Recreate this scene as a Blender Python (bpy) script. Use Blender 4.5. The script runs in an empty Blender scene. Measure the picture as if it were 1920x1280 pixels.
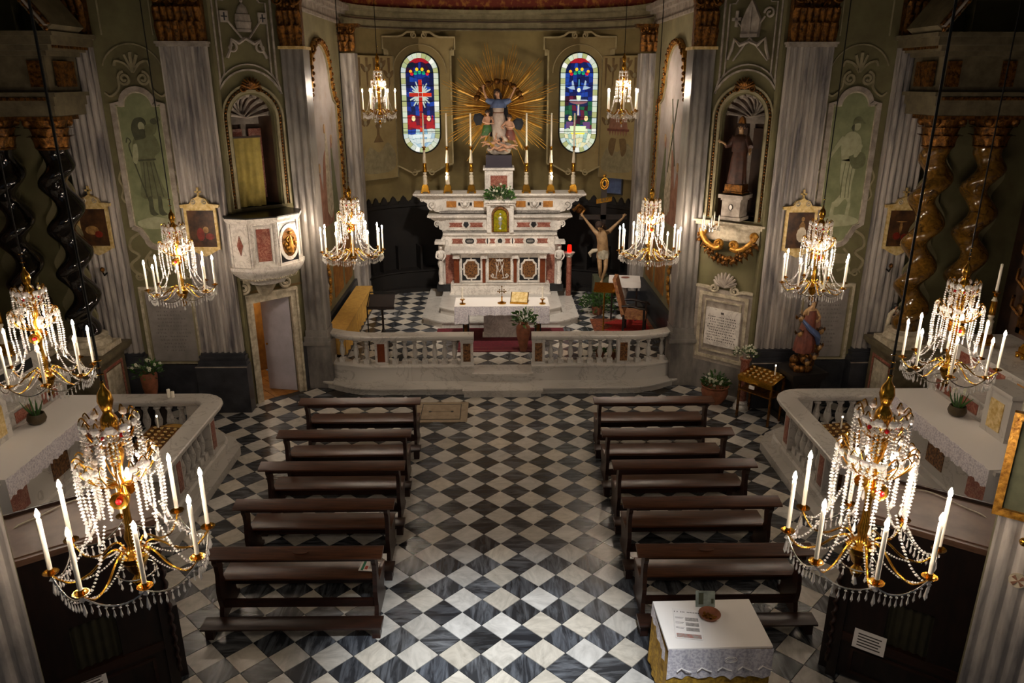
import bpy, bmesh, math, random
from math import sin, cos, pi, radians as R, sqrt, atan2
from mathutils import Vector, Matrix, noise
random.seed(7)
S = bpy.context.scene
COL = S.collection
# ---------------------------------------------------------------- camera, world, big lights, exposure
PITCH, YAW = 19.038, 1.18
cd = bpy.data.cameras.new('camera'); cam = bpy.data.objects.new('camera', cd); COL.objects.link(cam)
cam.location = (-0.07, 0, 6.0); cam.rotation_euler = (R(90 - PITCH), 0, R(-YAW))
cd.sensor_width = 36; cd.lens = 36 * 1420 / 1920; cd.clip_start = .05; S.camera = cam
S.view_settings.view_transform = 'Standard'; S.view_settings.look = 'None'
S.view_settings.gamma = 1; S.view_settings.use_curve_mapping = False
S.view_settings.exposure = -0.18
w = bpy.data.worlds.new('world'); S.world = w; w.use_nodes = True
w.node_tree.nodes['Background'].inputs[0].default_value = (.75, .85, 1, 1)
w.node_tree.nodes['Background'].inputs[1].default_value = 0.06
def lamp(name, kind, loc, target, energy, color, **kw):
    l = bpy.data.lights.new(name, kind); l.energy = energy; l.color = color
    for k, v in kw.items(): setattr(l, k, v)
    o = bpy.data.objects.new(name, l); COL.objects.link(o); o.location = loc
    o.rotation_euler = (Vector(target) - Vector(loc)).to_track_quat('-Z', 'Y').to_euler()
    return o
# assumed window daylight on the near floor: unseen spot added above the camera
lamp('assumed_daylight_spot', 'SPOT', (.5, 1.2, 9.2), (.0, 6.05, 0), 8800, (.86, .93, 1), spot_size=R(26), spot_blend=1.0, shadow_soft_size=.25)
lamp('nave_fill', 'AREA', (0, -1.5, 9.0), (0, 12, 3), 22, (1, .86, .70), size=5)  # unseen area light added behind the camera to lift the nave
lamp('assumed_altar_spot', 'SPOT', (0, 13.6, 8.6), (0, 18.6, 2.0), 2600, (1, .90, .78), spot_size=R(58), spot_blend=.9, shadow_soft_size=.2)  # unseen front spot, assumed from how evenly bright the altar is
for sx in (-1, 1): lamp('sunburst_fill', 'SPOT', (sx*1.65, 20.0, 3.5), (sx*.35, 21.15, 5.3), 170, (1, .86, .62), spot_size=R(85), spot_blend=.8, shadow_soft_size=.05)  # unseen spots added on both sides to brighten the gilded rays
lamp('statue_fill', 'SPOT', (0, 17.2, 3.4), (0, 20.6, 5.4), 70, (1, .92, .8), spot_size=R(40), spot_blend=.8, shadow_soft_size=.1)  # unseen frontal spot, put in to brighten the statue group
BULB = 780.0      # emission of every candle bulb

# ---------------------------------------------------------------- materials
def lin(c): return tuple(((x/12.92) if x <= .04045 else ((x+.055)/1.055)**2.4) for x in c)
def hexc(h):
    if isinstance(h, tuple): return h + (1,)
    h = h.lstrip('#'); return lin(tuple(int(h[i:i+2], 16)/255 for i in (0, 2, 4))) + (1,)
MATS = {}
def mat(name, c1='#888888', c2=None, scale=6, rough=.5, metal=0, bump=0, kind='noise', vs=(1, 1, 1), lohi=(.35, .65),
        emis=None, es=0, rnd=0, coat=0, trans=0, detail=5, dist=0, c3=None, alpha=1, spec=.5):
    if name in MATS: return MATS[name]
    m = bpy.data.materials.new(name); MATS[name] = m; m.use_nodes = True
    nt = m.node_tree; b = nt.nodes['Principled BSDF']; N = nt.nodes.new; L = nt.links.new
    b.inputs['Roughness'].default_value = rough; b.inputs['Metallic'].default_value = metal
    b.inputs['Base Color'].default_value = hexc(c1); b.inputs['Coat Weight'].default_value = coat
    b.inputs['Transmission Weight'].default_value = trans; b.inputs['Specular IOR Level'].default_value = spec
    b.inputs['Alpha'].default_value = alpha
    if emis:
        b.inputs['Emission Color'].default_value = hexc(emis); b.inputs['Emission Strength'].default_value = es
    if c2:
        tc = N('ShaderNodeTexCoord'); mp = N('ShaderNodeMapping'); mp.inputs['Scale'].default_value = vs
        L(tc.outputs['Object'], mp.inputs[0])
        fac = None
        if rnd:
            oi = N('ShaderNodeObjectInfo'); ge = N('ShaderNodeNewGeometry'); ad = N('ShaderNodeMath'); ad.operation = 'ADD'
            L(oi.outputs['Random'], ad.inputs[0]); L(ge.outputs['Random Per Island'], ad.inputs[1])
            ml = N('ShaderNodeMath'); ml.operation = 'MULTIPLY'; ml.inputs[1].default_value = 37.7; L(ad.outputs[0], ml.inputs[0])
            L(ml.outputs[0], mp.inputs['Location'])
            fr = N('ShaderNodeMath'); fr.operation = 'FRACT'; L(ad.outputs[0], fr.inputs[0])
        if kind == 'wave':
            t = N('ShaderNodeTexWave'); t.inputs['Scale'].default_value = scale; t.inputs['Distortion'].default_value = dist or 6
            t.inputs['Detail'].default_value = detail; t.bands_direction = 'Z' if vs[2] > vs[0] else 'X'
        elif kind == 'brick':
            t = N('ShaderNodeTexVoronoi'); t.inputs['Scale'].default_value = scale
        else:
            t = N('ShaderNodeTexNoise'); t.inputs['Scale'].default_value = scale; t.inputs['Detail'].default_value = detail
            t.inputs['Roughness'].default_value = .62; t.inputs['Distortion'].default_value = dist
        L(mp.outputs[0], t.inputs['Vector'])
        out = t.outputs['Distance'] if kind == 'brick' else (t.outputs['Fac'] if 'Fac' in t.outputs else t.outputs[0])
        if kind == 'vein':
            sb = N('ShaderNodeMath'); sb.operation = 'SUBTRACT'; sb.inputs[1].default_value = .5; L(out, sb.inputs[0])
            ab = N('ShaderNodeMath'); ab.operation = 'ABSOLUTE'; L(sb.outputs[0], ab.inputs[0]); out = ab.outputs[0]
        cr = N('ShaderNodeValToRGB'); e = cr.color_ramp.elements
        e[0].position, e[1].position = lohi; e[0].color = hexc(c2); e[1].color = hexc(c1)
        if c3:
            x = e.new((lohi[0]+lohi[1])/2); x.color = hexc(c3)
        L(out, cr.inputs[0]); col = cr.outputs[0]
        if kind == 'vein':      # large soft clouds under the veins
            n2 = N('ShaderNodeTexNoise'); n2.inputs['Scale'].default_value = scale*.6; L(mp.outputs[0], n2.inputs['Vector'])
            mr = N('ShaderNodeMapRange'); mr.inputs[1].default_value = .3; mr.inputs[2].default_value = .7; mr.inputs[3].default_value = .72; mr.inputs[4].default_value = 1.1
            L(n2.outputs[0], mr.inputs[0]); mx = N('ShaderNodeVectorMath'); mx.operation = 'SCALE'
            L(col, mx.inputs[0]); L(mr.outputs[0], mx.inputs['Scale']); col = mx.outputs[0]
        if rnd:
            hs = N('ShaderNodeHueSaturation'); L(col, hs.inputs['Color'])
            m2 = N('ShaderNodeMapRange'); m2.inputs[3].default_value = 1-rnd; m2.inputs[4].default_value = 1+rnd
            L(fr.outputs[0], m2.inputs[0]); L(m2.outputs[0], hs.inputs['Value'])
            f2 = N('ShaderNodeMath'); f2.operation = 'MULTIPLY'; f2.inputs[1].default_value = 7.3; L(ad.outputs[0], f2.inputs[0])
            f3 = N('ShaderNodeMath'); f3.operation = 'FRACT'; L(f2.outputs[0], f3.inputs[0])
            m3 = N('ShaderNodeMapRange'); m3.inputs[3].default_value = .6; m3.inputs[4].default_value = 1.45
            L(f3.outputs[0], m3.inputs[0]); L(m3.outputs[0], hs.inputs['Saturation']); col = hs.outputs[0]
        L(col, b.inputs['Base Color'])
        if bump:
            bp = N('ShaderNodeBump'); bp.inputs['Strength'].default_value = bump; bp.inputs['Distance'].default_value = .02
            L(out, bp.inputs['Height']); L(bp.outputs[0], b.inputs['Normal'])
    return m
M = dict(
 tile_light=mat('tile_light', '#c6c0b6', '#a39d94', scale=2.4, lohi=(.3, .62), rough=.3, rnd=.15, dist=2.5, vs=(1, 1.8, 1), detail=9),
 tile_dark=mat('tile_dark', '#2b2c2f', '#6e7176', scale=2.0, vs=(1, 6, 1), lohi=(.25, .56), rough=.27, rnd=.42, dist=.7, detail=9),
 mortar=mat('mortar', '#3a332c', '#2a2520', scale=20, rough=.9),
 marble=mat('white_marble', '#c8c3bc', '#a8a29b', scale=1.1, kind='vein', lohi=(0, .02), rough=.3, dist=2),
 marble_w=mat('altar_marble', '#e4ddd4', '#c2b9b0', scale=3.5, kind='vein', lohi=(0, .04), rough=.28, dist=1.5),
 fluted=mat('fluted_marble', '#aca49c', '#5c585c', scale=1.6, vs=(3, 3, .55), lohi=(.30, .58), rough=.45, dist=.6, detail=7),
 greymarble=mat('grey_marble', '#8b857e', '#534f4d', scale=2.5, vs=(1, 1, .4), lohi=(.35, .65), rough=.35),
 slate=mat('slate_plinth', '#3b3c41', '#24252a', scale=3, rough=.35, detail=7),
 wall=mat('olive_plaster', '#6f6a48', '#544c33', scale=1.4, rough=.85, detail=8, lohi=(.3, .7)),
 wall_l=mat('pale_plaster', '#8a8260', '#6c6347', scale=1.6, rough=.85, detail=8, lohi=(.3, .7)),
 apse=mat('apse_plaster', '#8f7f52', '#6e5f3c', scale=1.2, rough=.85, detail=8, lohi=(.3, .7)),
 mould=mat('painted_moulding', '#948a6c', '#786f54', scale=5, rough=.8),
 mould2=mat('grey_moulding', '#a79c90', '#7b7168', scale=6, rough=.7),
 stucco=mat('pale_stucco', '#c3b7a0', '#8e8470', scale=9, rough=.8),
 fres_g=mat('fresco_ground', '#868a67', '#6f7352', scale=3, rough=.9, detail=8),
 fres_d=mat('fresco_dark', '#50523d', '#434431', scale=8, rough=.9),
 fres_m=mat('fresco_mid', '#6b6d50', '#5c5e42', scale=8, rough=.9),
 fres_l=mat('fresco_light', '#a9a888', '#949475', scale=8, rough=.9),
 sky=mat('fresco_sky', '#a99c98', '#8a7b6c', scale=1.8, rough=.9, detail=8, lohi=(.3, .7), c3='#98908c'),
 rosy=mat('fresco_rose', '#9a6f5c', '#78523f', scale=4, rough=.9),
 gold=mat('gilding', '#c8923a', '#7a4f18', scale=22, rough=.38, metal=.6, bump=.5),
 gold_d=mat('aged_gilding', '#8a5a20', '#2f1c0c', scale=16, rough=.45, metal=.75, bump=.8),
 brass=mat('brass', '#d9a441', '#a87420', scale=30, rough=.22, metal=1),
 retable=mat('retable_stone', '#6a6049', '#4c4432', scale=5, rough=.5, detail=7),
 redbrown=mat('red_brown_marble', '#7a3c1e', '#5c2a14', scale=7, rough=.3, detail=7),
 apse_l=mat('apse_cream', '#a39268', '#85744c', scale=1.6, rough=.88, detail=8, lohi=(.3, .7)),
 apse_b=mat('apse_brown', '#75603f', '#5f4c30', scale=4, rough=.9, detail=8),
 brown_r=mat('brown_robe', '#4c2c20', '#2c1810', scale=8, rough=.5),
 mould_h=mat('cream_moulding', '#b5a67e', '#9a8b66', scale=5, rough=.8),
 ray_gold=mat('ray_gilding', '#dba94e', '#a87a30', scale=8, rough=.4, metal=.35),
 faint=mat('faint_lettering', '#716b68', rough=.8), tablet=mat('tablet_stone', '#8f8883', '#7a7470', scale=4, rough=.5),
 pot_b=mat('bronze_pot', '#4a3c22', '#2f2614', scale=9, rough=.5),
 olive_cloth=mat('olive_yellow_cloth', '#94833f', '#7c6d34', scale=6, rough=.9),
 black_m=mat('black_marble', '#0d0b0a', '#3a302c', scale=5, kind='vein', lohi=(0, .006), rough=.08, coat=.6, dist=2),
 gold_m=mat('golden_marble', '#6e4e1a', '#33200a', scale=7, lohi=(.32, .66), rough=.12, coat=.6, dist=1.6, detail=7),
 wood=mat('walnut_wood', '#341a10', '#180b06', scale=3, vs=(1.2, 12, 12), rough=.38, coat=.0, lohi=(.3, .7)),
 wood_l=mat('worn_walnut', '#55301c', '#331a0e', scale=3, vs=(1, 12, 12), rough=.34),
 wood_d=mat('dark_wood', '#22130e', '#100907', scale=4, vs=(4, 4, 1), rough=.45),
 conf_top=mat('dusty_wood', '#6f5240', '#553c2c', scale=3, rough=.5, detail=7),
 stall=mat('stall_wood', '#120b08', '#080504', scale=4, rough=.6),
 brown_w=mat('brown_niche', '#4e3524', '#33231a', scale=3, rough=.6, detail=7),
 redmarble=mat('red_marble', '#86483a', '#b0806c', scale=9, kind='vein', lohi=(0, .05), rough=.3, dist=1.5),
 yelmarble=mat('yellow_marble', '#c0853c', '#8a5622', scale=7, rough=.3, detail=7, dist=1),
 brocat=mat('brown_brocade_marble', '#8a6138', '#3e2214', scale=26, rough=.35, detail=3, lohi=(.4, .6)),
 greyv=mat('grey_veined_marble', '#8f8a84', '#34302e', scale=9, kind='vein', lohi=(0, .05), rough=.3, dist=2),
 blackstone=mat('black_stone', '#191a1c', '#26272a', scale=8, rough=.3),
 slab=mat('slab_stone', '#a5937b', '#8a7964', scale=8, rough=.5),
 cloth=mat('white_cloth', '#e6e0da', rough=.95),
 lace=mat('lace', '#d8d2d4', '#b4adb6', scale=38, rough=.95, lohi=(.42, .55)),
 yellow=mat('yellow_damask', '#b98f2a', '#8a6618', scale=25, rough=.8, lohi=(.42, .58)),
 yellow_l=mat('yellow_cloth', '#d8ac55', '#c4964a', scale=12, rough=.85),
 red_c=mat('red_carpet', '#641420', '#4a0c16', scale=20, rough=.95),
 red_r=mat('red_rug', '#a82016', '#7c130e', scale=14, rough=.95),
 rug_b=mat('rug_border', '#8a4a26', '#4f2417', scale=18, rough=.95, lohi=(.4, .6)),
 terra=mat('terracotta', '#8a5236', '#6a3c24', scale=9, rough=.8),
 leaf=mat('leaves', '#4c7038', '#243d1c', scale=12, rough=.6, rnd=.25),
 petal=mat('white_petals', '#e8e8d8', '#c8c8a8', scale=20, rough=.7),
 wax=mat('candle_wax', '#f2ead8', rough=.4, emis='#f0dcc0', es=.02),
 flame=mat('bulb_glow', '#ffffff', emis='#ffead2', es=BULB),
 crystal=mat('crystal', '#fbf8f4', rough=.05, metal=0, trans=.38, spec=1, coat=1),
 silver=mat('silver_chain', '#c8c4be', rough=.25, metal=1),
 jewel=mat('red_jewel', '#b01018', rough=.1, coat=1),
 skin=mat('painted_flesh', '#c79a7c', '#b08062', scale=10, rough=.5),
 skin_d=mat('carved_flesh', '#b08e66', '#8f6f4c', scale=10, rough=.45),
 white_r=mat('ivory_robe', '#c4b2a4', '#a08c7e', scale=6, rough=.55),
 blue_r=mat('blue_mantle', '#5a6c94', '#46557a', scale=8, rough=.55),
 navy=mat('dark_mantle', '#1f232e', '#14161e', scale=8, rough=.6),
 green_r=mat('green_drape', '#3c6a2c', '#24451c', scale=8, rough=.5),
 red_robe=mat('red_robe', '#7a4030', '#552a20', scale=8, rough=.55),
 hair=mat('brown_hair', '#3b261a', '#22150e', scale=20, rough=.7),
 iron=mat('black_iron', '#15130f', rough=.5, metal=.6),
 paper=mat('paper', '#e6e0dc', rough=.8), ink=mat('ink', '#4a4440', rough=.9), inkr=mat('red_ink', '#b04a3a', rough=.9),
 green_i=mat('green_print', '#2c7a5a', rough=.8),
 curtain=mat('confessional_curtain', '#2e2a16', '#221f10', scale=6, rough=.9),
 white_d=mat('white_door_paint', '#b9b4bd', '#a8a2aa', scale=3, rough=.5),
 ochre=mat('ochre_corridor', '#a5702c', '#7c4f1c', scale=5, rough=.6),
 pic=mat('dark_painting', '#5a3b22', '#24160e', scale=5, rough=.35, detail=8, coat=.3),
 picred=mat('painted_red', '#8a2c1c', '#5c1c12', scale=10, rough=.4),
 picfig=mat('painted_figures', '#a8824c', '#6c4c28', scale=14, rough=.4),
 tapes=mat('chair_tapestry', '#a8784c', '#7c4a34', scale=14, rough=.9, lohi=(.4, .6)),
 vault=mat('vault_fresco', '#7a2a14', '#b0742a', scale=7, rough=.7, lohi=(.36, .5), detail=4),
 red_glass=mat('red_glass', '#d01008', rough=.1, emis='#ff1808', es=2.5),
 white_b=mat('white_bracket', '#d8cdb8', '#b0a288', scale=9, rough=.6),
 pale_gold=mat('pale_gilding', '#e2cc98', '#b8964e', scale=14, rough=.5, metal=.25),
)

# ---------------------------------------------------------------- mesh builder
class MB:
    def __init__(s, T=None): s.v = []; s.f = []; s.T = T; s.mi = []; s.cm = 0
    def add(s, vs, fs):
        n = len(s.v)
        s.v += [tuple(s.T @ Vector(v)) for v in vs] if s.T is not None else [tuple(v) for v in vs]
        s.f += [tuple(n+i for i in f) for f in fs]; s.mi += [s.cm]*len(fs); return s
    def box(s, x0, x1, y0, y1, z0, z1):
        if x0 > x1: x0, x1 = x1, x0
        if y0 > y1: y0, y1 = y1, y0
        return s.add([(x, y, z) for x in (x0, x1) for y in (y0, y1) for z in (z0, z1)],
                     [(0, 1, 3, 2), (4, 6, 7, 5), (0, 4, 5, 1), (2, 3, 7, 6), (0, 2, 6, 4), (1, 5, 7, 3)])
    def prism(s, pts, a, b, plane='xz'):   # pts polygon extruded from a to b on the third axis
        A = sum(pts[i][0]*pts[(i+1) % len(pts)][1]-pts[(i+1) % len(pts)][0]*pts[i][1] for i in range(len(pts)))
        if A < 0: pts = pts[::-1]
        if a > b: a, b = b, a
        P = {'xz': lambda p, d: (p[0], d, p[1]), 'xy': lambda p, d: (p[0], p[1], d), 'yz': lambda p, d: (d, p[0], p[1])}[plane]
        n = len(pts); vs = [P(p, a) for p in pts]+[P(p, b) for p in pts]
        fr = tuple(range(n)); bk = tuple(range(2*n-1, n-1, -1))
        fs = [(i, i+n, (i+1) % n+n, (i+1) % n) for i in range(n)] + [fr, bk]
        if plane in ('xy', 'yz'): fs = [f[::-1] for f in fs]
        return s.add(vs, fs)
    def lathe(s, prof, n=16, c=(0, 0, 0), sx=1, sy=1, a0=0, a1=2*pi):
        full = abs(a1-a0-2*pi) < 1e-6; m = n if full else n+1; vs = []; fs = []
        for r, z in prof:
            for i in range(m):
                a = a0+(a1-a0)*i/n; vs.append((c[0]+r*cos(a)*sx, c[1]+r*sin(a)*sy, c[2]+z))
        for j in range(len(prof)-1):
            for i in range(n):
                k = (i+1) % m; fs.append((j*m+i, j*m+k, (j+1)*m+k, (j+1)*m+i))
        if full:
            fs.append(tuple(range(m))[::-1]); fs.append(tuple((len(prof)-1)*m+i for i in range(m)))
        return s.add(vs, fs)
    def tube(s, pts, r, n=8, flat=1):
        pts = [Vector(p) for p in pts]; k = len(pts); rs = r if isinstance(r, (list, tuple)) else [r]*k
        vs = []; fs = []; up = None
        for i, p in enumerate(pts):
            d = (pts[min(i+1, k-1)]-pts[max(i-1, 0)]).normalized()
            if up is None: up = Vector((0, 0, 1)) if abs(d.z) < .9 else Vector((0, 1, 0))
            x = d.cross(up).normalized(); up = x.cross(d).normalized()
            for j in range(n):
                a = 2*pi*j/n; vs.append(p+x*cos(a)*rs[i]+up*sin(a)*rs[i]*flat)
        for i in range(k-1):
            for j in range(n):
                q = (j+1) % n; fs.append((i*n+j, i*n+q, (i+1)*n+q, (i+1)*n+j))
        fs.append(tuple(range(n))[::-1]); fs.append(tuple((k-1)*n+j for j in range(n)))
        return s.add(vs, fs)
    def ball(s, c, r, n=8, m=6, sc=(1, 1, 1)):
        vs = [(c[0], c[1], c[2]-r*sc[2])]; fs = []
        for j in range(1, m):
            t = -pi/2+pi*j/m
            for i in range(n):
                a = 2*pi*i/n; vs.append((c[0]+r*sc[0]*cos(t)*cos(a), c[1]+r*sc[1]*cos(t)*sin(a), c[2]+r*sc[2]*sin(t)))
        vs.append((c[0], c[1], c[2]+r*sc[2])); q = len(vs)-1
        for i in range(n): fs.append((0, 1+(i+1) % n, 1+i)); fs.append((q, 1+(m-2)*n+i, 1+(m-2)*n+(i+1) % n))
        for j in range(m-2):
            for i in range(n): k = (i+1) % n; fs.append((1+j*n+i, 1+j*n+k, 1+(j+1)*n+k, 1+(j+1)*n+i))
        return s.add(vs, fs)
    def bead(s, c, r):   # faceted bead
        x, y, z = c; vs = [(x, y, z-r), (x, y, z+r)]+[(x+r*cos(i*pi/2+.4), y+r*sin(i*pi/2+.4), z) for i in range(4)]
        return s.add(vs, [f for i in range(4) for f in ((0, 2+(i+1) % 4, 2+i), (1, 2+i, 2+(i+1) % 4))])
    def drop(s, c, r, h):  # pendant hanging from c
        x, y, z = c; k = [(0, 0), (r*.35, -h*.15), (r, -h*.72), (0, -h)]
        n = 5; vs = [(x, y, z)]+[(x+k[1][0]*cos(2*pi*i/n), y+k[1][0]*sin(2*pi*i/n), z+k[1][1]) for i in range(n)]+[(x+k[2][0]*cos(2*pi*i/n), y+k[2][0]*sin(2*pi*i/n), z+k[2][1]) for i in range(n)]+[(x, y, z-h)]
        fs = []
        for i in range(n): j = (i+1) % n; fs += [(0, 1+i, 1+j), (1+i, 6+i, 6+j, 1+j), (11, 6+j, 6+i)]
        return s.add(vs, fs)
    def sweep(s, path, prof, closed=False):  # path of (x,y), profile of (offset to the left, z)
        k = len(path); n = len(prof); vs = []; fs = []
        for i, p in enumerate(path):
            if closed: a = path[i-1]; b = path[(i+1) % k]
            else: a = path[max(i-1, 0)]; b = path[min(i+1, k-1)]
            d1 = Vector((p[0]-a[0], p[1]-a[1])); d2 = Vector((b[0]-p[0], b[1]-p[1]))
            if d1.length < 1e-6: d1 = d2
            if d2.length < 1e-6: d2 = d1
            d1.normalize(); d2.normalize(); n1 = Vector((-d1.y, d1.x)); n2 = Vector((-d2.y, d2.x)); m = (n1+n2)
            m = m/max(m.length_squared/2, .2) if m.length > 1e-6 else n1
            for o, z in prof: vs.append((p[0]+m.x*o, p[1]+m.y*o, z))
        for i in range(k if closed else k-1):
            for j in range(n):
                a = i*n+j; b = i*n+(j+1) % n; c = ((i+1) % k)*n+(j+1) % n; d = ((i+1) % k)*n+j; fs.append((a, d, c, b))
        if not closed: fs.append(tuple(range(n))); fs.append(tuple((k-1)*n+j for j in range(n))[::-1])
        return s.add(vs, fs)
    def loft(s, rings, cap=True):
        n = len(rings[0]); vs = [v for r in rings for v in r]; fs = []
        for i in range(len(rings)-1):
            for j in range(n): q = (j+1) % n; fs.append((i*n+j, i*n+q, (i+1)*n+q, (i+1)*n+j))
        if cap: fs.append(tuple(range(n))[::-1]); fs.append(tuple((len(rings)-1)*n+j for j in range(n)))
        return s.add(vs, fs)
    def mesh(s, name, mats, smooth=35):
        me = bpy.data.meshes.new(name); me.from_pydata(s.v, [], s.f)
        for m in (mats if isinstance(mats, (list, tuple)) else [mats]): me.materials.append(M[m] if isinstance(m, str) else m)
        me.polygons.foreach_set('material_index', s.mi)
        if smooth:
            me.polygons.foreach_set('use_smooth', [True]*len(me.polygons)); me.set_sharp_from_angle(angle=R(smooth))
        bm = bmesh.new(); bm.from_mesh(me); bmesh.ops.recalc_face_normals(bm, faces=bm.faces); bm.to_mesh(me); bm.free()
        me.update(); return me
    def build(s, name, mats, parent=None, smooth=35, loc=None, rz=0, **kw):
        return link(name, s.mesh(name, mats, smooth), parent, loc, rz, **kw)
def link(name, me, parent=None, loc=None, rz=0, **kw):
    o = bpy.data.objects.new(name, me); COL.objects.link(o)
    if parent: o.parent = parent
    if loc: o.location = loc
    if rz: o.rotation_euler = (0, 0, rz)
    for k, v in kw.items(): o[k] = v
    return o
def thing(name, label, cat, loc=(0, 0, 0), rz=0, group=None):
    o = bpy.data.objects.new(name, None); COL.objects.link(o); o.empty_display_size = .2
    o.location = loc; o.rotation_euler = (0, 0, rz); o['label'] = label; o['category'] = cat
    if group: o['group'] = group
    return o
def copy_tree(o, parent=None, label=None, loc=None, rz=None):
    c = o.copy(); COL.objects.link(c)
    if parent: c.parent = parent
    if label: c['label'] = label
    if loc is not None: c.location = loc
    if rz is not None: c.rotation_euler = (0, 0, rz)
    for ch in list(o.children): copy_tree(ch, c)
    return c
def arc(cx, cy, r, a0, a1, n, ry=None):
    ry = r if ry is None else ry
    return [(cx+r*cos(R(a0+(a1-a0)*i/n)), cy+ry*sin(R(a0+(a1-a0)*i/n))) for i in range(n+1)]
def ell(cx, cy, rx, ry=None, n=20): return arc(cx, cy, rx, 0, 360-360/n, n-1, rx if ry is None else ry)
def catm(P, n=6):  # smooth a coarse outline through points (open)
    P = [Vector(p) for p in P]; out = []
    for i in range(len(P)-1):
        a, b, c, d = P[max(i-1, 0)], P[i], P[i+1], P[min(i+2, len(P)-1)]
        for k in range(n):
            t = k/n; out.append(tuple(.5*((2*b)+(c-a)*t+(2*a-5*b+4*c-d)*t*t+(3*b-a-3*c+d)*t**3)))
    out.append(tuple(P[-1])); return out
def ribbon(mb, pts, w, a, b):  # flat moulding of width w along 2D points in xz, from depth a to b
    k = len(pts); L_ = []; R_ = []
    for i, p in enumerate(pts):
        q0 = pts[max(i-1, 0)]; q1 = pts[min(i+1, k-1)]; dx, dz = q1[0]-q0[0], q1[1]-q0[1]; l = sqrt(dx*dx+dz*dz) or 1
        ww = w[i] if isinstance(w, (list, tuple)) else w
        L_.append((p[0]-dz/l*ww/2, p[1]+dx/l*ww/2)); R_.append((p[0]+dz/l*ww/2, p[1]-dx/l*ww/2))
    vs = [(x, a, z) for x, z in L_]+[(x, a, z) for x, z in R_]+[(x, b, z) for x, z in L_]+[(x, b, z) for x, z in R_]
    fs = []
    for i in range(k-1):
        fs += [(i, k+i, k+i+1, i+1), (2*k+i, 2*k+i+1, 3*k+i+1, 3*k+i), (i, i+1, 2*k+i+1, 2*k+i), (k+i, 3*k+i, 3*k+i+1, k+i+1)]
    fs += [(0, 2*k, 3*k, k), (k-1, 2*k-1, 4*k-1, 3*k-1)]
    mb.add(vs, fs)
def scroll(cx, cz, r, turns=1.6, start=0, dirn=1, n=22):
    return [(cx+r*(1-.8*i/n)*cos(start+dirn*2*pi*turns*i/n), cz+r*(1-.8*i/n)*sin(start+dirn*2*pi*turns*i/n)) for i in range(n+1)]
def skin_body(name, pts, edges, radii, m, parent, sub=1, loc=None):
    me = bpy.data.meshes.new('tmp'); me.from_pydata(pts, edges, []); o = bpy.data.objects.new('tmp', me); COL.objects.link(o)
    sk = o.modifiers.new('s', 'SKIN'); sk.use_smooth_shade = True
    for i, r in enumerate(radii):
        r = r if isinstance(r, tuple) else (r, r); me.skin_vertices[0].data[i].radius = r
    me.skin_vertices[0].data[0].use_root = True
    ss = o.modifiers.new('b', 'SUBSURF'); ss.levels = sub; ss.render_levels = sub
    dg = bpy.context.evaluated_depsgraph_get(); ev = o.evaluated_get(dg); nm = bpy.data.meshes.new_from_object(ev)
    nm.name = name; nm.materials.clear(); nm.materials.append(M[m]); nm.polygons.foreach_set('use_smooth', [True]*len(nm.polygons))
    bpy.data.objects.remove(o); bpy.data.meshes.remove(me)
    return link(name, nm, parent, loc)
# ================================================================ SETTING: floors
D = .467; HD = D/2*.988
def side_y(x):   # front line of the angled walls at |x|
    return 13.55 if abs(x) > 4.85 else 13.6+(4.85-abs(x))*.9
tile_v = []
for k in range(6):   # slightly different thickness and size, so joints and heights vary
    h = .012+.0015*random.random(); q = HD*random.uniform(.985, 1)
    tile_v.append((q, h))
def tile_mb(mb, x, y, z, q, h):
    mb.prism([(x-q, y), (x, y-q), (x+q, y), (x, y+q)], z-.01, z+h, 'xy')
tile_me = {}
for c in ('light', 'dark'):
    tile_me[c] = [(lambda b: (tile_mb(b, 0, 0, 0, *tv), b.mesh('tile', 'tile_'+c, 0))[1])(MB()) for tv in tile_v]
def tiling(parent, z, inside, near=None, limit=300):
    L_ = []
    for j in range(-2, 50):
        for i in range(-18, 19):
            L_.append((i*D-.04, 6.55+(j-4+.5)*D, 'light')); L_.append(((i+.5)*D-.04, 6.55+(j-4)*D, 'dark'))
    L_ = [t for t in L_ if inside(t[0], t[1])]
    L_.sort(key=lambda t: (t[0]*1.0)**2+t[1]**2)
    for k, (x, y, c) in enumerate(L_[:limit]):
        link('floor_tile', random.choice(tile_me[c]), parent, (x, y, z), rz=random.choice((0, pi/2, pi, -pi/2))+random.uniform(-.006, .006))
    if len(L_) > limit:
        b = MB()
        for x, y, c in L_[limit:]:
            b.cm = 0 if c == 'light' else 1; tile_mb(b, x, y, z, *random.choice(tile_v))
        b.build('floor_tiles', ['tile_light', 'tile_dark'], parent, 0, kind='stuff')
fl = MB().box(-9.5, 9.5, -1, 15.2, -.2, 0).build('floor', 'mortar', kind='structure')
def in_nave(x, y):
    ax = abs(x)
    if y < 5.0 or -1.72 < x < -.58 and 12.78 < y < 13.75: return False
    if ax > 4.75 and y < 12.2: return ax < 5.2 and y > 11.9
    if ax < 3.4: return y < 14.25
    return y < side_y(x)+.1 and ax < 6.8
tiling(fl, 0, in_nave)
mh = MB().box(-1.64, -.64, 12.8, 13.72, -.02, .014); mh = mh.build('tomb_slab', 'slab', fl, 0)
b = MB().box(-1.50, -.78, 12.93, 13.6, .014, .018); b.build('slab_cover', 'slab', mh, 0)
b = MB()
for x in (-1.52, -.78): b.box(x-.006, x+.006, 12.91, 13.62, .014, .019)
for y in (12.91, 13.61): b.box(-1.52, -.78, y-.006, y+.006, .014, .019)
b.box(-1.37, -.93, 13.26, 13.264, .018, .021); b.lathe([(.028, .0), (.028, .006)], 10, (-1.36, 13.26, .017)); b.lathe([(.028, .0), (.028, .006)], 10, (-.94, 13.26, .017))
b.build('slab_groove', 'blackstone', mh)
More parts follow.
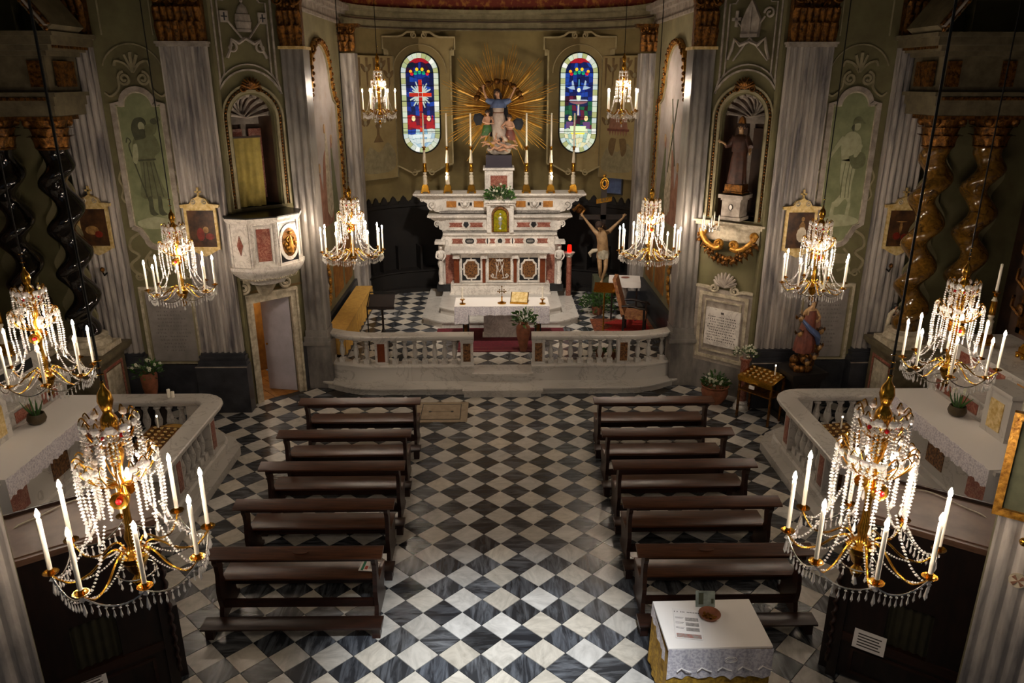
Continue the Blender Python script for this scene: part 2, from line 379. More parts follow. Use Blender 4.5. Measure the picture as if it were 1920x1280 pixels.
CZ = .33
ch = MB().prism([(-3.95, 14.85), (-3.3, 14.72), (3.3, 14.72), (3.95, 14.85), (3.95, 20.3)]+arc(0, 20.3, 3.95, 0, 180, 20, 2.4)[1:], .0, CZ, 'xy').build('floor', 'mortar', None, 0, kind='structure')
def in_ch(x, y):
    if y < 14.86 and abs(x) > .66: return False
    if abs(x) < 1.35 and 17.6 < y: return False
    if abs(x) < .98 and 15.8 < y < 17.6: return False
    if abs(x) < 1.7 and y > 18.0: return False
    return abs(x) < 3.55 and 14.82 < y < 20.3-.35+sqrt(max(0, 1-(x/3.95)**2))*1.6
tiling(ch, CZ-.012, in_ch, limit=300)
# chancel steps (white marble), curved at both ends
sp = [(-4.0, 14.62), (-3.75, 14.55), (-3.4, 14.36), (-3.0, 14.15), (-2.6, 14.06), (-2.3, 14.05)]
full = catm(sp, 4); full = full+[(-x, y) for x, y in full[::-1]]
full2 = [p for p in full]
b = MB().sweep(full, [(0.05, 0), (.05, .11), (.005, .115), (-.005, .15), (.01, .165), (.9, .165), (.9, 0)])
st = b.build('chancel_step', 'marble', kind='structure')
MB().box(-.74, .80, 13.94, 14.2, 0, .125).box(-.77, .83, 13.90, 14.3, .125, .172).build('step_block', 'marble', st)
MB().box(-.56, .63, 14.42, 14.9, .16, .30).box(-.59, .66, 14.37, 14.9, .30, .345).build('step_block', 'marble', st)

# ================================================================ SETTING: walls
def apse_path(a=3.92, bb=2.35, n=28, y0=20.0, a0=180, a1=0):
    return arc(0, y0, a, a0, a1, n, bb)
FACE = 13.6
def fluted(mb, x0, x1, y, z0, z1, n=7, d=.055, back=.12):
    # fluted shaft: a profile of grooves extruded upwards, front at y
    w_ = (x1-x0)/n; pts = [(x0, y+back)]
    pts.append((x0, y))
    for i in range(n):
        a = x0+i*w_; pts.append((a+w_*.16, y))
        for t in (0, .25, .5, .75, 1): pts.append((a+w_*(.2+.6*t), y+d*sin(pi*t)+.002))
        pts.append((a+w_*.84, y))
    pts += [(x1, y), (x1, y+back)]
    mb.prism(pts, z0, z1, 'xy')
def leaf(mb, x, z, w_, h, y, tip=.1, n=5):  # an acanthus leaf curling outwards
    rows = []
    for i in range(n+1):
        t = i/n; ww = w_*(.55+.6*sin(pi*t*.8))*(1-.55*t**4)*.5; out = tip*(t**3)
        zz = z+h*t-(.25*h if t == 1 else 0); k = 1+.12*(i % 2)
        rows.append([(x-ww*k, y-out*.6, zz), (x-ww*.45, y-out-.02, zz), (x, y-out-.035, zz+.01), (x+ww*.45, y-out-.02, zz), (x+ww*k, y-out*.6, zz)])
    vs = [v for r in rows for v in r]+[(x, y+.03, z), (x, y+.03, z+h*.8)]
    fs = [(i*5+j, i*5+j+1, (i+1)*5+j+1, (i+1)*5+j) for i in range(n) for j in range(4)]
    mb.add(vs, fs)
def capital(x0, x1, y, z, h, parent, d=.3):
    cx = (x0+x1)/2; w_ = x1-x0; k = MB()
    k.prism([(x0, z), (x1, z), (x1, z+h*.75), (x1+.05, z+h*.88), (x0-.05, z+h*.88), (x0, z+h*.75)], y, y+.2, 'xz')
    cap = k.build('capital', 'gold_d', parent)
    n = max(3, int(w_/.12)); 
    for row, (zz, hh, m) in enumerate(((.0, .45, n), (.22, .5, n+1))):
        b = MB()
        for i in range(m): leaf(b, x0+w_*(i+.5)/m, z+h*zz, w_/m*1.15, h*hh, y-.01-.01*row, .09+.04*row)
        b.build('acanthus_leaves', 'gold_d', cap, 60)
    b = MB()
    for s in (-1, 1):
        q = scroll(cx+s*w_*.42, z+h*.8, .11, 1.4, pi/2, s)
        b.tube([(p[0], y-.09, p[1]) for p in q], .02, 6); b.tube([(cx+s*w_*.1, y-.04, z+h*.6), (cx+s*w_*.22, y-.06, z+h*.8), (q[0][0], y-.09, q[0][1])], .018, 6)
    for i in range(6): b.ball((x0+w_*(i+.5)/6+random.uniform(-.02, .02), y-.05-.03*random.random(), z+h*.72+random.uniform(-.03, .05)), .045, 6, 5)
    b.build('volute', 'gold_d', cap)
    MB().prism([(x0-.12, z+h*.88), (x1+.12, z+h*.88), (x1+.16, z+h), (x0-.16, z+h)], y-.14, y+.2, 'xz').build('abacus', 'gold_d', cap)
def pilaster(parent, x0, x1, y, zb, zt, n=7, plinth=True, cap_h=.85, m='fluted', name='pilaster'):
    b = MB(); fluted(b, x0, x1, y, zb+.22, zt, n); p = b.build(name, m, parent, 30)
    b = MB().box(x0-.03, x1+.03, y-.03, y+.12, zt, zt+.045).box(x0-.05, x1+.05, y-.05, y+.12, zt+.045, zt+.08); b.build('astragal', 'mould2', p)
    b = MB()
    for a, z0, z1 in ((.07, 0, .07), (.04, .07, .13), (.05, .13, .17), (.015, .17, .22)): b.box(x0-a, x1+a, y-a, y+.12, zb+z0, zb+z1)
    b.build('pilaster_base', 'slate', p)
    if plinth:
        MB().box(x0-.09, x1+.09, y-.15, y+.12, 0, zb).build('plinth', 'slate', p)
        MB().box(x0-.10, x1+.10, y-.16, y-.14, zb-.02, zb).build('plinth_edge', 'mould2', p)
    if cap_h: capital(x0, x1, y, zt+.08, cap_h, p)
    return p
SIDES = ((-1, 'left'), (1, 'right'))
LX = {}
for s, nm in SIDES:
    T = lambda a, bq: (min(s*a, s*bq), max(s*a, s*bq))
    # --- wall facing the nave, with two fluted pilasters
    x0, x1 = T(4.78, 7.9)
    wf = MB().box(x0, x1, FACE, FACE+.35, 0, 9.6).build('wall_'+nm, 'wall', kind='structure')
    x0, x1 = T(4.8, 7.9); MB().box(x0, x1, FACE-.05, FACE, 0, .92).build('dado', 'slate', wf)
    a, c = T(5.60, 4.84) if s < 0 else T(4.84, 5.60)
    pilaster(wf, a, c, FACE-.15, .95, 6.52)
    a, c = T(7.40, 6.72); pilaster(wf, a, c, FACE-.15, .95, 6.62, n=6)
    LX[nm] = wf
    # --- side altar recess: far wall, back wall
    w2 = MB().box(*T(9.3, 9.5), 4.5, 13.7, 0, 9.6).build('wall_'+nm, 'brown_w', kind='structure')
    rp = MB().box(*T(7.8, 9.5), 13.35, 13.6, 0, 9.6).build('recess_panel', 'wall', w2)
    for X_ in (7.62, 8.55):   # wavy marble strips on the wall, answering the twisted columns
        L1 = [(s*(X_-.2+.09*sin(z*8.4+1)), z) for z in [1.5+.08*k for k in range(43)]]; L2 = [(s*(X_+.2+.09*sin(z*8.4+2.2)), z) for z in [1.5+.08*k for k in range(43)]]
        MB().prism(L1+L2[::-1], 13.30, 13.36).build('wavy_strip', 'wall_l', rp, 0)
    # --- angled wall (pulpit on the left, niche on the right), local frame: x along, y into wall
    ang = s*-41.5; L0 = (-4.89, 13.70, 0) if s < 0 else (3.84, 14.63, 0)
    U = (lambda u: u) if s < 0 else (lambda u: 1.40-u)
    def BX(mb, u0, u1, y0, y1, z0, z1): return mb.box(U(u0), U(u1), y0, y1, z0, z1)
    nb = 3.80 if s < 0 else 3.52; cu = .66; hw = .40; sp_ = 5.36
    b = MB()
    if s < 0: BX(b, -.15, .25, 0, .35, 0, 2.02); BX(b, 1.02, 1.55, 0, .35, 0, 2.02); BX(b, -.15, 1.55, 0, .35, 2.02, nb)
    else: BX(b, -.15, 1.55, 0, .35, 0, nb)
    BX(b, -.15, cu-hw, 0, .35, nb, sp_); BX(b, cu+hw, 1.55, 0, .35, nb, sp_)
    b.prism([(U(-.15), sp_)]+[(U(x), z) for x, z in arc(cu, sp_, hw, 180, 0, 18)]+[(U(1.55), sp_), (U(1.55), 9.6), (U(-.15), 9.6)], 0, .35)
    wa = b.build('wall_'+nm, 'wall', None, 30, loc=L0, rz=R(-ang) if s < 0 else R(-41.5), kind='structure')
    wa.rotation_euler = (0, 0, R(41.5 if s < 0 else -41.5))
    LX[nm+'_a'] = wa
    # niche interior with shell half-dome
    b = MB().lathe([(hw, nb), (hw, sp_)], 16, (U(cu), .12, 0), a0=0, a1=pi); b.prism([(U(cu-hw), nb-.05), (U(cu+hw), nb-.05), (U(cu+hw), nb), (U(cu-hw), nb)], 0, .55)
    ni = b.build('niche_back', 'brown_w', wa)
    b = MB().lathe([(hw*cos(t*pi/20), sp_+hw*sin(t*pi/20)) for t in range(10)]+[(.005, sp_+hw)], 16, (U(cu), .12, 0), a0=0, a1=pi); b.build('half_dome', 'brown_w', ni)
    b = MB()
    for k in range(9):
        a = R(10+20*k); pts = []
        for j in range(7):
            t = j/6; rr = hw*.97*sin(t*pi/2); pts.append((U(cu)+rr*cos(a)*.98, .12+hw*.93*cos(t*pi/2)*max(.25, sin(a)) , sp_+rr*sin(a)))
        b.tube(pts, [.01+.035*j/6 for j in range(7)], 6)
    b.ball((U(cu), .45, sp_+.02), .06, 8, 6); b.build('shell_rib', 'mould2', ni)
    MB().box(U(cu-.36), U(cu+.36), .40, .47, sp_-.12, sp_+.01).build('niche_band', 'mould2', ni)
    BX(MB(), cu-.05, cu+.05, .44, .49, nb, sp_-.1).build('niche_stile', 'mould2', ni)
    BX(BX(MB(), cu-.33, cu-.06, .38, .44, nb+.1, sp_-.2), cu+.06, cu+.33, .38, .44, nb+.1, sp_-.2).build('niche_panel', 'redmarble' if s < 0 else 'brown_w', ni)
    # architrave and gilded bead band round the niche
    pth = lambda r: [(U(cu-r), nb)]+[(U(x), z) for x, z in arc(cu, sp_, r, 180, 0, 24)]+[(U(cu+r), nb)]
    b = MB(); ribbon(b, pth(.455), .05, -.04, 0); ribbon(b, pth(.56), .035, -.05, 0); b.build('arch_moulding', 'mould', wa)
    b = MB(); q = pth(.507); q2 = []
    for i in range(len(q)-1):
        m = max(1, int(Vector((q[i+1][0]-q[i][0], q[i+1][1]-q[i][1])).length/.055))
        for k in range(m): q2.append((q[i][0]+(q[i+1][0]-q[i][0])*(k+.5)/m, q[i][1]+(q[i+1][1]-q[i][1])*(k+.5)/m))
    for x, z in q2: b.ball((x, -.02, z), .026, 6, 4, (1, 1, 1))
    b.build('gilded_beads', 'gold_d', wa)
    b = MB()   # gilt palmette on the crown of the arch
    for k in range(9):
        a = R(20+17.5*k); b.tube([(U(cu), -.05, sp_+.5), (U(cu)+.1*cos(a), -.09, sp_+.5+.1*sin(a)), (U(cu)+.20*cos(a), -.06, sp_+.5+.19*sin(a))], [.02, .03, .012], 6)
    for t in (-1, 1): b.tube([(p[0], -.05, p[1]) for p in scroll(U(cu)+t*.15, sp_+.5, .07, 1.3, pi/2, t)], .016, 5)
    b.build('palmette', 'gold_d', wa, 50)
    # painted frame and stucco emblem above the niche
    b = MB()
    def fr(off): return [(U(x), z) for x, z in [(.14+off, 6.02+off), (.14+off, 7.35-off), (.34, 7.35-off), (.42, 7.5-off), (.90, 7.5-off), (.98, 7.35-off), (1.18-off, 7.35-off), (1.18-off, 6.02+off)]+[(x, z) for x, z in arc(cu, 5.55+off, .62, 20, 160, 12, .62)]+[(.14+off, 6.02+off)]]
    ribbon(b, fr(0), .03, -.035, 0); ribbon(b, fr(.09), .022, -.03, 0); b.build('panel_moulding', 'mould2', wa)
    b = MB(); ex, ez = U(cu), 6.78
    if s < 0:   # papal tiara over crossed keys
        prof = [(.135, 0), (.145, .04), (.13, .05), (.15, .16), (.135, .17), (.14, .19), (.13, .28), (.10, .29), (.105, .31), (.075, .40), (.03, .44), (.012, .46), (.03, .49), (.005, .53)]
        b.lathe(prof, 14, (ex, -.02, ez), 1, .5)
        for t in (-1, 1):
            b.tube([(ex+t*.05, -.05, ez-.12), (ex+t*.33, -.05, ez+.22)], .018, 6)
            b.box(ex+t*.27, ex+t*.41, -.06, -.02, ez+.14, ez+.32)
            b.tube([(p[0], -.05, p[1]) for p in scroll(ex+t*.26, ez-.25, .1, 1.1, pi/2, t)], .022, 6)
            b.tube([(ex, -.05, ez-.1), (ex+t*.14, -.06, ez-.18), (ex+t*.25, -.05, ez-.12), (ex+t*.30, -.05, ez-.30), (ex+t*.36, -.05, ez-.42)], [.03, .035, .03, .025, .03], 6)
        em = b.build('tiara_and_keys', 'mould2', wa)
        b = MB()
        for t in (-1, 1):
            b.box(ex+t*.34-.012, ex+t*.34+.012, -.065, -.06, ez+.165, ez+.295); b.box(ex+t*.34-.05, ex+t*.34+.05, -.065, -.06, ez+.22, ez+.24)
        b.build('key_cross', 'slate', em)
    else:       # mitre with crozier and processional cross
        b.prism([(ex-.15, ez-.08), (ex+.15, ez-.08), (ex+.17, ez+.2), (ex+.06, ez+.42), (ex, ez+.52), (ex-.08, ez+.38), (ex-.16, ez+.18)], -.1, 0)
        b.prism([(ex-.15, ez-.08), (ex+.15, ez-.08), (ex+.155, ez-.02), (ex-.155, ez-.02)], -.12, 0); b.box(ex-.02, ex+.02, -.12, -.09, ez-.02, ez+.4)
        b.tube([(p[0], -.05, p[1]) for p in scroll(ex+.32, ez+.3, .1, 1.3, pi, -1)], .02, 6); b.tube([(ex-.28, -.05, ez-.46), (ex+.24, -.05, ez+.25)], .016, 6)
        b.tube([(ex+.36, -.05, ez-.46), (ex-.26, -.05, ez+.2)], .016, 6); b.box(ex-.35, ex-.18, -.07, -.03, ez+.2, ez+.25); b.box(ex-.29, ex-.24, -.07, -.03, ez+.1, ez+.36)
        for t in (-1, 1): b.tube([(ex, -.05, ez-.14), (ex+t*.16, -.07, ez-.2), (ex+t*.28, -.05, ez-.1), (ex+t*.32, -.05, ez-.28), (ex+t*.38, -.05, ez-.44)], [.03, .04, .03, .03, .02], 6)
        b.build('mitre_and_crozier', 'mould2', wa)
    # dado and impost strip
    if s < 0: BX(BX(MB(), -.05, .14, -.03, .0, 0, .97), 1.14, 1.45, -.03, 0, 0, .97).build('dado', 'slate', wa)
    else: BX(MB(), -.05, 1.45, -.03, 0, 0, .66).build('dado', 'greymarble', wa)
    BX(MB(), -.04, .02, -.10, 0, 1.1 if s < 0 else 1.1, 3.4).build('pier_strip', 'stucco', wa)
    # --- corner pilaster of the chancel arch and chancel side wall
    cwx0, cwx1 = T(3.88, 4.3)
    wc = MB().box(cwx0, cwx1, 14.75, 20.3, 0, 9.6).build('wall_'+nm, 'wall_l', kind='structure')
    a, c = T(3.50, 3.90)
    b = MB(); fluted(b, a, c, 14.52, 1.25, 6.52, 3, .025, .5); p = b.build('pilaster', 'greymarble', wc, 30)
    b = MB()
    for o_, z0, z1 in ((.08, .95, 1.03), (.05, 1.03, 1.12), (.02, 1.12, 1.25)): b.box(a-o_, c+o_, 14.52-o_, 15.0, z0, z1)
    b.box(a-.02, c+.06, 14.5, 15.02, .0, .95); b.build('pilaster_base', 'greymarble', p)
    MB().box(a-.03, c+.03, 14.48, 15.03, 6.52, 6.57).build('astragal', 'pale_gold', p)
    capital(a, c, 14.52, 6.57, .95, p)
    a, c = T(3.50, 3.96)
    b = MB(); fluted(b, a, c, 19.8, .6, 6.62, 3, .02, .4); p = b.build('pilaster', 'fluted', wc, 30)
    MB().box(a-.05, c+.05, 19.74, 20.2, CZ, .6).build('pilaster_base', 'slate', p); capital(a, c, 19.8, 6.66, .62, p)
    MB().box(*T(3.80, 3.9), 15.05, 19.8, CZ, .98).build('dado', 'slate', wc)
    # painted dado band with ochre panels
    b = MB()
    for y0, y1 in ((15.4, 16.5), (17.3, 18.3), (18.6, 19.5)): b.box(*T(3.86, 3.89), y0, y1, 1.15, 2.3)
    b.build('painted_panel', 'ochre', wc)
    # entablature of the chancel
    b = MB()
    for o_, z0, z1 in ((.06, 7.28, 7.34), (.02, 7.34, 7.52), (.14, 7.52, 7.6), (.24, 7.6, 7.72)): b.box(*T(3.88-o_, 4.1), 14.6, 20.2, z0, z1)
    b.build('cornice', 'mould2', wc)
# --- apse
P = apse_path()
b = MB().sweep(P, [(0, 0), (0, 7.3), (.3, 7.3), (.3, 0)]); ap = b.build('wall_back', 'apse', kind='structure')
b = MB().sweep(apse_path(3.90, 2.33), [(-.06, 7.26), (-.06, 7.31), (-.01, 7.32), (-.01, 7.44), (-.1, 7.46), (-.1, 7.52), (-.04, 7.54), (-.04, 7.66), (-.16, 7.70), (-.18, 7.78), (.2, 7.78), (.2, 7.26)]); b.build('cornice', 'mould', ap)
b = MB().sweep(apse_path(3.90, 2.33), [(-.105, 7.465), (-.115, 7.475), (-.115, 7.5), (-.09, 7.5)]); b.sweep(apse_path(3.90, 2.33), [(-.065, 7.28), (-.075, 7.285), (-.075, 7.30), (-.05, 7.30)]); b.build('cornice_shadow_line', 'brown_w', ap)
b = MB().lathe([(3.9*cos(R(t)), 3.6*sin(R(t))) for t in range(0, 85, 7)]+[(.01, 3.6)], 32, (0, 20.0, 7.75), 1, .6, 0, pi); b.build('apse_vault', 'vault', ap)
ce = MB().box(-9.6, 9.6, -1, 20.3, 9.6, 9.8).build('ceiling', 'wall', kind='structure')
b = MB().prism([(-4.85, 9.6), (-4.85, 7.9), (-3.9, 7.9)]+arc(0, 7.9, 3.85, 180, 0, 20, 1.65)[1:-1]+[(3.9, 7.9), (4.85, 7.9), (4.85, 9.6)], 14.7, 15.1); b.build('wall_back', 'wall', kind='structure')
# ================================================================ stained-glass windows of the apse
def pane_mat(h, e=1.3):
    return mat('pane_'+h.strip('#'), h, rough=.2, emis=h, es=e)
def window(n, cx, cy, yaw, kind):
    wn = MB(); HWD, Z0, Z1 = .52, 4.08, 6.70
    zc0, zc1 = Z0+HWD, Z1-HWD
    def stad(hw, k=14): return arc(0, zc1, hw, 0, 180, k)+arc(0, zc0, hw, 180, 360, k)
    # splayed reveal, lead frame
    o, i_ = stad(HWD+.02), stad(HWD-.012); m = len(o)
    for j in range(m):
        a, b = j, (j+1) % m
        wn.add([(o[a][0], -.06, o[a][1]), (o[b][0], -.06, o[b][1]), (i_[b][0], -.06, i_[b][1]), (i_[a][0], -.06, i_[a][1]), (o[a][0], .05, o[a][1]), (o[b][0], .05, o[b][1]), (i_[b][0], .05, i_[b][1]), (i_[a][0], .05, i_[a][1])],
               [(0, 1, 2, 3), (3, 2, 6, 7), (0, 4, 5, 1), (7, 6, 5, 4)])
    w_ = wn.build('window_%d' % n, 'iron', None, 30, loc=(cx, cy, 0), rz=yaw, kind='structure')
    MB().prism(stad(HWD-.01), -.004, .03).build('leading', 'iron', w_)
    def pane(pts, h, y=-.012, e=1.3, name='glass_pane'):
        c = Vector((sum(p[0] for p in pts)/len(pts), sum(p[1] for p in pts)/len(pts)))
        pts = [(c.x+(p[0]-c.x)*.94, c.y+(p[1]-c.y)*.94) for p in pts]
        return MB().prism(pts, y, y+.01).build(name, pane_mat(h, e), w_, 0)
    # border panes
    def per(hw, t):   # point on stadium at fraction t
        Ls = zc1-zc0; A = pi*hw; tot = 2*Ls+2*A; s_ = t*tot
        if s_ < A: a = s_/hw; return (hw*cos(a), zc1+hw*sin(a))
        s_ -= A
        if s_ < Ls: return (-hw, zc1-s_)
        s_ -= Ls
        if s_ < A: a = pi+s_/hw; return (hw*cos(a), zc0+hw*sin(a))
        return (hw, zc0+s_-A)
    inner = .375
    def onin(t):   # matching point on the inner outline, by normal
        x, z = per(HWD-.012, t)
        if z > zc1 or z < zc0:
            zc = zc1 if z > zc1 else zc0; v = Vector((x, z-zc)).normalized(); return (v.x*inner, zc+v.y*inner)
        return (inner if x > 0 else -inner, z)
    N_ = 44; wh = ['#dfeee4', '#cfe0c8', '#e4ead0', '#c2d6d6', '#b9c99a', '#eef4ee']
    for j in range(N_):
        t0, t1 = j/N_, (j+1)/N_; tm = (t0+t1)/2
        p = [onin(t0), per(HWD-.012, t0), per(HWD-.012, tm), per(HWD-.012, t1), onin(t1)]
        pane(p, wh[(j*5+n) % 6] if j % 4 else '#a9b07a', e=.62 if j % 2 else .85)
    # inner field: irregular quads, clipped by the inner outline
    cols, rows = 7, 19; rnd = random.Random(n)
    ztop, zbot = zc1+inner, zc0-inner
    def hwz(z):
        if z > zc1: return sqrt(max(0, inner**2-(z-zc1)**2))
        if z < zc0: return sqrt(max(0, inner**2-(zc0-z)**2))
        return inner
    G = []
    for r in range(rows+1):
        z = zbot+(ztop-zbot)*r/rows; hw_ = max(hwz(min(max(z, zbot+.02), ztop-.02)), .05)
        G.append([((-1+2*c/cols)*hw_+(rnd.uniform(-.02, .02) if 0 < c < cols else 0), z+(rnd.uniform(-.03, .03) if 0 < c < cols and 0 < r < rows else 0)) for c in range(cols+1)])
    blue = ['#101c5c', '#16308a', '#0d1642', '#1b3f9c', '#131a50']; dark = ['#241038', '#0c1c30', '#301024', '#12302c', '#1a1438']
    for r in range(rows):
        f = r/rows
        for c in range(cols):
            if kind == 'cross':
                h = rnd.choice(blue) if .35 < f < .8 else rnd.choice(['#a01420', '#16308a', '#5a1030', '#7a1020'] if .2 < f <= .35 else (dark+['#16308a'] if f > .8 else ['#9fc4d4', '#1b3f9c', '#cfdcd4', '#86b0c8']))
                if f <= .14: h = rnd.choice(['#c9dce0', '#a8c4d8', '#e2ead8', '#7fa6c4'])
            else:
                h = rnd.choice(blue) if f > .55 else rnd.choice(['#16308a', '#0c3c30', '#301024', '#1c5a3c', '#5c1c34', '#12204c'])
                if f <= .2: h = rnd.choice(['#c9dcc8', '#e2ead0', '#9cc0b8', '#e6e2b4'])
            if f > .9: h = '#a01828'
            pane([G[r][c], G[r][c+1], G[r+1][c+1], G[r+1][c]], h, e=.9)
    # emblem pieces standing slightly proud
    Y = -.024
    zc = zbot+(ztop-zbot)*.60
    for t, h in ((-.2, '#e0a020'), (-.06, '#e8c020'), (.06, '#e8c020'), (.2, '#e0a020')): pane(ell(t*1.2, ztop-.26-abs(t)*.4, .045, .05, 8), h, Y, 1.2)
    for t, h in ((-.1, '#18a070'), (0, '#20b080'), (.1, '#18a070'), (-.19, '#c01c2c'), (.19, '#c01c2c')): pane(ell(t*1.1, ztop-.36-abs(t)*.2, .05, .05, 8), h, Y, 1.1)
    if kind == 'cross':
        for k in range(24):   # rays of the glory
            a = 2*pi*k/24+.13; rr = .30 if k % 2 else .23
            pane([(.035*cos(a+1.2)+.03*cos(a), zc+.035*sin(a+1.2)+.03*sin(a)), (rr*cos(a-.05)*1.05, zc+rr*1.25*sin(a-.05)), (rr*cos(a+.05)*1.05, zc+rr*1.25*sin(a+.05)), (.035*cos(a-1.2)+.03*cos(a), zc+.035*sin(a-1.2)+.03*sin(a))], '#b8c4bc', Y, .8)
        for x0, x1, z0, z1, h in ((-.05, .05, zc+.05, zc+.40, '#b02414'), (-.05, .05, zc-.05, zc+.05, '#a81c10'), (-.31, -.05, zc-.05, zc+.05, '#a82418'), (.05, .31, zc-.05, zc+.05, '#c43014'), (-.05, .05, zc-.45, zc-.05, '#a81c10'), (-.045, .045, zc-.85, zc-.45, '#981a14'), (-.05, .05, zc-.97, zc-.85, '#c43818')):
            pane([(x0, z0), (x1, z0), (x1, z1), (x0, z1)], h, Y-.012, 1.0)
        for t in (-1, 1):
            pane(ell(t*.21, zc-.62, .055, .075, 10), '#ead9a0', Y, 1.2); pane([(t*.3, zc-.52), (t*.34, zc-.55), (t*.34, zc-.85), (t*.12, zc-.9), (t*.14, zc-.7), (t*.27, zc-.72)], '#a01420', Y+.004, 1)
        pane([(-.26, zbot+.28), (.26, zbot+.28), (.22, zbot+.36), (-.22, zbot+.36)], '#d4e2e4', Y, 1.0)
    else:
        pane(ell(0, zc+.12, .05, .06, 10), '#d8e4c0', Y, 1.2); pane([(-.07, zc-.02), (.07, zc-.02), (.05, zc-.14), (.03, zc-.18), (-.03, zc-.18), (-.05, zc-.14)], '#cfe0b8', Y, 1.2)
        pane(arc(0, zc-.16, .27, 180, 360, 10, .09), '#8c5c64', Y, .9); pane([(-.28, zc-.16), (.28, zc-.16), (.24, zc-.13), (-.24, zc-.13)], '#b8c8dc', Y-.01, 1)
        pane([(-.02, zc-.25), (.02, zc-.25), (.03, zc-.55), (-.03, zc-.55)], '#c8c0bc', Y, .9); pane([(-.012, zc+.2), (.012, zc+.2), (.012, zc+.4), (-.012, zc+.4)], '#5ab0c8', Y, 1)
        for t in (-1, 1):
            pane([(t*.10, zc+.12), (t*.16, zc+.38), (t*.20, zc+.35), (t*.19, zc+.22), (t*.33, zc+.18), (t*.20, zc+.13)], '#9cb4cc', Y, 1)
            pane(ell(t*.22, zc-.62, .055, .075, 10), '#e8d490', Y, 1.2); pane([(t*.34, zc-.7), (t*.12, zc-.72), (t*.16, zc-.86), (t*.33, zc-.9)], '#5c3c6c', Y+.004, 1)
        pane([(-.2, zc-1.0), (.2, zc-1.0), (.24, zc-.82), (-.24, zc-.82)], '#cfe4b4', Y, 1.1); pane([(-.2, zc-1.04), (.2, zc-1.04), (.2, zc-1.0), (-.2, zc-1.0)], '#e0d440', Y, 1.2)
    # iron saddle bars and the plaster surround with scrolled hood
    b = MB()
    for z in (zc0+.05, zc0+.42, zc0+.85, zc1-.32, zc1): b.tube([(-HWD, -.04, z), (HWD, -.04, z)], .007, 4)
    b.build('saddle_bar', 'iron', w_)
    b = MB(); ribbon(b, [(x, z) for x, z in arc(0, zc1, .72, 0, 180, 20)], .02, -.09, -.05)
    X = .96; b2 = [(-X+.12, Z0-.3), (-X+.12, 6.75), (-X, 6.78), (-X, 7.08), (-.55, 7.08), (-.42, 7.12), (-.3, 7.2), (-.1, 7.2)]
    for t in (-1, 1):
        ribbon(b, [(t*x, z) for x, z in b2], .045, -.10, -.05); ribbon(b, scroll(t*.13, 7.12, .085, 1.4, pi/2, -t), .03, -.11, -.05)
        ribbon(b, [(t*(X-.12), Z0-.3), (t*.62, 3.72), (t*.3, 3.55), (t*.1, 3.6)], .04, -.09, -.05); ribbon(b, scroll(t*.25, 3.55, .09, 1.3, pi/2, t), .03, -.09, -.05)
        b.box(t*(X-.02), t*(X-.1), -.1, -.05, 6.62, 6.78)
    b.build('window_surround', 'mould_h', w_)
    b = MB(); hs = [(HWD*1.0*sin(R(a)), zc1+HWD*cos(R(a))) for a in range(0, 91, 10)]+[(HWD*cos(R(a)), zc0-HWD*sin(R(a))) for a in range(0, 91, 10)]
    for t in (-1, 1):
        q = [(0, 7.08), (X, 7.08), (X, 6.78), (X-.12, 6.75), (X-.12, Z0-.3), (.62, 3.74), (.3, 3.58), (0, 3.58)]
        b.prism([(t*x, z) for x, z in q+hs[::-1]], -.05, .1); b.build('window_field', 'apse_l', w_)
    return w_
for n, x, yaw, k in ((1, -2.12, 13, 'cross'), (2, 2.20, -13, 'fountain')):
    y = 20.0+2.35*sqrt(1-(x/3.92)**2)
    window(n, x, y-.26, R(yaw), k)

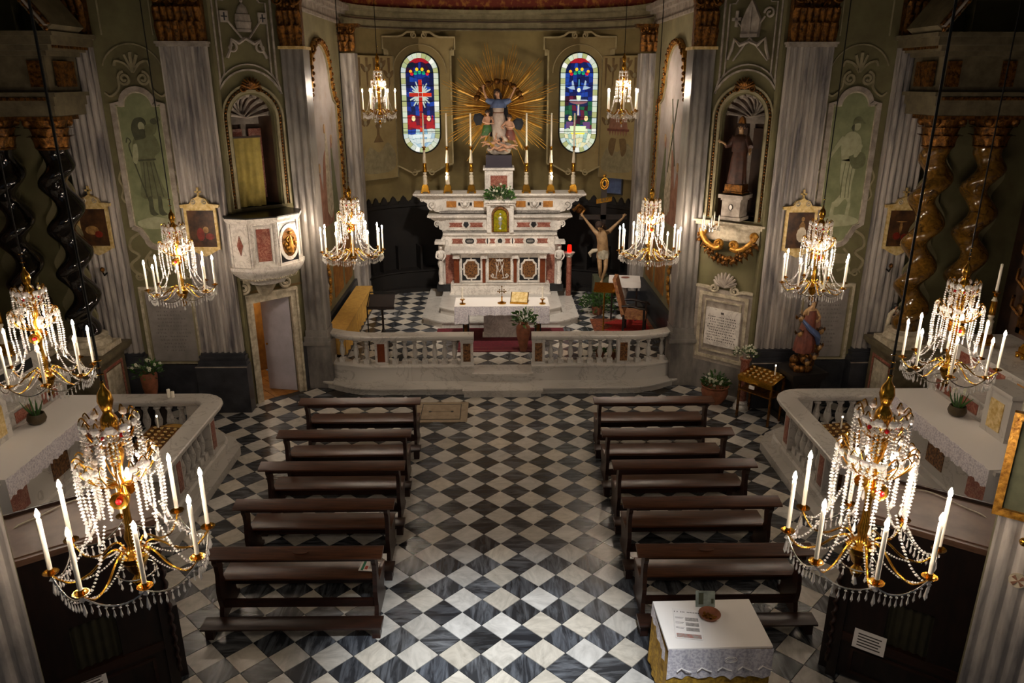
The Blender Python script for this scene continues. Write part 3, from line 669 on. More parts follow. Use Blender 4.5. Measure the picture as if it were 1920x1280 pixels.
# ================================================================ chandeliers
def chandelier(label, n=8, rr=.48, small=False, loc=(0, 0, 0), tiers=True, cord=5, lit=True, rz0=0):
    t = thing('crystal_chandelier', label, 'chandelier', loc, rz0, 'lit crystal chandeliers' if lit else None)
    st = MB(); pr = [(.005, -.30), (.03, -.28), (.045, -.24), (.02, -.2), (.05, -.16), (.075, -.1), (.10, -.06), (.10, -.03), (.05, .0), (.03, .03), (.045, .10), (.028, .16), (.022, .3), (.03, .36), (.045, .40), (.03, .43), (.024, .5), (.03, .62), (.05, .68), (.055, .73), (.035, .78), (.02, .81), (.04, .86), (.055, .91), (.05, .96), (.025, 1.0), (.035, 1.03), (.048, 1.08), (.04, 1.13), (.015, 1.17), (.012, 1.2)]
    st.lathe(pr, 14); st.build('stem', 'brass', t, 50)
    MB().tube([(0, 0, 1.2), (.0, 0, cord+1)], .008, 6).build('suspension_cord', 'iron', t)
    for k in range(4): MB().lathe([(.018, -.004), (.025, 0), (.018, .004), (.012, 0)], 8, (0, 0, 1.21+.045*k), 1 if k % 2 else .35, .35 if k % 2 else 1).build('chain_link', 'brass', t)
    if tiers:   # round gilt bosses with a red jewel, on the four sides
        for k in range(2):
            a = pi/2*3-.15+pi*k
            T_ = Matrix.Translation((.09*cos(a), .09*sin(a), .42)) @ Matrix.Rotation(a-pi/2, 4, 'Z')
            bo = MB(T_)
            bo.add(*disc(.062, .014, 18)); bo.lathe([(.001, 0)], 3)
            bo.build('gilt_boss', 'brass', t, 40)
            MB(T_).ball((0, .02, 0), .02, 8, 6, (1, .6, 1)).build('jewel', 'jewel', t)
    arm_me = pan_me = can_me = fl_me = None
    for k in range(n):
        a = 2*pi*k/n+.2
        if arm_me is None:
            q = catm([(.05, 0, -.04), (.10, 0, .03), (.17, 0, .0), (.27, 0, -.09), (.38, 0, -.115), (rr-.03, 0, -.06), (rr, 0, -.02)], 4)
            q = [(x*rr/.48 if rr < .4 else x, y, z) for x, y, z in q]; q[-1] = (rr, 0, -.02)
            arm_me = MB().tube(q, .0085, 6).mesh('arm', 'brass', 60)
            pan_me = MB().lathe([(.006, -.02), (.02, -.012), (.046, .0), (.05, .006), (.044, .006), (.02, -.002), (.018, .03), (.013, .03)], 12, (rr, 0, 0)).mesh('drip_pan', 'brass', 40)
            can_me = MB().lathe([(.0145, .01), (.0145, .39), (.009, .40)], 10, (rr, 0, 0)).mesh('candle', 'wax', 40)
            fl_me = MB().lathe([(.006, .40), (.013, .413), (.015, .425), (.010, .448), (.002, .468)], 7, (rr, 0, 0)).mesh('bulb', 'flame', 60)
        link('arm', arm_me, t, rz=a); link('drip_pan', pan_me, t, rz=a); c = link('candle', can_me, t, rz=a)
        if lit: link('bulb', fl_me, c)
        else: link('bulb', MB().lathe([(.006, .40), (.013, .413), (.015, .425), (.010, .448), (.002, .468)], 7, (rr, 0, 0)).mesh('bulb', 'wax', 60), c)
    # crystal swags between the pans, with drops
    def strand(pts, r, step=None):
        b = MB(); P_ = [Vector(p) for p in pts]; acc = 0; st_ = step or r*2.1
        for i in range(len(P_)-1):
            d = P_[i+1]-P_[i]; l = d.length
            while acc < l: b.bead(P_[i]+d*(acc/l), r*(1 if random.random() > .18 else 1.35)); acc += st_
            acc -= l
        return b
    def hang(p, q, sag, m=9): return [Vector(p).lerp(Vector(q), i/m)-Vector((0, 0, sag*4*(i/m)*(1-i/m))) for i in range(m+1)]
    A = 2*pi/n; e0 = (rr*cos(0), rr*sin(0), -.03); e1 = (rr*cos(A), rr*sin(A), -.03)
    hp = hang(e0, e1, .085 if n == 8 else .06)
    b = MB().tube(hp, .006, 5); sw = b.mesh('swag', 'silver', 60)
    b = MB(); 
    for p in hp[1:-1]: b.bead(p-Vector((0, 0, .018)), .011); b.drop(p-Vector((0, 0, .026)), .009, .07)
    b.bead(hp[0]-Vector((0, 0, .02)), .022); b.drop(hp[0]-Vector((0, 0, .04)), .014, .11)
    dr = b.mesh('crystal_drops', 'crystal', 0)
    inner = strand(hang((rr*.97, 0, -.05), (.20, 0, .30), .10), .011).mesh('crystal_strand', 'crystal', 0)
    in2 = strand(hang((rr*.97, 0, -.05), (.07, 0, .02), .10), .009).mesh('crystal_strand', 'crystal', 0)
    for k in range(n):
        a = 2*pi*k/n+.2
        link('swag', sw, t, rz=a); link('crystal_drops', dr, t, rz=a, kind='stuff'); link('crystal_strand', inner, t, rz=a); link('crystal_strand', in2, t, rz=a)
    # lower hoop under the hub
    b = MB().tube([(.12*cos(i*pi/8), .12*sin(i*pi/8), -.17) for i in range(17)], .005, 5); b.build('hoop', 'silver', t)
    b = MB()
    for i in range(10):
        a = 2*pi*i/10; b.bead((.12*cos(a), .12*sin(a), -.19), .011); b.drop((.12*cos(a), .12*sin(a), -.2), .009, .06)
    b.drop((0, 0, -.29), .02, .08); b.build('crystal_drops', 'crystal', t, 0, kind='stuff')
    # middle and upper tiers: curled gilt branches carrying hanging strands
    for z0, r0, ln, m in ((.66, .245, .40, 16), (.92, .165, .27, 12)) if tiers else ((.60, .16, .34, 10), (.80, .09, .16, 8)):
        br = MB().tube(catm([(.025, 0, z0-.16), (r0*.6, 0, z0-.12), (r0, 0, z0+.02), (r0*.9, 0, z0+.07), (r0*.75, 0, z0+.03)], 3), .005, 5).mesh('branch', 'brass', 60)
        b = strand([(r0, 0, z0), (r0+.008, 0, z0-ln*.5), (r0*.98, 0, z0-ln)], .0125); b.drop((r0*.98, 0, z0-ln), .013, .09)
        b.ball((r0*.98, 0, z0+.02), .030, 8, 5, (.5, 1, 1)); cs = b.mesh('crystal_strand', 'crystal', 0)
        b = strand([(r0*.62, 0, z0-.03), (r0*.62, 0, z0-ln*.9)], .0115); b.ball((r0*.62, 0, z0-.02), .022, 6, 4); cs2 = b.mesh('crystal_strand', 'crystal', 0)
        sw2 = strand(hang((r0, 0, z0-.02), (r0*cos(2*pi/m), r0*sin(2*pi/m), z0-.02), .05), .010).mesh('crystal_strand', 'crystal', 0)
        for k in range(m):
            a = 2*pi*k/m+.1
            if tiers and r0 > .2 and min(abs(a-1.5*pi+.15), abs(a-.5*pi+.15)) < .27: link('branch', br, t, rz=a); continue
            link('branch', br, t, rz=a); link('crystal_strand', cs, t, rz=a); link('crystal_strand', sw2, t, rz=a)
            if tiers: link('crystal_strand', cs2, t, rz=a+.2)
    if lit: MB().lathe([(.008, .50), (.018, .515), (.022, .53), (.014, .56), (.003, .58)], 8, (.05, 0, .02)).build('inner_bulb', 'flame', t)
    if tiers:
        for k in range(5):
            a = 2*pi*k/5+.5; MB().ball((.09*cos(a), .09*sin(a), .86), .016, 7, 5).build('red_bead', 'jewel', t)
    return t
def disc(r, h, n):   # disc facing +y
    vs = [(r*cos(2*pi*i/n), 0, r*sin(2*pi*i/n)) for i in range(n)]+[(r*.92*cos(2*pi*i/n), h, r*.92*sin(2*pi*i/n)) for i in range(n)]+[(r*.7*cos(2*pi*i/n), h*.6, r*.7*sin(2*pi*i/n)) for i in range(n)]
    fs = [tuple(range(n))]+[(i, (i+1) % n, n+(i+1) % n, n+i) for i in range(n)]+[(n+i, n+(i+1) % n, 2*n+(i+1) % n, 2*n+i) for i in range(n)]+[tuple(2*n+i for i in range(n))]
    return vs, fs
c8 = chandelier('large lit crystal chandelier nearest on the left, over the left confessional', loc=(-2.52, 4.4, 3.03), rz0=.36)
copy_tree(c8, label='large lit crystal chandelier nearest on the right, over the right confessional', loc=(2.41, 4.4, 3.03), rz=.33)
copy_tree(c8, label='lit crystal chandelier before the fluted pilaster left of the pulpit', loc=(-4.92, 11.4, 2.98), rz=.15)
copy_tree(c8, label='lit crystal chandelier before the right fluted pilaster, above the carved saint group', loc=(4.88, 11.4, 3.0), rz=.5)
copy_tree(c8, label='lit crystal chandelier cut by the left edge, over the left side altar', loc=(-5.15, 8.05, 2.9), rz=.3)
copy_tree(c8, label='lit crystal chandelier cut by the right edge, over the right side altar', loc=(5.12, 8.05, 2.92), rz=.1)
c12 = chandelier('lit crystal chandelier of twelve candles hanging to the right of the pulpit', n=12, rr=.56, loc=(-2.76, 14.0, 2.98), cord=5)
copy_tree(c12, label='lit crystal chandelier of twelve candles hanging left of the gilded console, by the crucifix', loc=(2.80, 14.0, 2.95), rz=.2)
c6 = chandelier('small lit crystal chandelier beside the red cross window', n=6, rr=.36, tiers=False, loc=(-2.67, 17.8, 5.35), cord=2.4)
copy_tree(c6, label='small lit crystal chandelier beside the fountain window', loc=(2.78, 17.8, 5.35), rz=.25)
# ================================================================ figures
def figure(parent, m, J, k=1.0, sub=1, loc=None, fingers=True, name='body'):
    # J: joints; k scales the limb radii. one continuous skinned surface with head, hands and feet
    P_ = []; E_ = []; Rr = []; ix = {}
    def v(n, r): ix[n] = len(P_); P_.append(J[n]); Rr.append((r[0]*k, r[1]*k) if isinstance(r, tuple) else r*k)
    def e(a, b): E_.append((ix[a], ix[b]))
    V = lambda n: Vector(J[n])
    v('pelvis', (.15, .11)); J['waist'] = V('pelvis').lerp(V('chest'), .45); v('waist', (.125, .095)); e('pelvis', 'waist'); v('chest', (.165, .115)); e('waist', 'chest')
    v('neck', .052); e('chest', 'neck'); d = V('head')-V('neck')
    J['jaw'] = V('neck')+d*.55; v('jaw', (.062, .07)); e('neck', 'jaw'); v('head', (.085, .095)); e('jaw', 'head'); J['crown'] = V('head')+d*.55; v('crown', .05); e('head', 'crown')
    for s_ in ('l', 'r'):
        if s_+'sh' in J:
            v(s_+'sh', .062); e('chest', s_+'sh'); v(s_+'el', .042); e(s_+'sh', s_+'el'); v(s_+'wr', .027); e(s_+'el', s_+'wr')
            v(s_+'ha', (.034, .018)); e(s_+'wr', s_+'ha')
            if fingers:
                dv = (V(s_+'ha')-V(s_+'wr')).normalized(); sd = dv.cross(Vector((0, 1, 0))).normalized()
                for f in range(4):
                    n = s_+'f%d' % f; J[n] = V(s_+'ha')+dv*(.075-.01*abs(f-1.4))*k+sd*(f-1.5)*.024*k; v(n, .008); e(s_+'ha', n)
                n = s_+'th'; J[n] = V(s_+'ha')+dv*.01*k+sd*.06*k; v(n, .009); e(s_+'ha', n)
        if s_+'hip' in J:
            v(s_+'hip', .085); e('pelvis', s_+'hip'); v(s_+'kn', .056); e(s_+'hip', s_+'kn'); v(s_+'an', .036); e(s_+'kn', s_+'an'); v(s_+'toe', (.038, .022)); e(s_+'an', s_+'toe')
    b = skin_body(name, P_, E_, Rr, m, parent, sub, loc)
    return b
def face(parent, J, k, m='skin', hairm='hair', long=False, dirn=(0, -1, 0)):
    h = Vector(J['head']); d = Vector(dirn).normalized(); up = (Vector(J['head'])-Vector(J['neck'])).normalized(); sd = d.cross(up).normalized()
    b = MB(); q = h+d*.088*k
    b.tube([h+d*.085*k+up*.02*k, h+d*.112*k-up*.012*k, h+d*.088*k-up*.02*k], [.008*k, .014*k, .008*k], 5)
    for s_ in (-1, 1): b.ball(h+sd*s_*.085*k, .02*k, 6, 4)
    b.build('nose_and_ears', m, parent)
    b = MB()
    for s_ in (-1, 1): b.ball(h+d*.086*k+sd*s_*.032*k+up*.015*k, .011*k, 6, 4)
    b.tube([h+d*.088*k-up*.045*k-sd*.02*k, h+d*.094*k-up*.045*k, h+d*.088*k-up*.045*k+sd*.02*k], .006*k, 4); b.build('eyes_and_mouth', hairm, parent)
    b = MB(Matrix.Translation(h-d*.045*k+up*.035*k)); b.ball((0, 0, 0), .108*k, 10, 8, (1, 1, 1.0))
    if long:
        b.T = None
        for s_ in (-1, 0, 1): b.tube([h-d*.06*k+sd*s_*.07*k, h-d*.09*k+sd*s_*.09*k-up*.12*k, h-d*.07*k+sd*s_*.08*k-up*.24*k], [.05*k, .045*k, .015*k], 6)
    b.build('hair', hairm, parent)
def robe(rings, n=28, folds=9, amp=.12, ph=0, grow=1):
    out = []
    for j, (x, y, z, rx, ry) in enumerate(rings):
        t = j/(len(rings)-1); r = []
        for i in range(n):
            a = 2*pi*i/n; f = 1+amp*((1-t)**grow)*sin(folds*a+ph+t*1.5)+amp*.4*(1-t)*sin(folds*2.3*a+t*3)
            r.append((x+rx*f*cos(a), y+ry*f*sin(a), z))
        out.append(r)
    b = MB(); b.loft(out); return b

# ================================================================ high altar
al = thing('high_altar', 'tall inlaid white marble high altar with three tiers and a curved outline', 'altar', (0.02, 19.3, CZ))
# local: x, y (0 = front of the base), z from the chancel floor
pl = MB().prism([(-1.9, 1.2), (-1.9, -1.48), (-1.42, -1.86), (1.42, -1.86), (1.9, -1.48), (1.9, 1.2)], 0, .136, 'xy'); pl.prism([(-1.93, 1.2), (-1.93, -1.5), (-1.43, -1.89), (1.43, -1.89), (1.93, -1.5), (1.93, 1.2)], .135, .17, 'xy'); pl.build('lower_step', 'marble', al, 30)
pl = MB().prism([(-1.5, 1.2), (-1.5, -1.18), (-1.12, -1.46), (1.12, -1.46), (1.5, -1.18), (1.5, 1.2)], .17, .311, 'xy'); pl.prism([(-1.52, 1.2), (-1.52, -1.2), (-1.13, -1.49), (1.13, -1.49), (1.52, -1.2), (1.52, 1.2)], .31, .335, 'xy'); pl.build('upper_step', 'marble', al, 30)
MB().box(-1.30, 1.30, -.02, 1.0, .335, .60).box(-1.33, 1.33, -.05, 1.0, .335, .38).box(-1.28, 1.28, -.04, 1.0, .6, .635).build('base', 'marble_w', al)
fr = MB().box(-1.2, 1.2, .06, .9, .635, 1.42); fr = fr.build('altar_front', 'marble_w', al)
for x0, x1 in ((-1.205, -1.07), (-.465, -.385), (.35, .43), (1.04, 1.175)): MB().box(x0, x1, -.0, .08, .64, 1.36).build('pilaster_strip', 'redbrown', fr)
def framep(parent, x0, x1, z0, z1, y, w, m='marble_w', name='panel_frame'):
    b = MB(); b.box(x0, x1, y-.02, y+.03, z0, z0+w); b.box(x0, x1, y-.02, y+.03, z1-w, z1); b.box(x0, x0+w, y-.02, y+.03, z0+w, z1-w); b.box(x1-w, x1, y-.02, y+.03, z0+w, z1-w)
    return b.build(name, m, parent)
for c in (-.755, .745):
    f = framep(fr, c-.29, c+.29, .65, 1.36, .03, .05); MB().box(c-.24, c+.24, .03, .07, .70, 1.31).build('black_inlay', 'blackstone', f)
    b = MB(); b.box(c-.25, c+.25, .01, .04, .985, 1.025); b.box(c-.02, c+.02, .01, .04, .69, 1.32)
    oc = lambda rx, rz, n_=.35: [(c-rx, 1.005-rz*.55), (c-rx*.72, 1.005-rz*.72), (c-rx*.55, 1.005-rz), (c+rx*.55, 1.005-rz), (c+rx*.72, 1.005-rz*.72), (c+rx, 1.005-rz*.55), (c+rx, 1.005+rz*.55), (c+rx*.72, 1.005+rz*.72), (c+rx*.55, 1.005+rz), (c-rx*.55, 1.005+rz), (c-rx*.72, 1.005+rz*.72), (c-rx, 1.005+rz*.55)]
    b.prism(oc(.21, .265), .005, .04); b.build('cartouche_border', 'marble_w', f); MB().prism(oc(.165, .22), -.003, .02).build('yellow_inlay', 'brocat', f)
f = framep(fr, -.36, .33, .65, 1.36, .03, .06); MB().box(-.30, .27, .03, .07, .71, 1.30).build('brown_inlay', 'brocat', f)
b = MB()
for t in (-1, 1):   # monogram under a crown, with scrolls
    b.tube([(-.015+t*.02, .02, 1.2), (-.015+t*.10, .02, .78)], .009, 5); b.tube([(-.015+t*.10, .02, 1.18), (-.015+t*.07, .02, 1.0), (-.015+t*.10, .02, .78)], .009, 5); b.tube([(-.015+t*.10, .02, 1.16), (-.015, .02, .92)], .008, 5)
    b.tube([(p[0], .02, p[1]) for p in scroll(-.015+t*.2, .83, .05, 1.2, pi/2, t)], .011, 5); b.tube([(-.015+t*.06, .02, .76), (-.015+t*.14, .02, .77), (-.015+t*.2, .02, .78)], .01, 5)
b.box(-.10, .07, .005, .03, 1.21, 1.235); b.prism([(-.10, 1.235), (.07, 1.235), (.09, 1.28), (.03, 1.255), (-.015, 1.285), (-.06, 1.255), (-.12, 1.28)], .005, .03); b.build('monogram', 'marble_w', f)
b = MB().box(-1.22, 1.22, -.02, .9, 1.36, 1.42).box(-1.24, 1.24, -.08, .9, 1.42, 1.46)
for x in (-1.14, -.42, .39, 1.11): b.box(x-.09, x+.09, -.06, .06, 1.3, 1.40)
b.build('entablature', 'marble_w', al)
MB().box(-1.28, 1.28, -.14, .75, 1.46, 1.53).build('mensa_slab', 'marble_w', al)
def inlay(par, x, z, w_, h_, y, m, shape='rect'):
    b = MB()
    if shape == 'rect': b.box(x-w_/2, x+w_/2, y-.006, y+.02, z-h_/2, z+h_/2)
    else: b.prism(arc(x-w_/2+h_/2, z, h_/2, 90, 270, 8)+arc(x+w_/2-h_/2, z, h_/2, -90, 90, 8), y-.006, y+.02)
    return b.build('inlay', m, par, 0)
def bowls(par, x, z, w_, h_, y):   # concave-ended red inlays
    MB().prism([(x-w_/2, z-h_/2), (x+w_/2, z-h_/2), (x+w_/2-.03, z), (x+w_/2, z+h_/2), (x-w_/2, z+h_/2), (x-w_/2+.03, z)], y-.006, y+.02).build('inlay', 'redmarble', par, 0)
# gradine 1
def tier(name, hw, y, z0, z1, slab_hw, slab_y, m='marble_w'):
    o = MB().box(-hw, hw, y, 1.35, z0, z1).build(name, m, al)
    MB().box(-slab_hw+.04, slab_hw-.04, slab_y+.04, 1.35, z1, z1+.03).box(-slab_hw, slab_hw, slab_y, 1.4, z1+.03, z1+.075).build('slab', m, o); return o
g1 = tier('gradine', 1.44, .45, 1.53, 1.79, 1.5, .41)
for x, w_ in ((-1.12, .30), (-.5, .26), (-.2, .16), (.2, .16), (.5, .26), (1.12, .30)): bowls(g1, x, 1.66, w_, .13, .45)
for x in (-.8, 0, .8):
    q = .24 if x else .12; inlay(g1, x, 1.66, q, .135, .447, 'blackstone', 'oval'); inlay(g1, x, 1.66, q-.07, .07, .44, 'greyv', 'oval')
for x in (-.33, .33): inlay(g1, x, 1.66, .03, .14, .447, 'blackstone')
g2 = tier('gradine', 1.5, .60, 1.865, 2.24, 1.9, .5)
for x0, x1 in ((-1.42, -.36), (.36, 1.42)):
    c = (x0+x1)/2; f = framep(g2, x0, x1, 1.93, 2.2, .6, .035); MB().box(x0+.05, x1-.05, .585, .6, 1.975, 2.155).build('inlay_ground', 'marble_w', f)
    for t in (-1, 1): bowls(f, c+t*.27, 2.065, .36, .12, .58)
    MB().prism([(c-.05, 2.14), (c+.05, 2.14), (c+.075, 2.06), (c, 1.985), (c-.075, 2.06)], .56, .6).build('heart_boss', 'blackstone', f)
MB().box(-1.52, 1.52, .56, .62, 1.872, 1.91).build('veined_strip', 'greyv', g2)
g3 = tier('gradine', 1.6, .80, 2.34, 2.78, 2.27, .68)
for x0, x1 in ((-1.45, -.38), (.38, 1.45)):
    c = (x0+x1)/2; f = framep(g3, x0, x1, 2.42, 2.73, .8, .035)
    for t in (-1, 1): inlay(f, c+t*.36, 2.575, .26, .16, .79, 'yelmarble'); inlay(f, c+t*.145, 2.58, .07, .08, .785, 'blackstone')
    b = MB().ball((c, .77, 2.575), .065, 10, 8, (.85, .6, 1.1))
    for t in (-1, 1): b.tube([(c+t*.06, .77, 2.63), (c+t*.12, .75, 2.66), (c+t*.1, .77, 2.55), (c+t*.05, .77, 2.5)], .02, 5)
    b.tube([(c-.02, .72, 2.56), (c, .70, 2.555), (c+.02, .72, 2.56)], .012, 5); b.build('cherub_head', 'marble_w', f)
MB().box(-1.6, 1.6, .76, .82, 2.345, 2.40).build('veined_strip', 'greyv', g3)
for t in (-1, 1):   # side consoles: scrolls growing outwards under the two upper slabs
    b = MB(); b.prism([(t*x, z) for x, z in [(1.5, 1.9), (1.6, 1.95), (1.62, 2.08), (1.70, 2.15), (1.84, 2.24), (1.5, 2.24)]], .62, 1.1); ribbon(b, scroll(t*1.64, 2.1, .09, 1.4, -pi/2, t), .03, .59, .64); b.build('side_scroll', 'marble_w', g2)
    b = MB(); b.prism([(t*x, z) for x, z in [(1.6, 2.36), (1.72, 2.38), (1.82, 2.5), (1.96, 2.62), (2.2, 2.77), (1.6, 2.78)]], .82, 1.2); ribbon(b, scroll(t*1.78, 2.56, .13, 1.6, -pi/2, t), .045, .77, .84); ribbon(b, scroll(t*2.05, 2.7, .06, 1.3, pi/2, t), .03, .78, .84); b.build('side_scroll', 'marble_w', g3)
    b = MB(); b.prism([(t*1.44, 1.55), (t*1.5, 1.55), (t*1.56, 1.7), (t*1.5, 1.8), (t*1.44, 1.8)], .45, .8); ribbon(b, scroll(t*1.47, 1.72, .06, 1.2, pi/2, t), .025, .42, .46); b.build('side_scroll', 'marble_w', g1)
    # wing of the altar with a carved caryatid
    wg = MB().box(t*1.28, t*1.62, .35, 1.3, .5, 1.55).build('side_wing', 'marble_w', al)
    MB().box(t*1.22, t*1.44, .30, .36, .55, 1.32).build('red_inlay', 'redmarble', wg); MB().box(t*1.26, t*1.68, .28, 1.3, .335, .52).build('black_plinth', 'blackstone', wg)
    cy = MB().lathe([(.08, 0), (.085, .04), (.06, .08), (.075, .3), (.055, .42), (.09, .55), (.075, .62)], 12, (t*1.56, .27, .55)); cy = cy.build('caryatid', 'marble_w', wg, 60)
    J = dict(pelvis=(t*1.56, .26, 1.2), chest=(t*1.56, .24, 1.38), neck=(t*1.56, .24, 1.46), head=(t*1.55, .22, 1.53), lsh=(t*1.56-.09, .24, 1.41), lel=(t*1.56-.12, .2, 1.28), lwr=(t*1.56-.05, .14, 1.25), lha=(t*1.56-.02, .13, 1.27), rsh=(t*1.56+.09, .24, 1.41), rel=(t*1.56+.13, .22, 1.3), rwr=(t*1.56+.07, .15, 1.22), rha=(t*1.56+.03, .14, 1.22))
    figure(cy, 'marble_w', J, .62, 1, fingers=False, name='torso')
    MB().box(t*1.42, t*1.7, .15, .5, 1.63, 1.70).build('cushion_cap', 'marble_w', wg)
# tabernacle
tb = MB().box(-.34, .36, .42, 1.2, 1.865, 2.72); tb = tb.build('tabernacle', 'marble_w', al)
b = MB(); [b.box(c-.05, c+.05, .36, .45, 1.9, 2.62) or b.tube([(c, .36, 2.62), (c, .30, 2.55), (c, .33, 2.42), (c, .36, 2.35)], .045, 6) for c in (-.29, .31)]; b.build('volute_pier', 'marble_w', tb)
b = MB().box(-.37, .39, .33, .5, 2.62, 2.68).box(-.40, .42, .30, .5, 2.68, 2.74).build('cornice', 'marble_w', tb)
MB().prism([(-.22, 1.9), (.24, 1.9), (.24, 2.35)]+arc(.01, 2.35, .23, 0, 180, 12)+[(-.22, 2.35)], .395, .43).build('door_surround', 'brocat', tb)
db = [(-.165, 1.92), (.185, 1.92)]+arc(.01, 2.33, .175, 0, 180, 12)
MB().prism(db, .37, .40).build('tabernacle_door', mat('green_gold', '#c8b020', '#7c8a18', scale=18, rough=.3, metal=.6, bump=.4), tb)
b = MB(); ribbon(b, db+[db[0]], .02, .36, .385); b.build('door_rim', 'brass', tb)
b = MB(); b.lathe([(.05, 0), (.02, .03), (.015, .09), (.05, .14), (.045, .2)], 10, (.01, .36, 1.99), 1, .4); b.ball((.01, .36, 2.26), .06, 10, 8, (1, .3, 1)); b.ball((.01, .35, 2.38), .03, 8, 6, (1, .4, 1)); b.build('chalice_relief', mat('silver_relief', '#d8d8d0', rough=.3, metal=.8), tb)
b = MB(); b.ball((2.13, .9, 2.42), .13, 10, 7, (1, .6, .9)); b.tube([(1.95, .8, 2.4), (2.1, .75, 2.55), (2.25, .8, 2.42), (2.15, .75, 2.3)], .05, 7); b.build('gilded_cherub', 'gold_d', al)
MB().prism([(-.06, 1.53), (.06, 1.53), (.02, 1.63), (-.02, 1.63)], .3, .34).build('card_holder', 'marble_w', al)
pd = thing('statue_pedestal', 'white marble pedestal with red inlay above the high altar tabernacle', 'pedestal', (.0, 20.3, 3.16))
MB().box(-.37, .37, 0, .6, .05, .60).box(-.41, .41, -.04, .64, .60, .66).box(-.40, .40, -.03, .62, 0.03, .05).build('pedestal_body', 'marble_w', pd)
f = framep(pd, -.26, .26, .1, .5, -.0, .035, name='panel_frame'); MB().box(-.22, .22, -.012, .0, .14, .46).build('red_inlay', 'redmarble', f)
MB().box(-.34, .34, .05, .58, .66, .98).box(-.36, .36, .03, .6, .66, .70).build('dark_plinth', mat('dark_violet', '#2c2430', rough=.6), pd)

# ---- assumption statue group
stt = thing('madonna_statue', 'painted statue of a woman in ivory robe and blue mantle raising both arms', 'statue', (.0, 20.55, 4.14))
J = dict(pelvis=(0, 0, .88), chest=(.0, .0, 1.24), neck=(0, 0, 1.40), head=(-.03, -.03, 1.54), lsh=(-.17, 0, 1.33), lel=(-.31, -.04, 1.42), lwr=(-.38, -.06, 1.62), lha=(-.385, -.07, 1.69), rsh=(.17, 0, 1.33), rel=(.29, -.04, 1.40), rwr=(.39, -.06, 1.58), rha=(.42, -.07, 1.64), rhip=(.09, 0, .8), rkn=(.10, -.08, .55), ran=(.13, -.05, .36), rtoe=(.16, -.13, .33), lhip=(-.09, 0, .8), lkn=(-.06, -.04, .55), lan=(.02, -.02, .34), ltoe=(.03, -.11, .31))
bd = figure(stt, 'skin', J, .85, 2); face(bd, J, .85, long=True)
robe([(.06, -.02, .34, .17, .13), (.03, -.02, .5, .19, .15), (.0, -.02, .75, .19, .15), (0, 0, .95, .165, .13), (0, 0, 1.08, .125, .105)], 30, 9, .13).build('ivory_robe', 'white_r', stt, 60)
robe([(0, 0, 1.06, .13, .11), (0, 0, 1.12, .14, .12), (0, 0, 1.22, .15, .125)], 24, 8, .05).build('bodice', 'white_r', stt, 60)
b = robe([(0, 0, 1.18, .19, .14), (0, 0, 1.27, .215, .145), (0, 0, 1.35, .17, .12), (0, 0, 1.40, .07, .07)], 24, 5, .08)
for t in (-1, 1): b.tube([(t*.13, 0, 1.32), (t*.24, -.03, 1.34), (t*.32, -.04, 1.38)], [.085, .075, .055], 8)
b.build('blue_mantle', 'blue_r', stt, 60)
b = MB().loft([[(x*k, .1+.05*sin(x*20)+(.03 if q else 0), z) for q in (0, 1) for x in ((-.25, -.12, 0, .12, .25) if q == 0 else (.25, .12, 0, -.12, -.25))] for z, k in ((.45, .9), (.8, 1.1), (1.1, 1.0), (1.3, .8))]); b.build('dark_mantle', 'navy', stt, 60)
MB().tube([(.1*cos(i*pi/6)*1.35, .1*sin(i*pi/6)*1.2, 1.06) for i in range(13)], .016, 6).build('girdle', 'rosy', stt)
# clouds, angels and putti at her feet
b = MB()
for k in range(16):
    a = k*2.4; b.ball((.24*cos(a)*(k/16)**.4, .16*sin(a)-.02, .08+.2*((k*7) % 16)/16), .09+.03*(k % 3), 8, 6, (1.3, 1, .8))
b.build('cloud', 'mould2', stt, 80, kind='stuff')
def angel(x, z, s, drape, rz, flying=False, sc=.62):
    a_ = thing('angel', '', 'x') if False else None
    J = dict(pelvis=(x, -.12, z), chest=(x-s*.03, -.14, z+.2), neck=(x-s*.03, -.15, z+.28), head=(x-s*.02, -.17, z+.36), lsh=(x-s*.03-.09, -.14, z+.24), lel=(x-s*.03-.14-(.06 if s > 0 else 0), -.2, z+.13), lwr=(x-s*.16, -.24, z+.09), lha=(x-s*.2, -.25, z+.10), rsh=(x-s*.03+.09, -.14, z+.24), rel=(x-s*.03+.14, -.18, z+.13), rwr=(x-s*.1+.05, -.24, z+.12), rha=(x-s*.14, -.25, z+.16),
             lhip=(x-.05, -.12, z-.04), lkn=(x-.05, -.26, z-.1), lan=(x+s*.1, -.16, z-.2), ltoe=(x+s*.15, -.2, z-.24), rhip=(x+.05, -.12, z-.04), rkn=(x+.06, -.22, z-.16), ran=(x+s*.14, -.12, z-.26), rtoe=(x+s*.18, -.16, z-.30))
    bo = figure(stt, 'skin', J, sc, 1, fingers=False, name='angel_body'); face(bo, J, sc)
    if drape: robe([(x+s*.05, -.17, z-.2, .09, .09), (x, -.16, z-.08, .13, .12), (x, -.13, z+.06, .09, .075)], 16, 5, .15).build('drape', drape, bo, 60)
    for t in (0, 1):
        w2 = MB(); pts = [(x+s*.05, z+.22), (x+s*.16, z+.30), (x+s*.30, z+.28), (x+s*.34, z+.16), (x+s*.28, z+.04), (x+s*.16, z+.06)]; w2.prism([(p[0]+t*s*.02, p[1]+t*.05) for p in pts], -.06+t*.06, -.04+t*.06); w2.build('wing', 'navy', bo, 60)
    return bo
angel(-.30, .70, -1, 'green_r', 0); angel(.30, .58, 1, 'red_robe', 0)
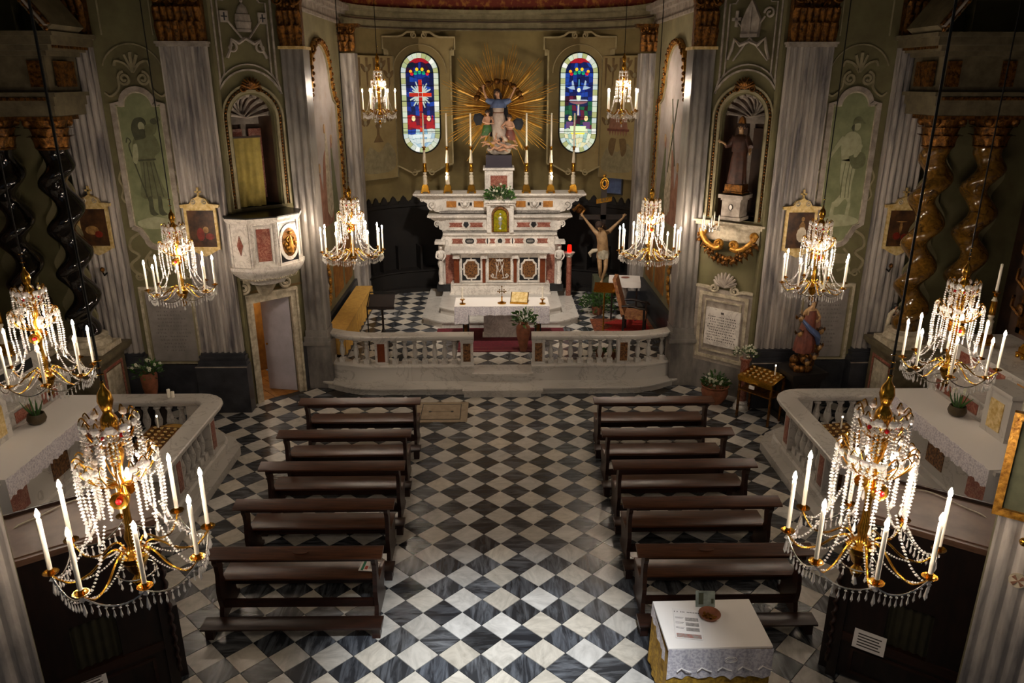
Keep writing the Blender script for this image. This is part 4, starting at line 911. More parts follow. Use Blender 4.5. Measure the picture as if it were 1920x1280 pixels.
for x, z, s in ((-.2, .28, -1), (.02, .14, 1), (.24, .2, 1)):
    J = dict(pelvis=(x, -.24, z), chest=(x-s*.12, -.27, z+.05), neck=(x-s*.18, -.28, z+.08), head=(x-s*.23, -.29, z+.11), lsh=(x-s*.13, -.33, z+.07), lel=(x-s*.2, -.38, z+.02), lwr=(x-s*.27, -.4, z+.0), lha=(x-s*.3, -.41, z), rsh=(x-s*.13, -.22, z+.1), rel=(x-s*.12, -.25, z+.2), rwr=(x-s*.15, -.28, z+.26), rha=(x-s*.16, -.29, z+.29), lhip=(x+s*.03, -.28, z-.01), lkn=(x+s*.12, -.34, z+.03), lan=(x+s*.2, -.32, z-.03), ltoe=(x+s*.23, -.36, z-.05), rhip=(x+s*.03, -.22, z), rkn=(x+s*.13, -.25, z+.06), ran=(x+s*.22, -.24, z+.05), rtoe=(x+s*.26, -.27, z+.04))
    bo = figure(stt, 'skin', J, .5, 1, fingers=False, name='putto'); face(bo, J, .5)
    if s < 0: robe([(x+.06, -.27, z-.06, .05, .07), (x, -.26, z, .1, .07), (x-.08, -.26, z+.06, .06, .05)], 12, 4, .15).build('drape', 'yellow', bo, 60)
# ---- gilded sunburst behind it
sb = thing('gilded_sunburst', 'large sunburst of thin gilded rays behind the statue on the apse', 'sunburst', (.02, 21.15, 5.30))
rm = []
for k in range(4):
    ln = (1.08, 1.28, 1.45, 1.6)[k]; w_ = .017; rm.append(MB().add([(.25, 0, -w_), (.25, 0, w_), (.25, -.02, 0), (ln, 0, -w_*.5), (ln, 0, w_*.5), (ln, -.01, 0), (ln+.06, 0, 0)], [(0, 2, 5, 3), (2, 1, 4, 5), (0, 3, 4, 1), (0, 1, 2), (3, 5, 6), (5, 4, 6), (3, 6, 4)]).mesh('ray', 'ray_gold', 0))
N_ = 132
for k in range(N_):
    a = 2*pi*k/N_+random.uniform(-.008, .008)
    if 0.3*pi < a % (2*pi) < .7*pi and k % 3: continue
    g = int((k % 10 in (3, 4, 5)))*1; q = 3 if k % 10 in (4, 5) else (2 if k % 10 in (3, 6) else (k % 2)); o = link('ray', rm[q], sb, (0, -.03*(k % 3), 0)); o.rotation_euler = (0, a, 0)
for k in range(20):
    a = 2*pi*k/20+.1; ln = .85+.3*(k % 2); wd = .035
    b = MB().add([(.1, 0, -wd*.3), (.1, 0, wd*.3), (.1, -.03, 0), (ln, 0, -wd), (ln, 0, wd), (ln, -.03, 0), (ln+.12, 0, 0)], [(0, 2, 5, 3), (2, 1, 4, 5), (0, 3, 4, 1), (0, 1, 2), (3, 5, 6), (5, 4, 6), (3, 6, 4)]); o = b.build('broad_ray', 'ray_gold', sb, 0); o.location = (0, -.1, 0); o.rotation_euler = (0, a, 0)
b = MB()
for k in range(14):
    a = R(20+10.8*k); b.ball((.62*cos(a), -.1, .62*sin(a)+.05), .06+.02*(k % 2), 7, 5, (1.2, .6, 1))
b.build('cloud_ring', 'gold_d', sb, 80, kind='stuff')
# ---- six tall candlesticks
def candlestick(loc, label, h=1.18, ch=.84, group='tall candlesticks on the high altar', cm='wax'):
    t = thing('altar_candlestick', label, 'candlestick', loc, 0, group)
    b = MB().box(-.11, .11, -.09, .09, .05, .09).box(-.09, .09, -.07, .07, .09, .17)
    for x in (-.09, .09): b.ball((x, -.06, .03), .033, 7, 5); b.ball((x, .06, .03), .033, 7, 5)
    b.prism([(-.09, .17), (.09, .17), (.05, .23), (-.05, .23)], -.05, .05); b.build('foot', 'brass', t)
    MB().lathe([(.05, .22), (.06, .26), (.052, .30), (.055, .36), (.05, .40), (.062, .44), (.03, .48), (.05, .52), (.035, .55)], 12).build('lower_stem', 'white_b', t, 50)
    MB().lathe([(.05, .55), (.056, .6), (.05, .62), (.045, .76), (.048, .78)], 12).build('gilt_sleeve', 'brass', t, 50)
    MB().lathe([(.046, .78), (.026, h-.1), (.03, h-.06)], 12).build('upper_stem', 'white_b', t, 50)
    MB().lathe([(.028, h-.08), (.036, h-.05), (.02, h-.03), (.05, h-.012), (.065, h), (.06, h+.01), (.022, h), (.022, h+.03)], 12).build('drip_pan', 'brass', t, 50)
    MB().lathe([(.022, h), (.021, h+ch-.01), (.012, h+ch)], 10).build('candle', cm, t, 50); return t
CL = ['tall white and gold candlestick, far left on the high altar', 'tall white and gold candlestick, second from left on the high altar', 'tall white and gold candlestick just left of the flowers', 'tall white and gold candlestick just right of the flowers', 'tall white and gold candlestick, second from right on the high altar', 'tall white and gold candlestick, far right on the high altar']
c0 = None
for x, dz, lb in zip((-1.93, -1.34, -.72, .72, 1.36, 1.95), (0, .02, .02, .02, .02, 0), CL):
    c0 = candlestick((x, 20.15, 3.185), lb) if c0 is None else copy_tree(c0, label=lb, loc=(x, 20.15, 3.185))
# ---- plants helper
def bouquet(parent, c, rad, n, fl=12, h=1.0, seed=1, stems=True, leafm='leaf', ls=.05, flowers='petal', fs=.018):
    rr_ = random.Random(seed); b = MB(); f = MB(); st_ = MB()
    for i in range(n):
        a = rr_.uniform(0, 2*pi); u = rr_.uniform(0, 1)**.5; r_ = rad*u; z = h*rad*(rr_.uniform(.2, 1.2)-.5*u)
        p = Vector((c[0]+r_*cos(a), c[1]+r_*sin(a)*.8, c[2]+z)); d = Vector((cos(a)*u, sin(a)*u, rr_.uniform(-.2, .9))).normalized(); s_ = d.cross(Vector((rr_.random(), rr_.random(), .3))).normalized()
        l = ls*rr_.uniform(.7, 1.5); q = p+d*l*2
        b.add([p, p+d*l+s_*l*.45, q, p+d*l-s_*l*.45, p+d*l+Vector((0, 0, l*.15))], [(0, 1, 4), (1, 2, 4), (2, 3, 4), (3, 0, 4)])
        if stems and i % 6 == 0: st_.tube([c, (Vector(c)+p)/2+Vector((0, 0, .03)), p], .004, 4)
        if i < fl:
            p2 = Vector((c[0]+r_*cos(a)*1.05, c[1]+r_*sin(a)*.8-.02, c[2]+z+rad*.25))
            for k in range(5): aa = 2*pi*k/5; f.ball(p2+Vector((cos(aa)*fs, -fs*.4, sin(aa)*fs)), fs*.8, 5, 3)
    b.build('foliage', leafm, parent, 0, kind='stuff')
    if fl: f.build('blossoms', flowers, parent, 0, kind='stuff')
    if stems: st_.build('stems', leafm, parent, 0, kind='stuff')
fb = thing('flower_bouquet', 'green and white flower arrangement on top of the tabernacle', 'flowers', (.01, 19.85, 3.06))
bouquet(fb, (0, 0, .05), .34, 330, 16, .8, 3); MB().lathe([(.09, 0), (.11, .08), (.08, .1)], 12).build('vase', 'white_b', fb)
# ================================================================ front altar table
ft = thing('altar_table', 'long glass-edged altar table with marble block under it, before the high altar', 'table', (.04, 16.55, CZ))
MB().box(-1.0, 1.0, -.33, .33, .87, .90).build('table_top', 'marble_w', ft)
for x in (-.82, .82):
    for y in (-.2, .2): MB().box(x-.035, x+.035, y-.03, y+.03, 0, .87).build('leg', 'gold_d', ft)
    MB().box(x-.07, x+.07, -.16, .16, .02, .85).build('leg_panel', 'blackstone', ft)
MB().box(-.42, .42, .15, .40, .0, .62).box(-.45, .45, .12, .42, .0, .06).build('marble_block', 'marble_w', ft)
cl = MB(); TW, TD = 1.06, .37
cl.box(-TW, TW, -TD, TD, .905, .915); cb = None
t_ = thing('altar_cloth', 'white lace-edged cloth lying over the front altar table', 'cloth', (.04, 16.55, CZ))
cl.build('cloth_top', 'cloth', t_)
def hanging(x0, x1, y0, y1, z1, drop, n=60, amp=.012, scal=14, sd=.02):  # hanging cloth strip with scalloped edge
    b = MB(); top = []; mid = []; bot = []
    L = sqrt((x1-x0)**2+(y1-y0)**2); nx, ny = (y1-y0)/L, -(x1-x0)/L
    for i in range(n+1):
        t = i/n; w_ = amp*sin(t*L*22)+amp*.6*sin(t*L*51+1); x, y = x0+(x1-x0)*t, y0+(y1-y0)*t
        top.append((x, y, z1)); mid.append((x+nx*w_*.6, y+ny*w_*.6, z1-drop*.5)); bot.append((x+nx*w_, y+ny*w_, z1-drop+sd*abs(sin(t*L*scal))))
    k = n+1; b.add(top+mid+bot, [(r*k+i, r*k+i+1, (r+1)*k+i+1, (r+1)*k+i) for r in (0, 1) for i in range(n)]); return b
hanging(-TW, TW, -TD, -TD, .912, .22).build('lace_front', 'lace', t_, 60)
hanging(-TW, -.75, -TD-.004, -TD-.004, .912, .42, 14).build('lace_corner', 'lace', t_, 60); hanging(.75, TW, -TD-.004, -TD-.004, .912, .42, 14).build('lace_corner', 'lace', t_, 60)
hanging(-TW, -TW, TD, -TD, .912, .42, 20).build('lace_side', 'lace', t_, 60); hanging(TW, TW, -TD, TD, .912, .42, 20).build('lace_side', 'lace', t_, 60)
Zt = CZ+.917
t_ = thing('standing_cross', 'small brass cross with trefoil arms standing in the middle of the front altar table', 'cross', (.04, 16.42, Zt))
b = MB().lathe([(.10, 0), (.10, .015), (.05, .03), (.018, .05), (.015, .14), (.025, .15), (.012, .16)], 14); b.build('foot', 'brass', t_, 50)
b = MB().box(-.008, .008, -.008, .008, .15, .38).box(-.085, .085, -.008, .008, .27, .287)
for x, z in ((-.09, .278), (.09, .278), (0, .39), (-.05, .31), (.05, .31), (-.05, .25), (.05, .25)): b.ball((x, 0, z), .017, 6, 5)
b.build('cross_bars', 'brass', t_)
for x, lb in ((-.93, 'left'), (.96, 'right')):
    t_ = thing('table_candlestick', 'low brass candlestick with a white candle at the %s end of the front altar table' % lb, 'candlestick', (.04+x*.95, 16.36, Zt))
    MB().lathe([(.07, 0), (.07, .015), (.02, .03), (.015, .07), (.025, .08), (.015, .09), (.055, .105), (.06, .115), (.018, .115), (.018, .14)], 14).build('holder', 'brass', t_, 50)
    MB().lathe([(.02, .12), (.019, .38), (.008, .385)], 10).build('candle', 'wax', t_, 50)
t_ = thing('missal_stand', 'brass bookstand holding an open book, on the right half of the front altar table', 'bookstand', (.44, 16.5, Zt), R(-8))
b = MB().add([(-.2, -.14, .02), (.2, -.14, .02), (.2, .14, .20), (-.2, .14, .20), (-.2, -.14, .0), (.2, -.14, .0), (.2, .14, .185), (-.2, .14, .185)], [(0, 1, 2, 3), (7, 6, 5, 4), (0, 4, 5, 1), (2, 6, 7, 3), (1, 5, 6, 2), (0, 3, 7, 4)]); b.box(-.2, .2, -.16, -.14, 0, .04); b.build('desk', 'brass', t_)
b = MB()
for x in (-.15, .15): b.tube([(x, .12, .19), (x, .1, .01)], .01, 5)
b.build('strut', 'brass', t_)
b = MB()
for s_ in (-1, 1): b.add([(0, -.13, .045), (s_*.18, -.13, .04), (s_*.18, .12, .2), (0, .12, .205), (0, -.13, .025), (s_*.18, -.13, .025), (s_*.18, .12, .185), (0, .12, .185)], [(0, 1, 2, 3), (7, 6, 5, 4), (0, 4, 5, 1), (2, 6, 7, 3), (1, 5, 6, 2), (0, 3, 7, 4)])
b.build('open_book', 'pale_gold', t_, 0)
# red carpet, vase with flowers
t_ = thing('carpet', 'dark red carpet under the front altar table, reaching toward the altar steps', 'carpet', (.0, 0, CZ))
MB().box(-.95, .95, 15.72, 17.38, .0, .022).box(-1.5, 1.52, 16.95, 17.38, 0, .018).build('carpet_field', 'red_c', t_)
MB().box(-.95, .95, 15.74, 15.78, .022, .024).box(-.95, .95, 15.95, 15.97, .022, .024).build('carpet_stripe', 'red_robe', t_)
t_ = thing('terracotta_vase', 'tall pointed terracotta vase with white flowers in the balustrade opening', 'vase', (.50, 15.72, CZ+.022))
MB().lathe([(.06, 0), (.075, .02), (.10, .15), (.14, .35), (.155, .48), (.15, .56), (.11, .62), (.10, .64), (.115, .67), (.10, .67), (.085, .6)], 18).build('body', 'terra', t_, 60)
b = MB(); bouquet(t_, (.02, 0, .66), .22, 150, 0, 1.1, 5); 
f = MB(); rr_ = random.Random(3)
for i in range(120): a = rr_.uniform(0, 6.28); r_ = .27*sqrt(rr_.random()); f.ball((.1+r_*cos(a), r_*sin(a)*.7, .82+rr_.uniform(-.1, .22)-r_*.3), .011, 5, 3)
f.build('small_white_blossoms', 'petal', t_, 0, kind='stuff')
# red sanctuary lamp on a marble column
t_ = thing('sanctuary_lamp', 'red glass lamp on a slim pink marble column right of the high altar', 'lamp', (1.86, 19.75, CZ))
MB().lathe([(.13, 0), (.13, .05), (.10, .08), (.11, .11), (.08, .14)], 16).build('column_base', 'marble_w', t_, 50); MB().lathe([(.075, .14), (.07, 1.22)], 14).build('column_shaft', 'redmarble', t_, 60)
MB().lathe([(.07, 1.22), (.09, 1.25), (.08, 1.27), (.14, 1.32), (.15, 1.35), (.02, 1.35)], 16).build('column_capital', 'marble_w', t_, 50); MB().lathe([(.05, 1.352), (.06, 1.4), (.055, 1.52), (.045, 1.55), (.02, 1.555)], 14).build('lamp_glass', 'red_glass', t_, 60)
# ================================================================ altar rail (balustrade) in two halves
BAL = [(.056, 0), (.056, .07), (.04, .085), (.026, .11), (.046, .17), (.057, .24), (.043, .31), (.028, .38), (.032, .42), (.05, .435), (.05, .455), (.035, .47), (.052, .485), (.052, .52)]
bal_me = {}
def baluster_mesh(h, r=1.0):
    k = (round(h, 3), r)
    if k not in bal_me:
        q = MB().box(-.058*r, .058*r, -.058*r, .058*r, 0, .09*h/.52); q.lathe([(a*r, z*h/.52) for a, z in BAL[1:-1]], 12); q.box(-.055*r, .055*r, -.055*r, .055*r, h*.94, h)
        bal_me[k] = q.mesh('baluster', 'marble', 50)
    return bal_me[k]
def rail_profile(w_, z, o=0): return [(o-w_/2+.03, z), (o-w_/2+.015, z+.04), (o-w_/2, z+.05), (o-w_/2, z+.085), (o-w_/2+.015, z+.10), (o+w_/2-.015, z+.10), (o+w_/2, z+.085), (o+w_/2, z+.05), (o+w_/2-.015, z+.04), (o+w_/2-.03, z)]
SP = [(-3.80, 15.02), (-3.6, 14.93), (-3.3, 14.76), (-3.0, 14.65), (-2.7, 14.60), (-2.4, 14.60)]
for s, nm in SIDES:
    t = thing('altar_rail', 'white marble balustrade with red inlaid piers, %s half in front of the chancel' % nm, 'balustrade', (0.04, 0, 0))
    q = catm(SP, 4)+[(-.59, 14.60)]
    path = [(-s*x if s > 0 else x, y) for x, y in q]
    if s > 0: path = [(-x, y) for x, y in q][::-1]
    MB().sweep(path, [(-.15, .165), (-.15, .44), (-.17, .46), (-.17, .49), (-.13, .50), (.13, .50), (.13, .165)]).build('plinth', 'marble', t, 30)
    MB().sweep(path, rail_profile(.30, 1.03)).build('handrail', 'marble', t, 30)
    def pier(x, y, a, w_=.25, m='brocat'):
        p = MB(Matrix.Translation((s*-x, y, 0)) @ Matrix.Rotation(s*a, 4, 'Z')).box(-w_/2, w_/2, -.11, .11, .50, 1.03).box(-w_/2-.015, w_/2+.015, -.125, .125, .50, .54).box(-w_/2-.015, w_/2+.015, -.125, .125, .99, 1.03).build('pier', 'marble', t)
        MB(Matrix.Translation((s*-x, y, 0)) @ Matrix.Rotation(s*a, 4, 'Z')).box(-w_/2+.05, w_/2-.05, -.116, -.1, .57, .96).build('inlay', m, p)
    pier(-.73, 14.60, 0); pier(-2.47, 14.61, R(0), m='redbrown' if s < 0 else 'brocat'); pier(-3.68, 14.96, R(-30) * (1 if s < 0 else 1), .16, 'rosy')
    for i in range(7): link('baluster', baluster_mesh(.53), t, (s*(.985+.202*i), 14.60, .50))
    for i in range(5):
        k = (i+.6)/5.1; u = k*(len(q)-6); j = int(3+u*.82); x, y = q[min(max(3, 18-int(i*3.4)), 19)]
        link('baluster', baluster_mesh(.53), t, (-s*x, y, .50), rz=.2*s)
# ================================================================ side altars (left and right, mirrored)
def twisted(mb, r, h, turns, amp, ph, n=18, m=72):
    rings = []
    for j in range(m+1):
        t = j/m; a = ph+2*pi*turns*t; e = min(1, t*10, (1-t)*10); cx, cy = amp*e*cos(a), amp*e*sin(a)
        rings.append([(cx+r*cos(2*pi*i/n), cy+r*sin(2*pi*i/n), h*t) for i in range(n)])
    return mb.loft(rings)
for s, nm in SIDES:
    colm, cname = ('black_m', 'black') if s < 0 else ('gold_m', 'golden brown')
    # columns
    for X, which, Y in ((7.22, 'inner', 12.72), (8.08, 'outer', 12.72)):
        t = thing('twisted_column', 'glossy %s twisted marble column with gilt capital, %s one of the %s side altar' % (cname, 'nearer the aisle' if which == 'inner' else 'farther out', nm) if 0 else 'glossy %s twisted marble column of the %s side altar, %s' % (cname, nm, 'nearer the pulpit' if which == 'inner' and s < 0 else 'nearer the niche' if which == 'inner' else 'nearer the picture edge'), 'column', (s*X, Y, 1.52))
        b = MB().box(-.36, .36, -.36, .36, 0, .09).lathe([(.34, .09), (.36, .13), (.34, .17), (.29, .19), (.28, .22), (.31, .24), (.31, .27), (.26, .29)], 24); b.build('column_base', 'stucco', t, 50)
        b = twisted(MB(), .215, 3.15, 4.2, .105, (.8 if which == 'inner' else 2.3)*(-s) + (pi if s > 0 else 0)); o = b.build('shaft', colm, t, 80); o.location = (0, 0, .28)
        cb = MB().lathe([(.22, 3.42), (.25, 3.45), (.22, 3.47), (.24, 3.75), (.30, 3.88)], 14); cb = cb.build('capital', 'gold_d', t, 40)
        b = MB()
        for row in (0, 1):
            for k in range(8):
                T_ = Matrix.Rotation(2*pi*(k+row*.5)/8, 4, 'Z'); b.T = T_; leaf(b, 0, 3.46+.13*row, .18, .22, -.22, .10, 4)
        b.T = None
        for k in range(4):
            a = pi/4+k*pi/2
            b.ball((.3*cos(a), .3*sin(a), 3.84), .075, 7, 5)
        b.box(-.33, .33, -.33, .33, 3.88, 3.94); b.build('acanthus_leaves', 'gold_d', cb, 60)
    # pedestal under the columns
    t = thing('column_pedestal', 'marble pedestal with red framed panel under the twisted columns, %s side altar' % nm, 'pedestal', (0, 0, 0))
    b = MB(); X0 = 6.92
    b.box(s*X0, s*9.2, 12.3, 13.22, 0, 1.36); b.box(s*(X0-.05), s*9.2, 12.25, 13.27, 0, .14).box(s*(X0-.03), s*9.2, 12.27, 13.25, 1.33, 1.37).box(s*(X0-.09), s*9.2, 12.21, 13.3, 1.37, 1.42).box(s*(X0-.13), s*9.2, 12.17, 13.3, 1.42, 1.51)
    pb = b.build('pedestal_body', 'retable', t)
    b = MB(); x = s*(X0-.012)
    for y0, y1, z0, z1 in ((12.42, 12.47, .3, 1.22), (13.05, 13.10, .3, 1.22), (12.47, 13.05, .3, .35), (12.47, 13.05, 1.17, 1.22)): b.box(x, s*X0, y0, y1, z0, z1)
    b.build('red_border', 'redmarble', pb); MB().box(s*(X0-.006), s*X0, 12.5, 13.02, .38, 1.14).build('panel', 'stucco', pb)
    # entablature and broken pediment above
    t = thing('retable_entablature', 'dark marble cornice and curved gilt pediment above the %s side altar columns' % nm, 'cornice', (0, 0, 0))
    b = MB()
    for o_, z0, z1 in ((.0, 5.46, 5.62), (.04, 5.62, 5.76), (.10, 5.76, 5.82), (-.03, 5.82, 6.35), (.06, 6.35, 6.42), (.16, 6.42, 6.5), (.3, 6.5, 6.62), (.36, 6.62, 6.68)): b.box(s*(6.9-o_), s*9.2, 12.4-o_, 13.34, z0, z1)
    e = b.build('cornice', 'retable', t)
    b = MB()
    for z in (5.70, 6.46):
        for k in range(26): b.box(s*(6.94+.085*k), s*(6.98+.085*k), 12.28, 12.5, z, z+.045)
    for k in range(12): b.box(s*6.72, s*6.9, 12.35+.09*k, 12.40+.09*k, 6.46, 6.5)
    b.build('dentil_band', 'gold_d', e, kind='stuff')
    for X in (6.98, 7.85): MB().prism([(s*(X), 5.9), (s*(X+.2), 5.9), (s*(X+.2), 6.28), (s*X, 6.28)], 12.38, 12.44).build('frieze_panel', 'gold_d', e)
    MB().box(s*6.84, s*6.9, 12.6, 13.1, 5.9, 6.28).build('frieze_panel', 'gold_d', e)
    pp = arc(0, 0, 2.6, 205, 262, 12); base = [(s*(6.55+i*.12), 6.72+1.25*(1-cos(pi/2*i/12))*.0+1.35*sin(pi/2*i/13)) for i in range(13)]
    for w_, y0, m_ in ((.16, 12.0, 'retable'), (.10, 11.94, 'gold_d'), (.03, 11.90, 'mould2')): b = MB(); ribbon(b, [(p[0], p[1]+(.0 if w_ > .1 else .03)) for p in base], w_, y0, 12.9); b.build('curved_pediment', m_, t, 40)
    b = MB()
    for i in range(24): q = base[int(i/2)]; b.ball((q[0]+s*.06*(i % 2), 11.93, q[1]+.06*(i % 2)-.02), .035, 6, 4)
    b.build('gilt_beads', 'gold_d', t, kind='stuff')
    # altar mensa with gradines, along the side wall; faces the nave
    t = thing('side_altar', '%s side altar of inlaid marble with two stepped shelves behind its table' % nm, 'altar', (0, 0, 0))
    b = MB().box(s*6.62, s*7.35, 8.9, 11.5, .25, 1.04).box(s*6.55, s*7.35, 8.8, 11.6, 0, .25).box(s*6.50, s*7.3, 8.75, 11.65, 1.04, 1.10); mb_ = b.build('mensa', 'marble', t)
    for y in (9.2, 10.25, 11.2): MB().box(s*6.61, s*6.63, y-.22, y+.22, .4, .95).build('inlay', 'redmarble' if y != 10.25 else 'brocat', mb_)
    for X, z0, z1, y0, y1 in ((7.3, .9, 1.42, 8.0, 11.95), (7.62, 1.42, 1.90, 8.2, 11.95)):
        g = MB().box(s*(X+.06), s*9.2, y0, y1, z0, z1-.07).box(s*(X-.06), s*9.2, y0-.1, y1+.1, z1-.07, z1-.03).box(s*(X-.10), s*9.2, y0-.14, y1+.14, z1-.03, z1).build('shelf_step', 'marble', t)
        for k in range(5):
            y = 11.55-.72*k; m_ = 'blackstone' if s < 0 and X > 7.5 else 'redmarble'
            MB().box(s*(X+.052), s*(X+.06), y-.24, y+.2, z1-.34, z1-.17).build('inlay', m_ if k != 2 else 'yelmarble', g)
        b = MB(); o_ = [(p[0], p[1]) for p in scroll(0, 0, .1, 1.4, pi/2, 1)]
        for yy in (y1+.02,): b.tube([(s*(X+.02+p[0]*.6), yy, z1-.17+p[1]) for p in o_], .03, 6); b.tube([(s*(X+.03), yy-.04, z1-.1), (s*(X+.05), yy-.02, z1-.32), (s*(X+.09), yy, z1-.42)], .035, 6)
        b.build('scroll_bracket', 'marble', g)
    tabl = MB().box(s*7.1, s*7.4, 9.55, 10.1, 1.12, 1.85).box(s*7.05, s*7.4, 9.5, 10.15, 1.8, 1.86); tabl = tabl.build('small_tabernacle', 'marble', t)
    MB().box(s*7.085, s*7.1, 9.68, 9.97, 1.22, 1.66).build('tabernacle_door', 'pale_gold', tabl)
    # altar cloth
    c = thing('altar_cloth', 'white lace-trimmed cloth covering the %s side altar table' % nm, 'cloth', (0, 0, 0))
    MB().box(s*6.44, s*7.2, 8.8, 11.6, 1.105, 1.118).build('cloth_top', 'cloth', c)
    q = (s*6.44, s*6.44, 8.8, 11.6) if s > 0 else (s*6.44, s*6.44, 11.6, 8.8)
    hanging(s*6.44, s*6.44, 11.6 if s > 0 else 8.8, 8.8 if s > 0 else 11.6, 1.115, .30, 90, .012, 22, .035).build('lace_edge', 'lace', c, 60)
    hanging(s*6.44, s*7.2, 8.8, 8.8, 1.115, .85, 20, .01, 8).build('cloth_end', 'cloth', c, 60); hanging(s*6.44, s*7.2, 11.6, 11.6, 1.115, .5, 20, .01, 8).build('cloth_end', 'cloth', c, 60)
    # retable back with frame, only its edge is in view
    b = MB().box(s*8.7, s*9.25, 8.2, 12.2, 1.9, 6.5); rt = b.build('retable_panel', 'brown_w', t)
    b = MB()
    for z in (2.0, 5.3):
        b.box(s*8.62, s*8.7, 8.9, 11.9, z, z+.1)
    for y in (8.9, 11.8): b.box(s*8.62, s*8.7, y, y+.1, 2.0, 5.4)
    b.build('gilt_frame', 'gold_d', rt)
    b = MB()
    for k in range(7): b.ball((s*8.58, 11.85+.05*(k % 2), 2.4+.45*k), .09, 7, 5, (.5, 1, 1.3)); b.tube([(s*8.58, 11.8, 2.3+.45*k), (s*8.5, 11.95, 2.45+.45*k), (s*8.58, 12.05, 2.6+.45*k)], .03, 5)
    b.build('gilt_foliage', 'gold_d', rt, 60, kind='stuff')
    # balustrade enclosing the altar
    t = thing('side_altar_rail', 'low white marble balustrade with rounded corner around the %s side altar' % nm, 'balustrade', (0, 0, 0))
    pth = [(6.75, 11.75), (5.15, 11.75)]+arc(5.07, 11.43, .32, 90, 180, 5)+[(4.75, 11.2), (4.75, 9.6), (4.75, 9.1)]
    P2 = [(s*x, y) for x, y in pth]
    if s < 0: P2 = P2
    dd = 1 if s > 0 else -1
    def pr(l): return [(dd*o_, z) for o_, z in l]
    MB().sweep(P2, pr([(-.17, .0), (-.17, .28), (-.14, .31), (.14, .31), (.17, .28), (.17, 0)])).build('plinth', 'marble', t, 30)
    MB().sweep(P2, pr(rail_profile(.34, .90))).build('handrail', 'marble', t, 30)
    st = MB().prism([(s*x, y) for x, y in [(6.9, 12.2), (5.0, 12.2), (4.62, 11.95), (4.42, 11.6), (4.42, 8.7), (6.9, 8.7)]], 0, .15, 'xy'); st.build('altar_step', 'marble', t, 30)
    for y, w_ in ((11.12, .22), (9.75, .22)):
        p = MB().box(s*4.64, s*4.86, y-w_/2, y+w_/2, .31, .90).build('pier', 'marble', t); MB().box(s*4.632, s*4.64, y-w_/2+.04, y+w_/2-.04, .38, .84).build('inlay', 'redmarble', p)
    MB().box(s*6.2, s*6.6, 11.64, 11.86, .31, .90).build('pier', 'marble', t); MB().box(s*5.0, s*5.25, 11.64, 11.86, .31, .9).build('pier', 'marble', t)
    for i in range(4): link('baluster', baluster_mesh(.59, 1.15), t, (s*(5.38+.2*i), 11.75, .31))
    for i in range(5): link('baluster', baluster_mesh(.59, 1.15), t, (s*4.75, 10.86-.2*i, .31))
    # candlesticks on the gradines
    for (X, Y, z, lb) in (((7.85, 11.45, 1.90, 'nearer the columns'), (8.15, 10.9, 1.90, 'farther along the shelf')) if s > 0 else ((7.75, 11.3, 1.90, 'nearer the columns'), (8.0, 10.6, 1.90, 'farther along the shelf'))):
        candlestick((s*X, Y, z), 'dull gilt candlestick on the %s side altar, %s' % (nm, lb), .92, .46, 'candlesticks on the %s side altar' % nm)
    # small pot with plant on the altar table
    t = thing('flower_pot', '%s in a small round bronze pot on the %s side altar' % ('white daffodils' if s > 0 else 'green shoots', nm), 'plant', (s*6.98, 10.5, 1.12))
    MB().lathe([(.06, 0), (.11, .03), (.135, .09), (.12, .15), (.115, .17), (.10, .17), (.09, .12)], 16).build('pot', 'pot_b', t, 50)
    b = MB(); rr_ = random.Random(5)
    for k in range(14): a = k*2.4; r_ = .03+.1*rr_.random(); b.tube([(.03*cos(a), .03*sin(a), .12), (r_*cos(a), r_*sin(a), .25), (r_*1.5*cos(a), r_*1.5*sin(a), .30+.12*rr_.random())], [.012, .012, .003], 4)
    b.build('leaves', 'leaf', t, 50, kind='stuff')
    if s > 0:
        for k in range(3):
            a = k*2.1+.5; p = (.09*cos(a), .09*sin(a), .42); f = MB(); f.tube([(p[0], p[1]-.02, p[2]), (p[0], p[1]-.05, p[2])], .012, 6); [f.ball((p[0]+.025*cos(q*1.05), p[1]-.01, p[2]+.025*sin(q*1.05)), .016, 5, 4) for q in range(6)]; f.build('daffodil', 'petal', t, 60)
# objects standing in the left enclosure
t = thing('round_stool', 'dark round piano stool inside the left side altar enclosure', 'stool', (-6.12, 11.42, .15))
MB().lathe([(.19, .62), (.21, .64), (.22, .68), (.21, .72), (.05, .73)], 20).build('seat', 'wood_d', t, 50); MB().lathe([(.05, .1), (.04, .62)], 10).build('post', 'iron', t)
for k in range(4): a = k*pi/2+.4; MB().tube([(.04*cos(a), .04*sin(a), .3), (.2*cos(a), .2*sin(a), .05), (.22*cos(a), .22*sin(a), .0)], .02, 6).build('leg', 'wood_d', t)
t = thing('cushion', 'yellow cushion lying behind the left enclosure rail', 'cushion', (-5.42, 11.25, .15))
MB().box(-.22, .22, -.22, .22, 0, .38).build('stool_box', 'wood_d', t); b = MB(); b.ball((0, 0, .44), .3, 16, 8, (1, 1, .28)); b.build('cushion_pad', 'yellow_l', t, 80)
# small white candles on the rail
t = thing('candle_stub', 'two short white candles standing on the left enclosure rail', 'candles', (-5.52, 11.6, 1.002)) if 0 else None
for k, (dx, h, lb) in enumerate(((0, .14, 'taller'), (.065, .10, 'shorter'))):
    t = thing('candle_stub', '%s short white candle standing on the left enclosure rail' % lb, 'candle', (-5.55+dx, 11.76, 1.0)); MB().lathe([(.028, 0), (.028, h), (.005, h+.005)], 10).build('wax', 'wax', t, 40); MB().tube([(0, 0, h), (0, 0, h+.02)], .004, 4).build('wick', 'ink', t)
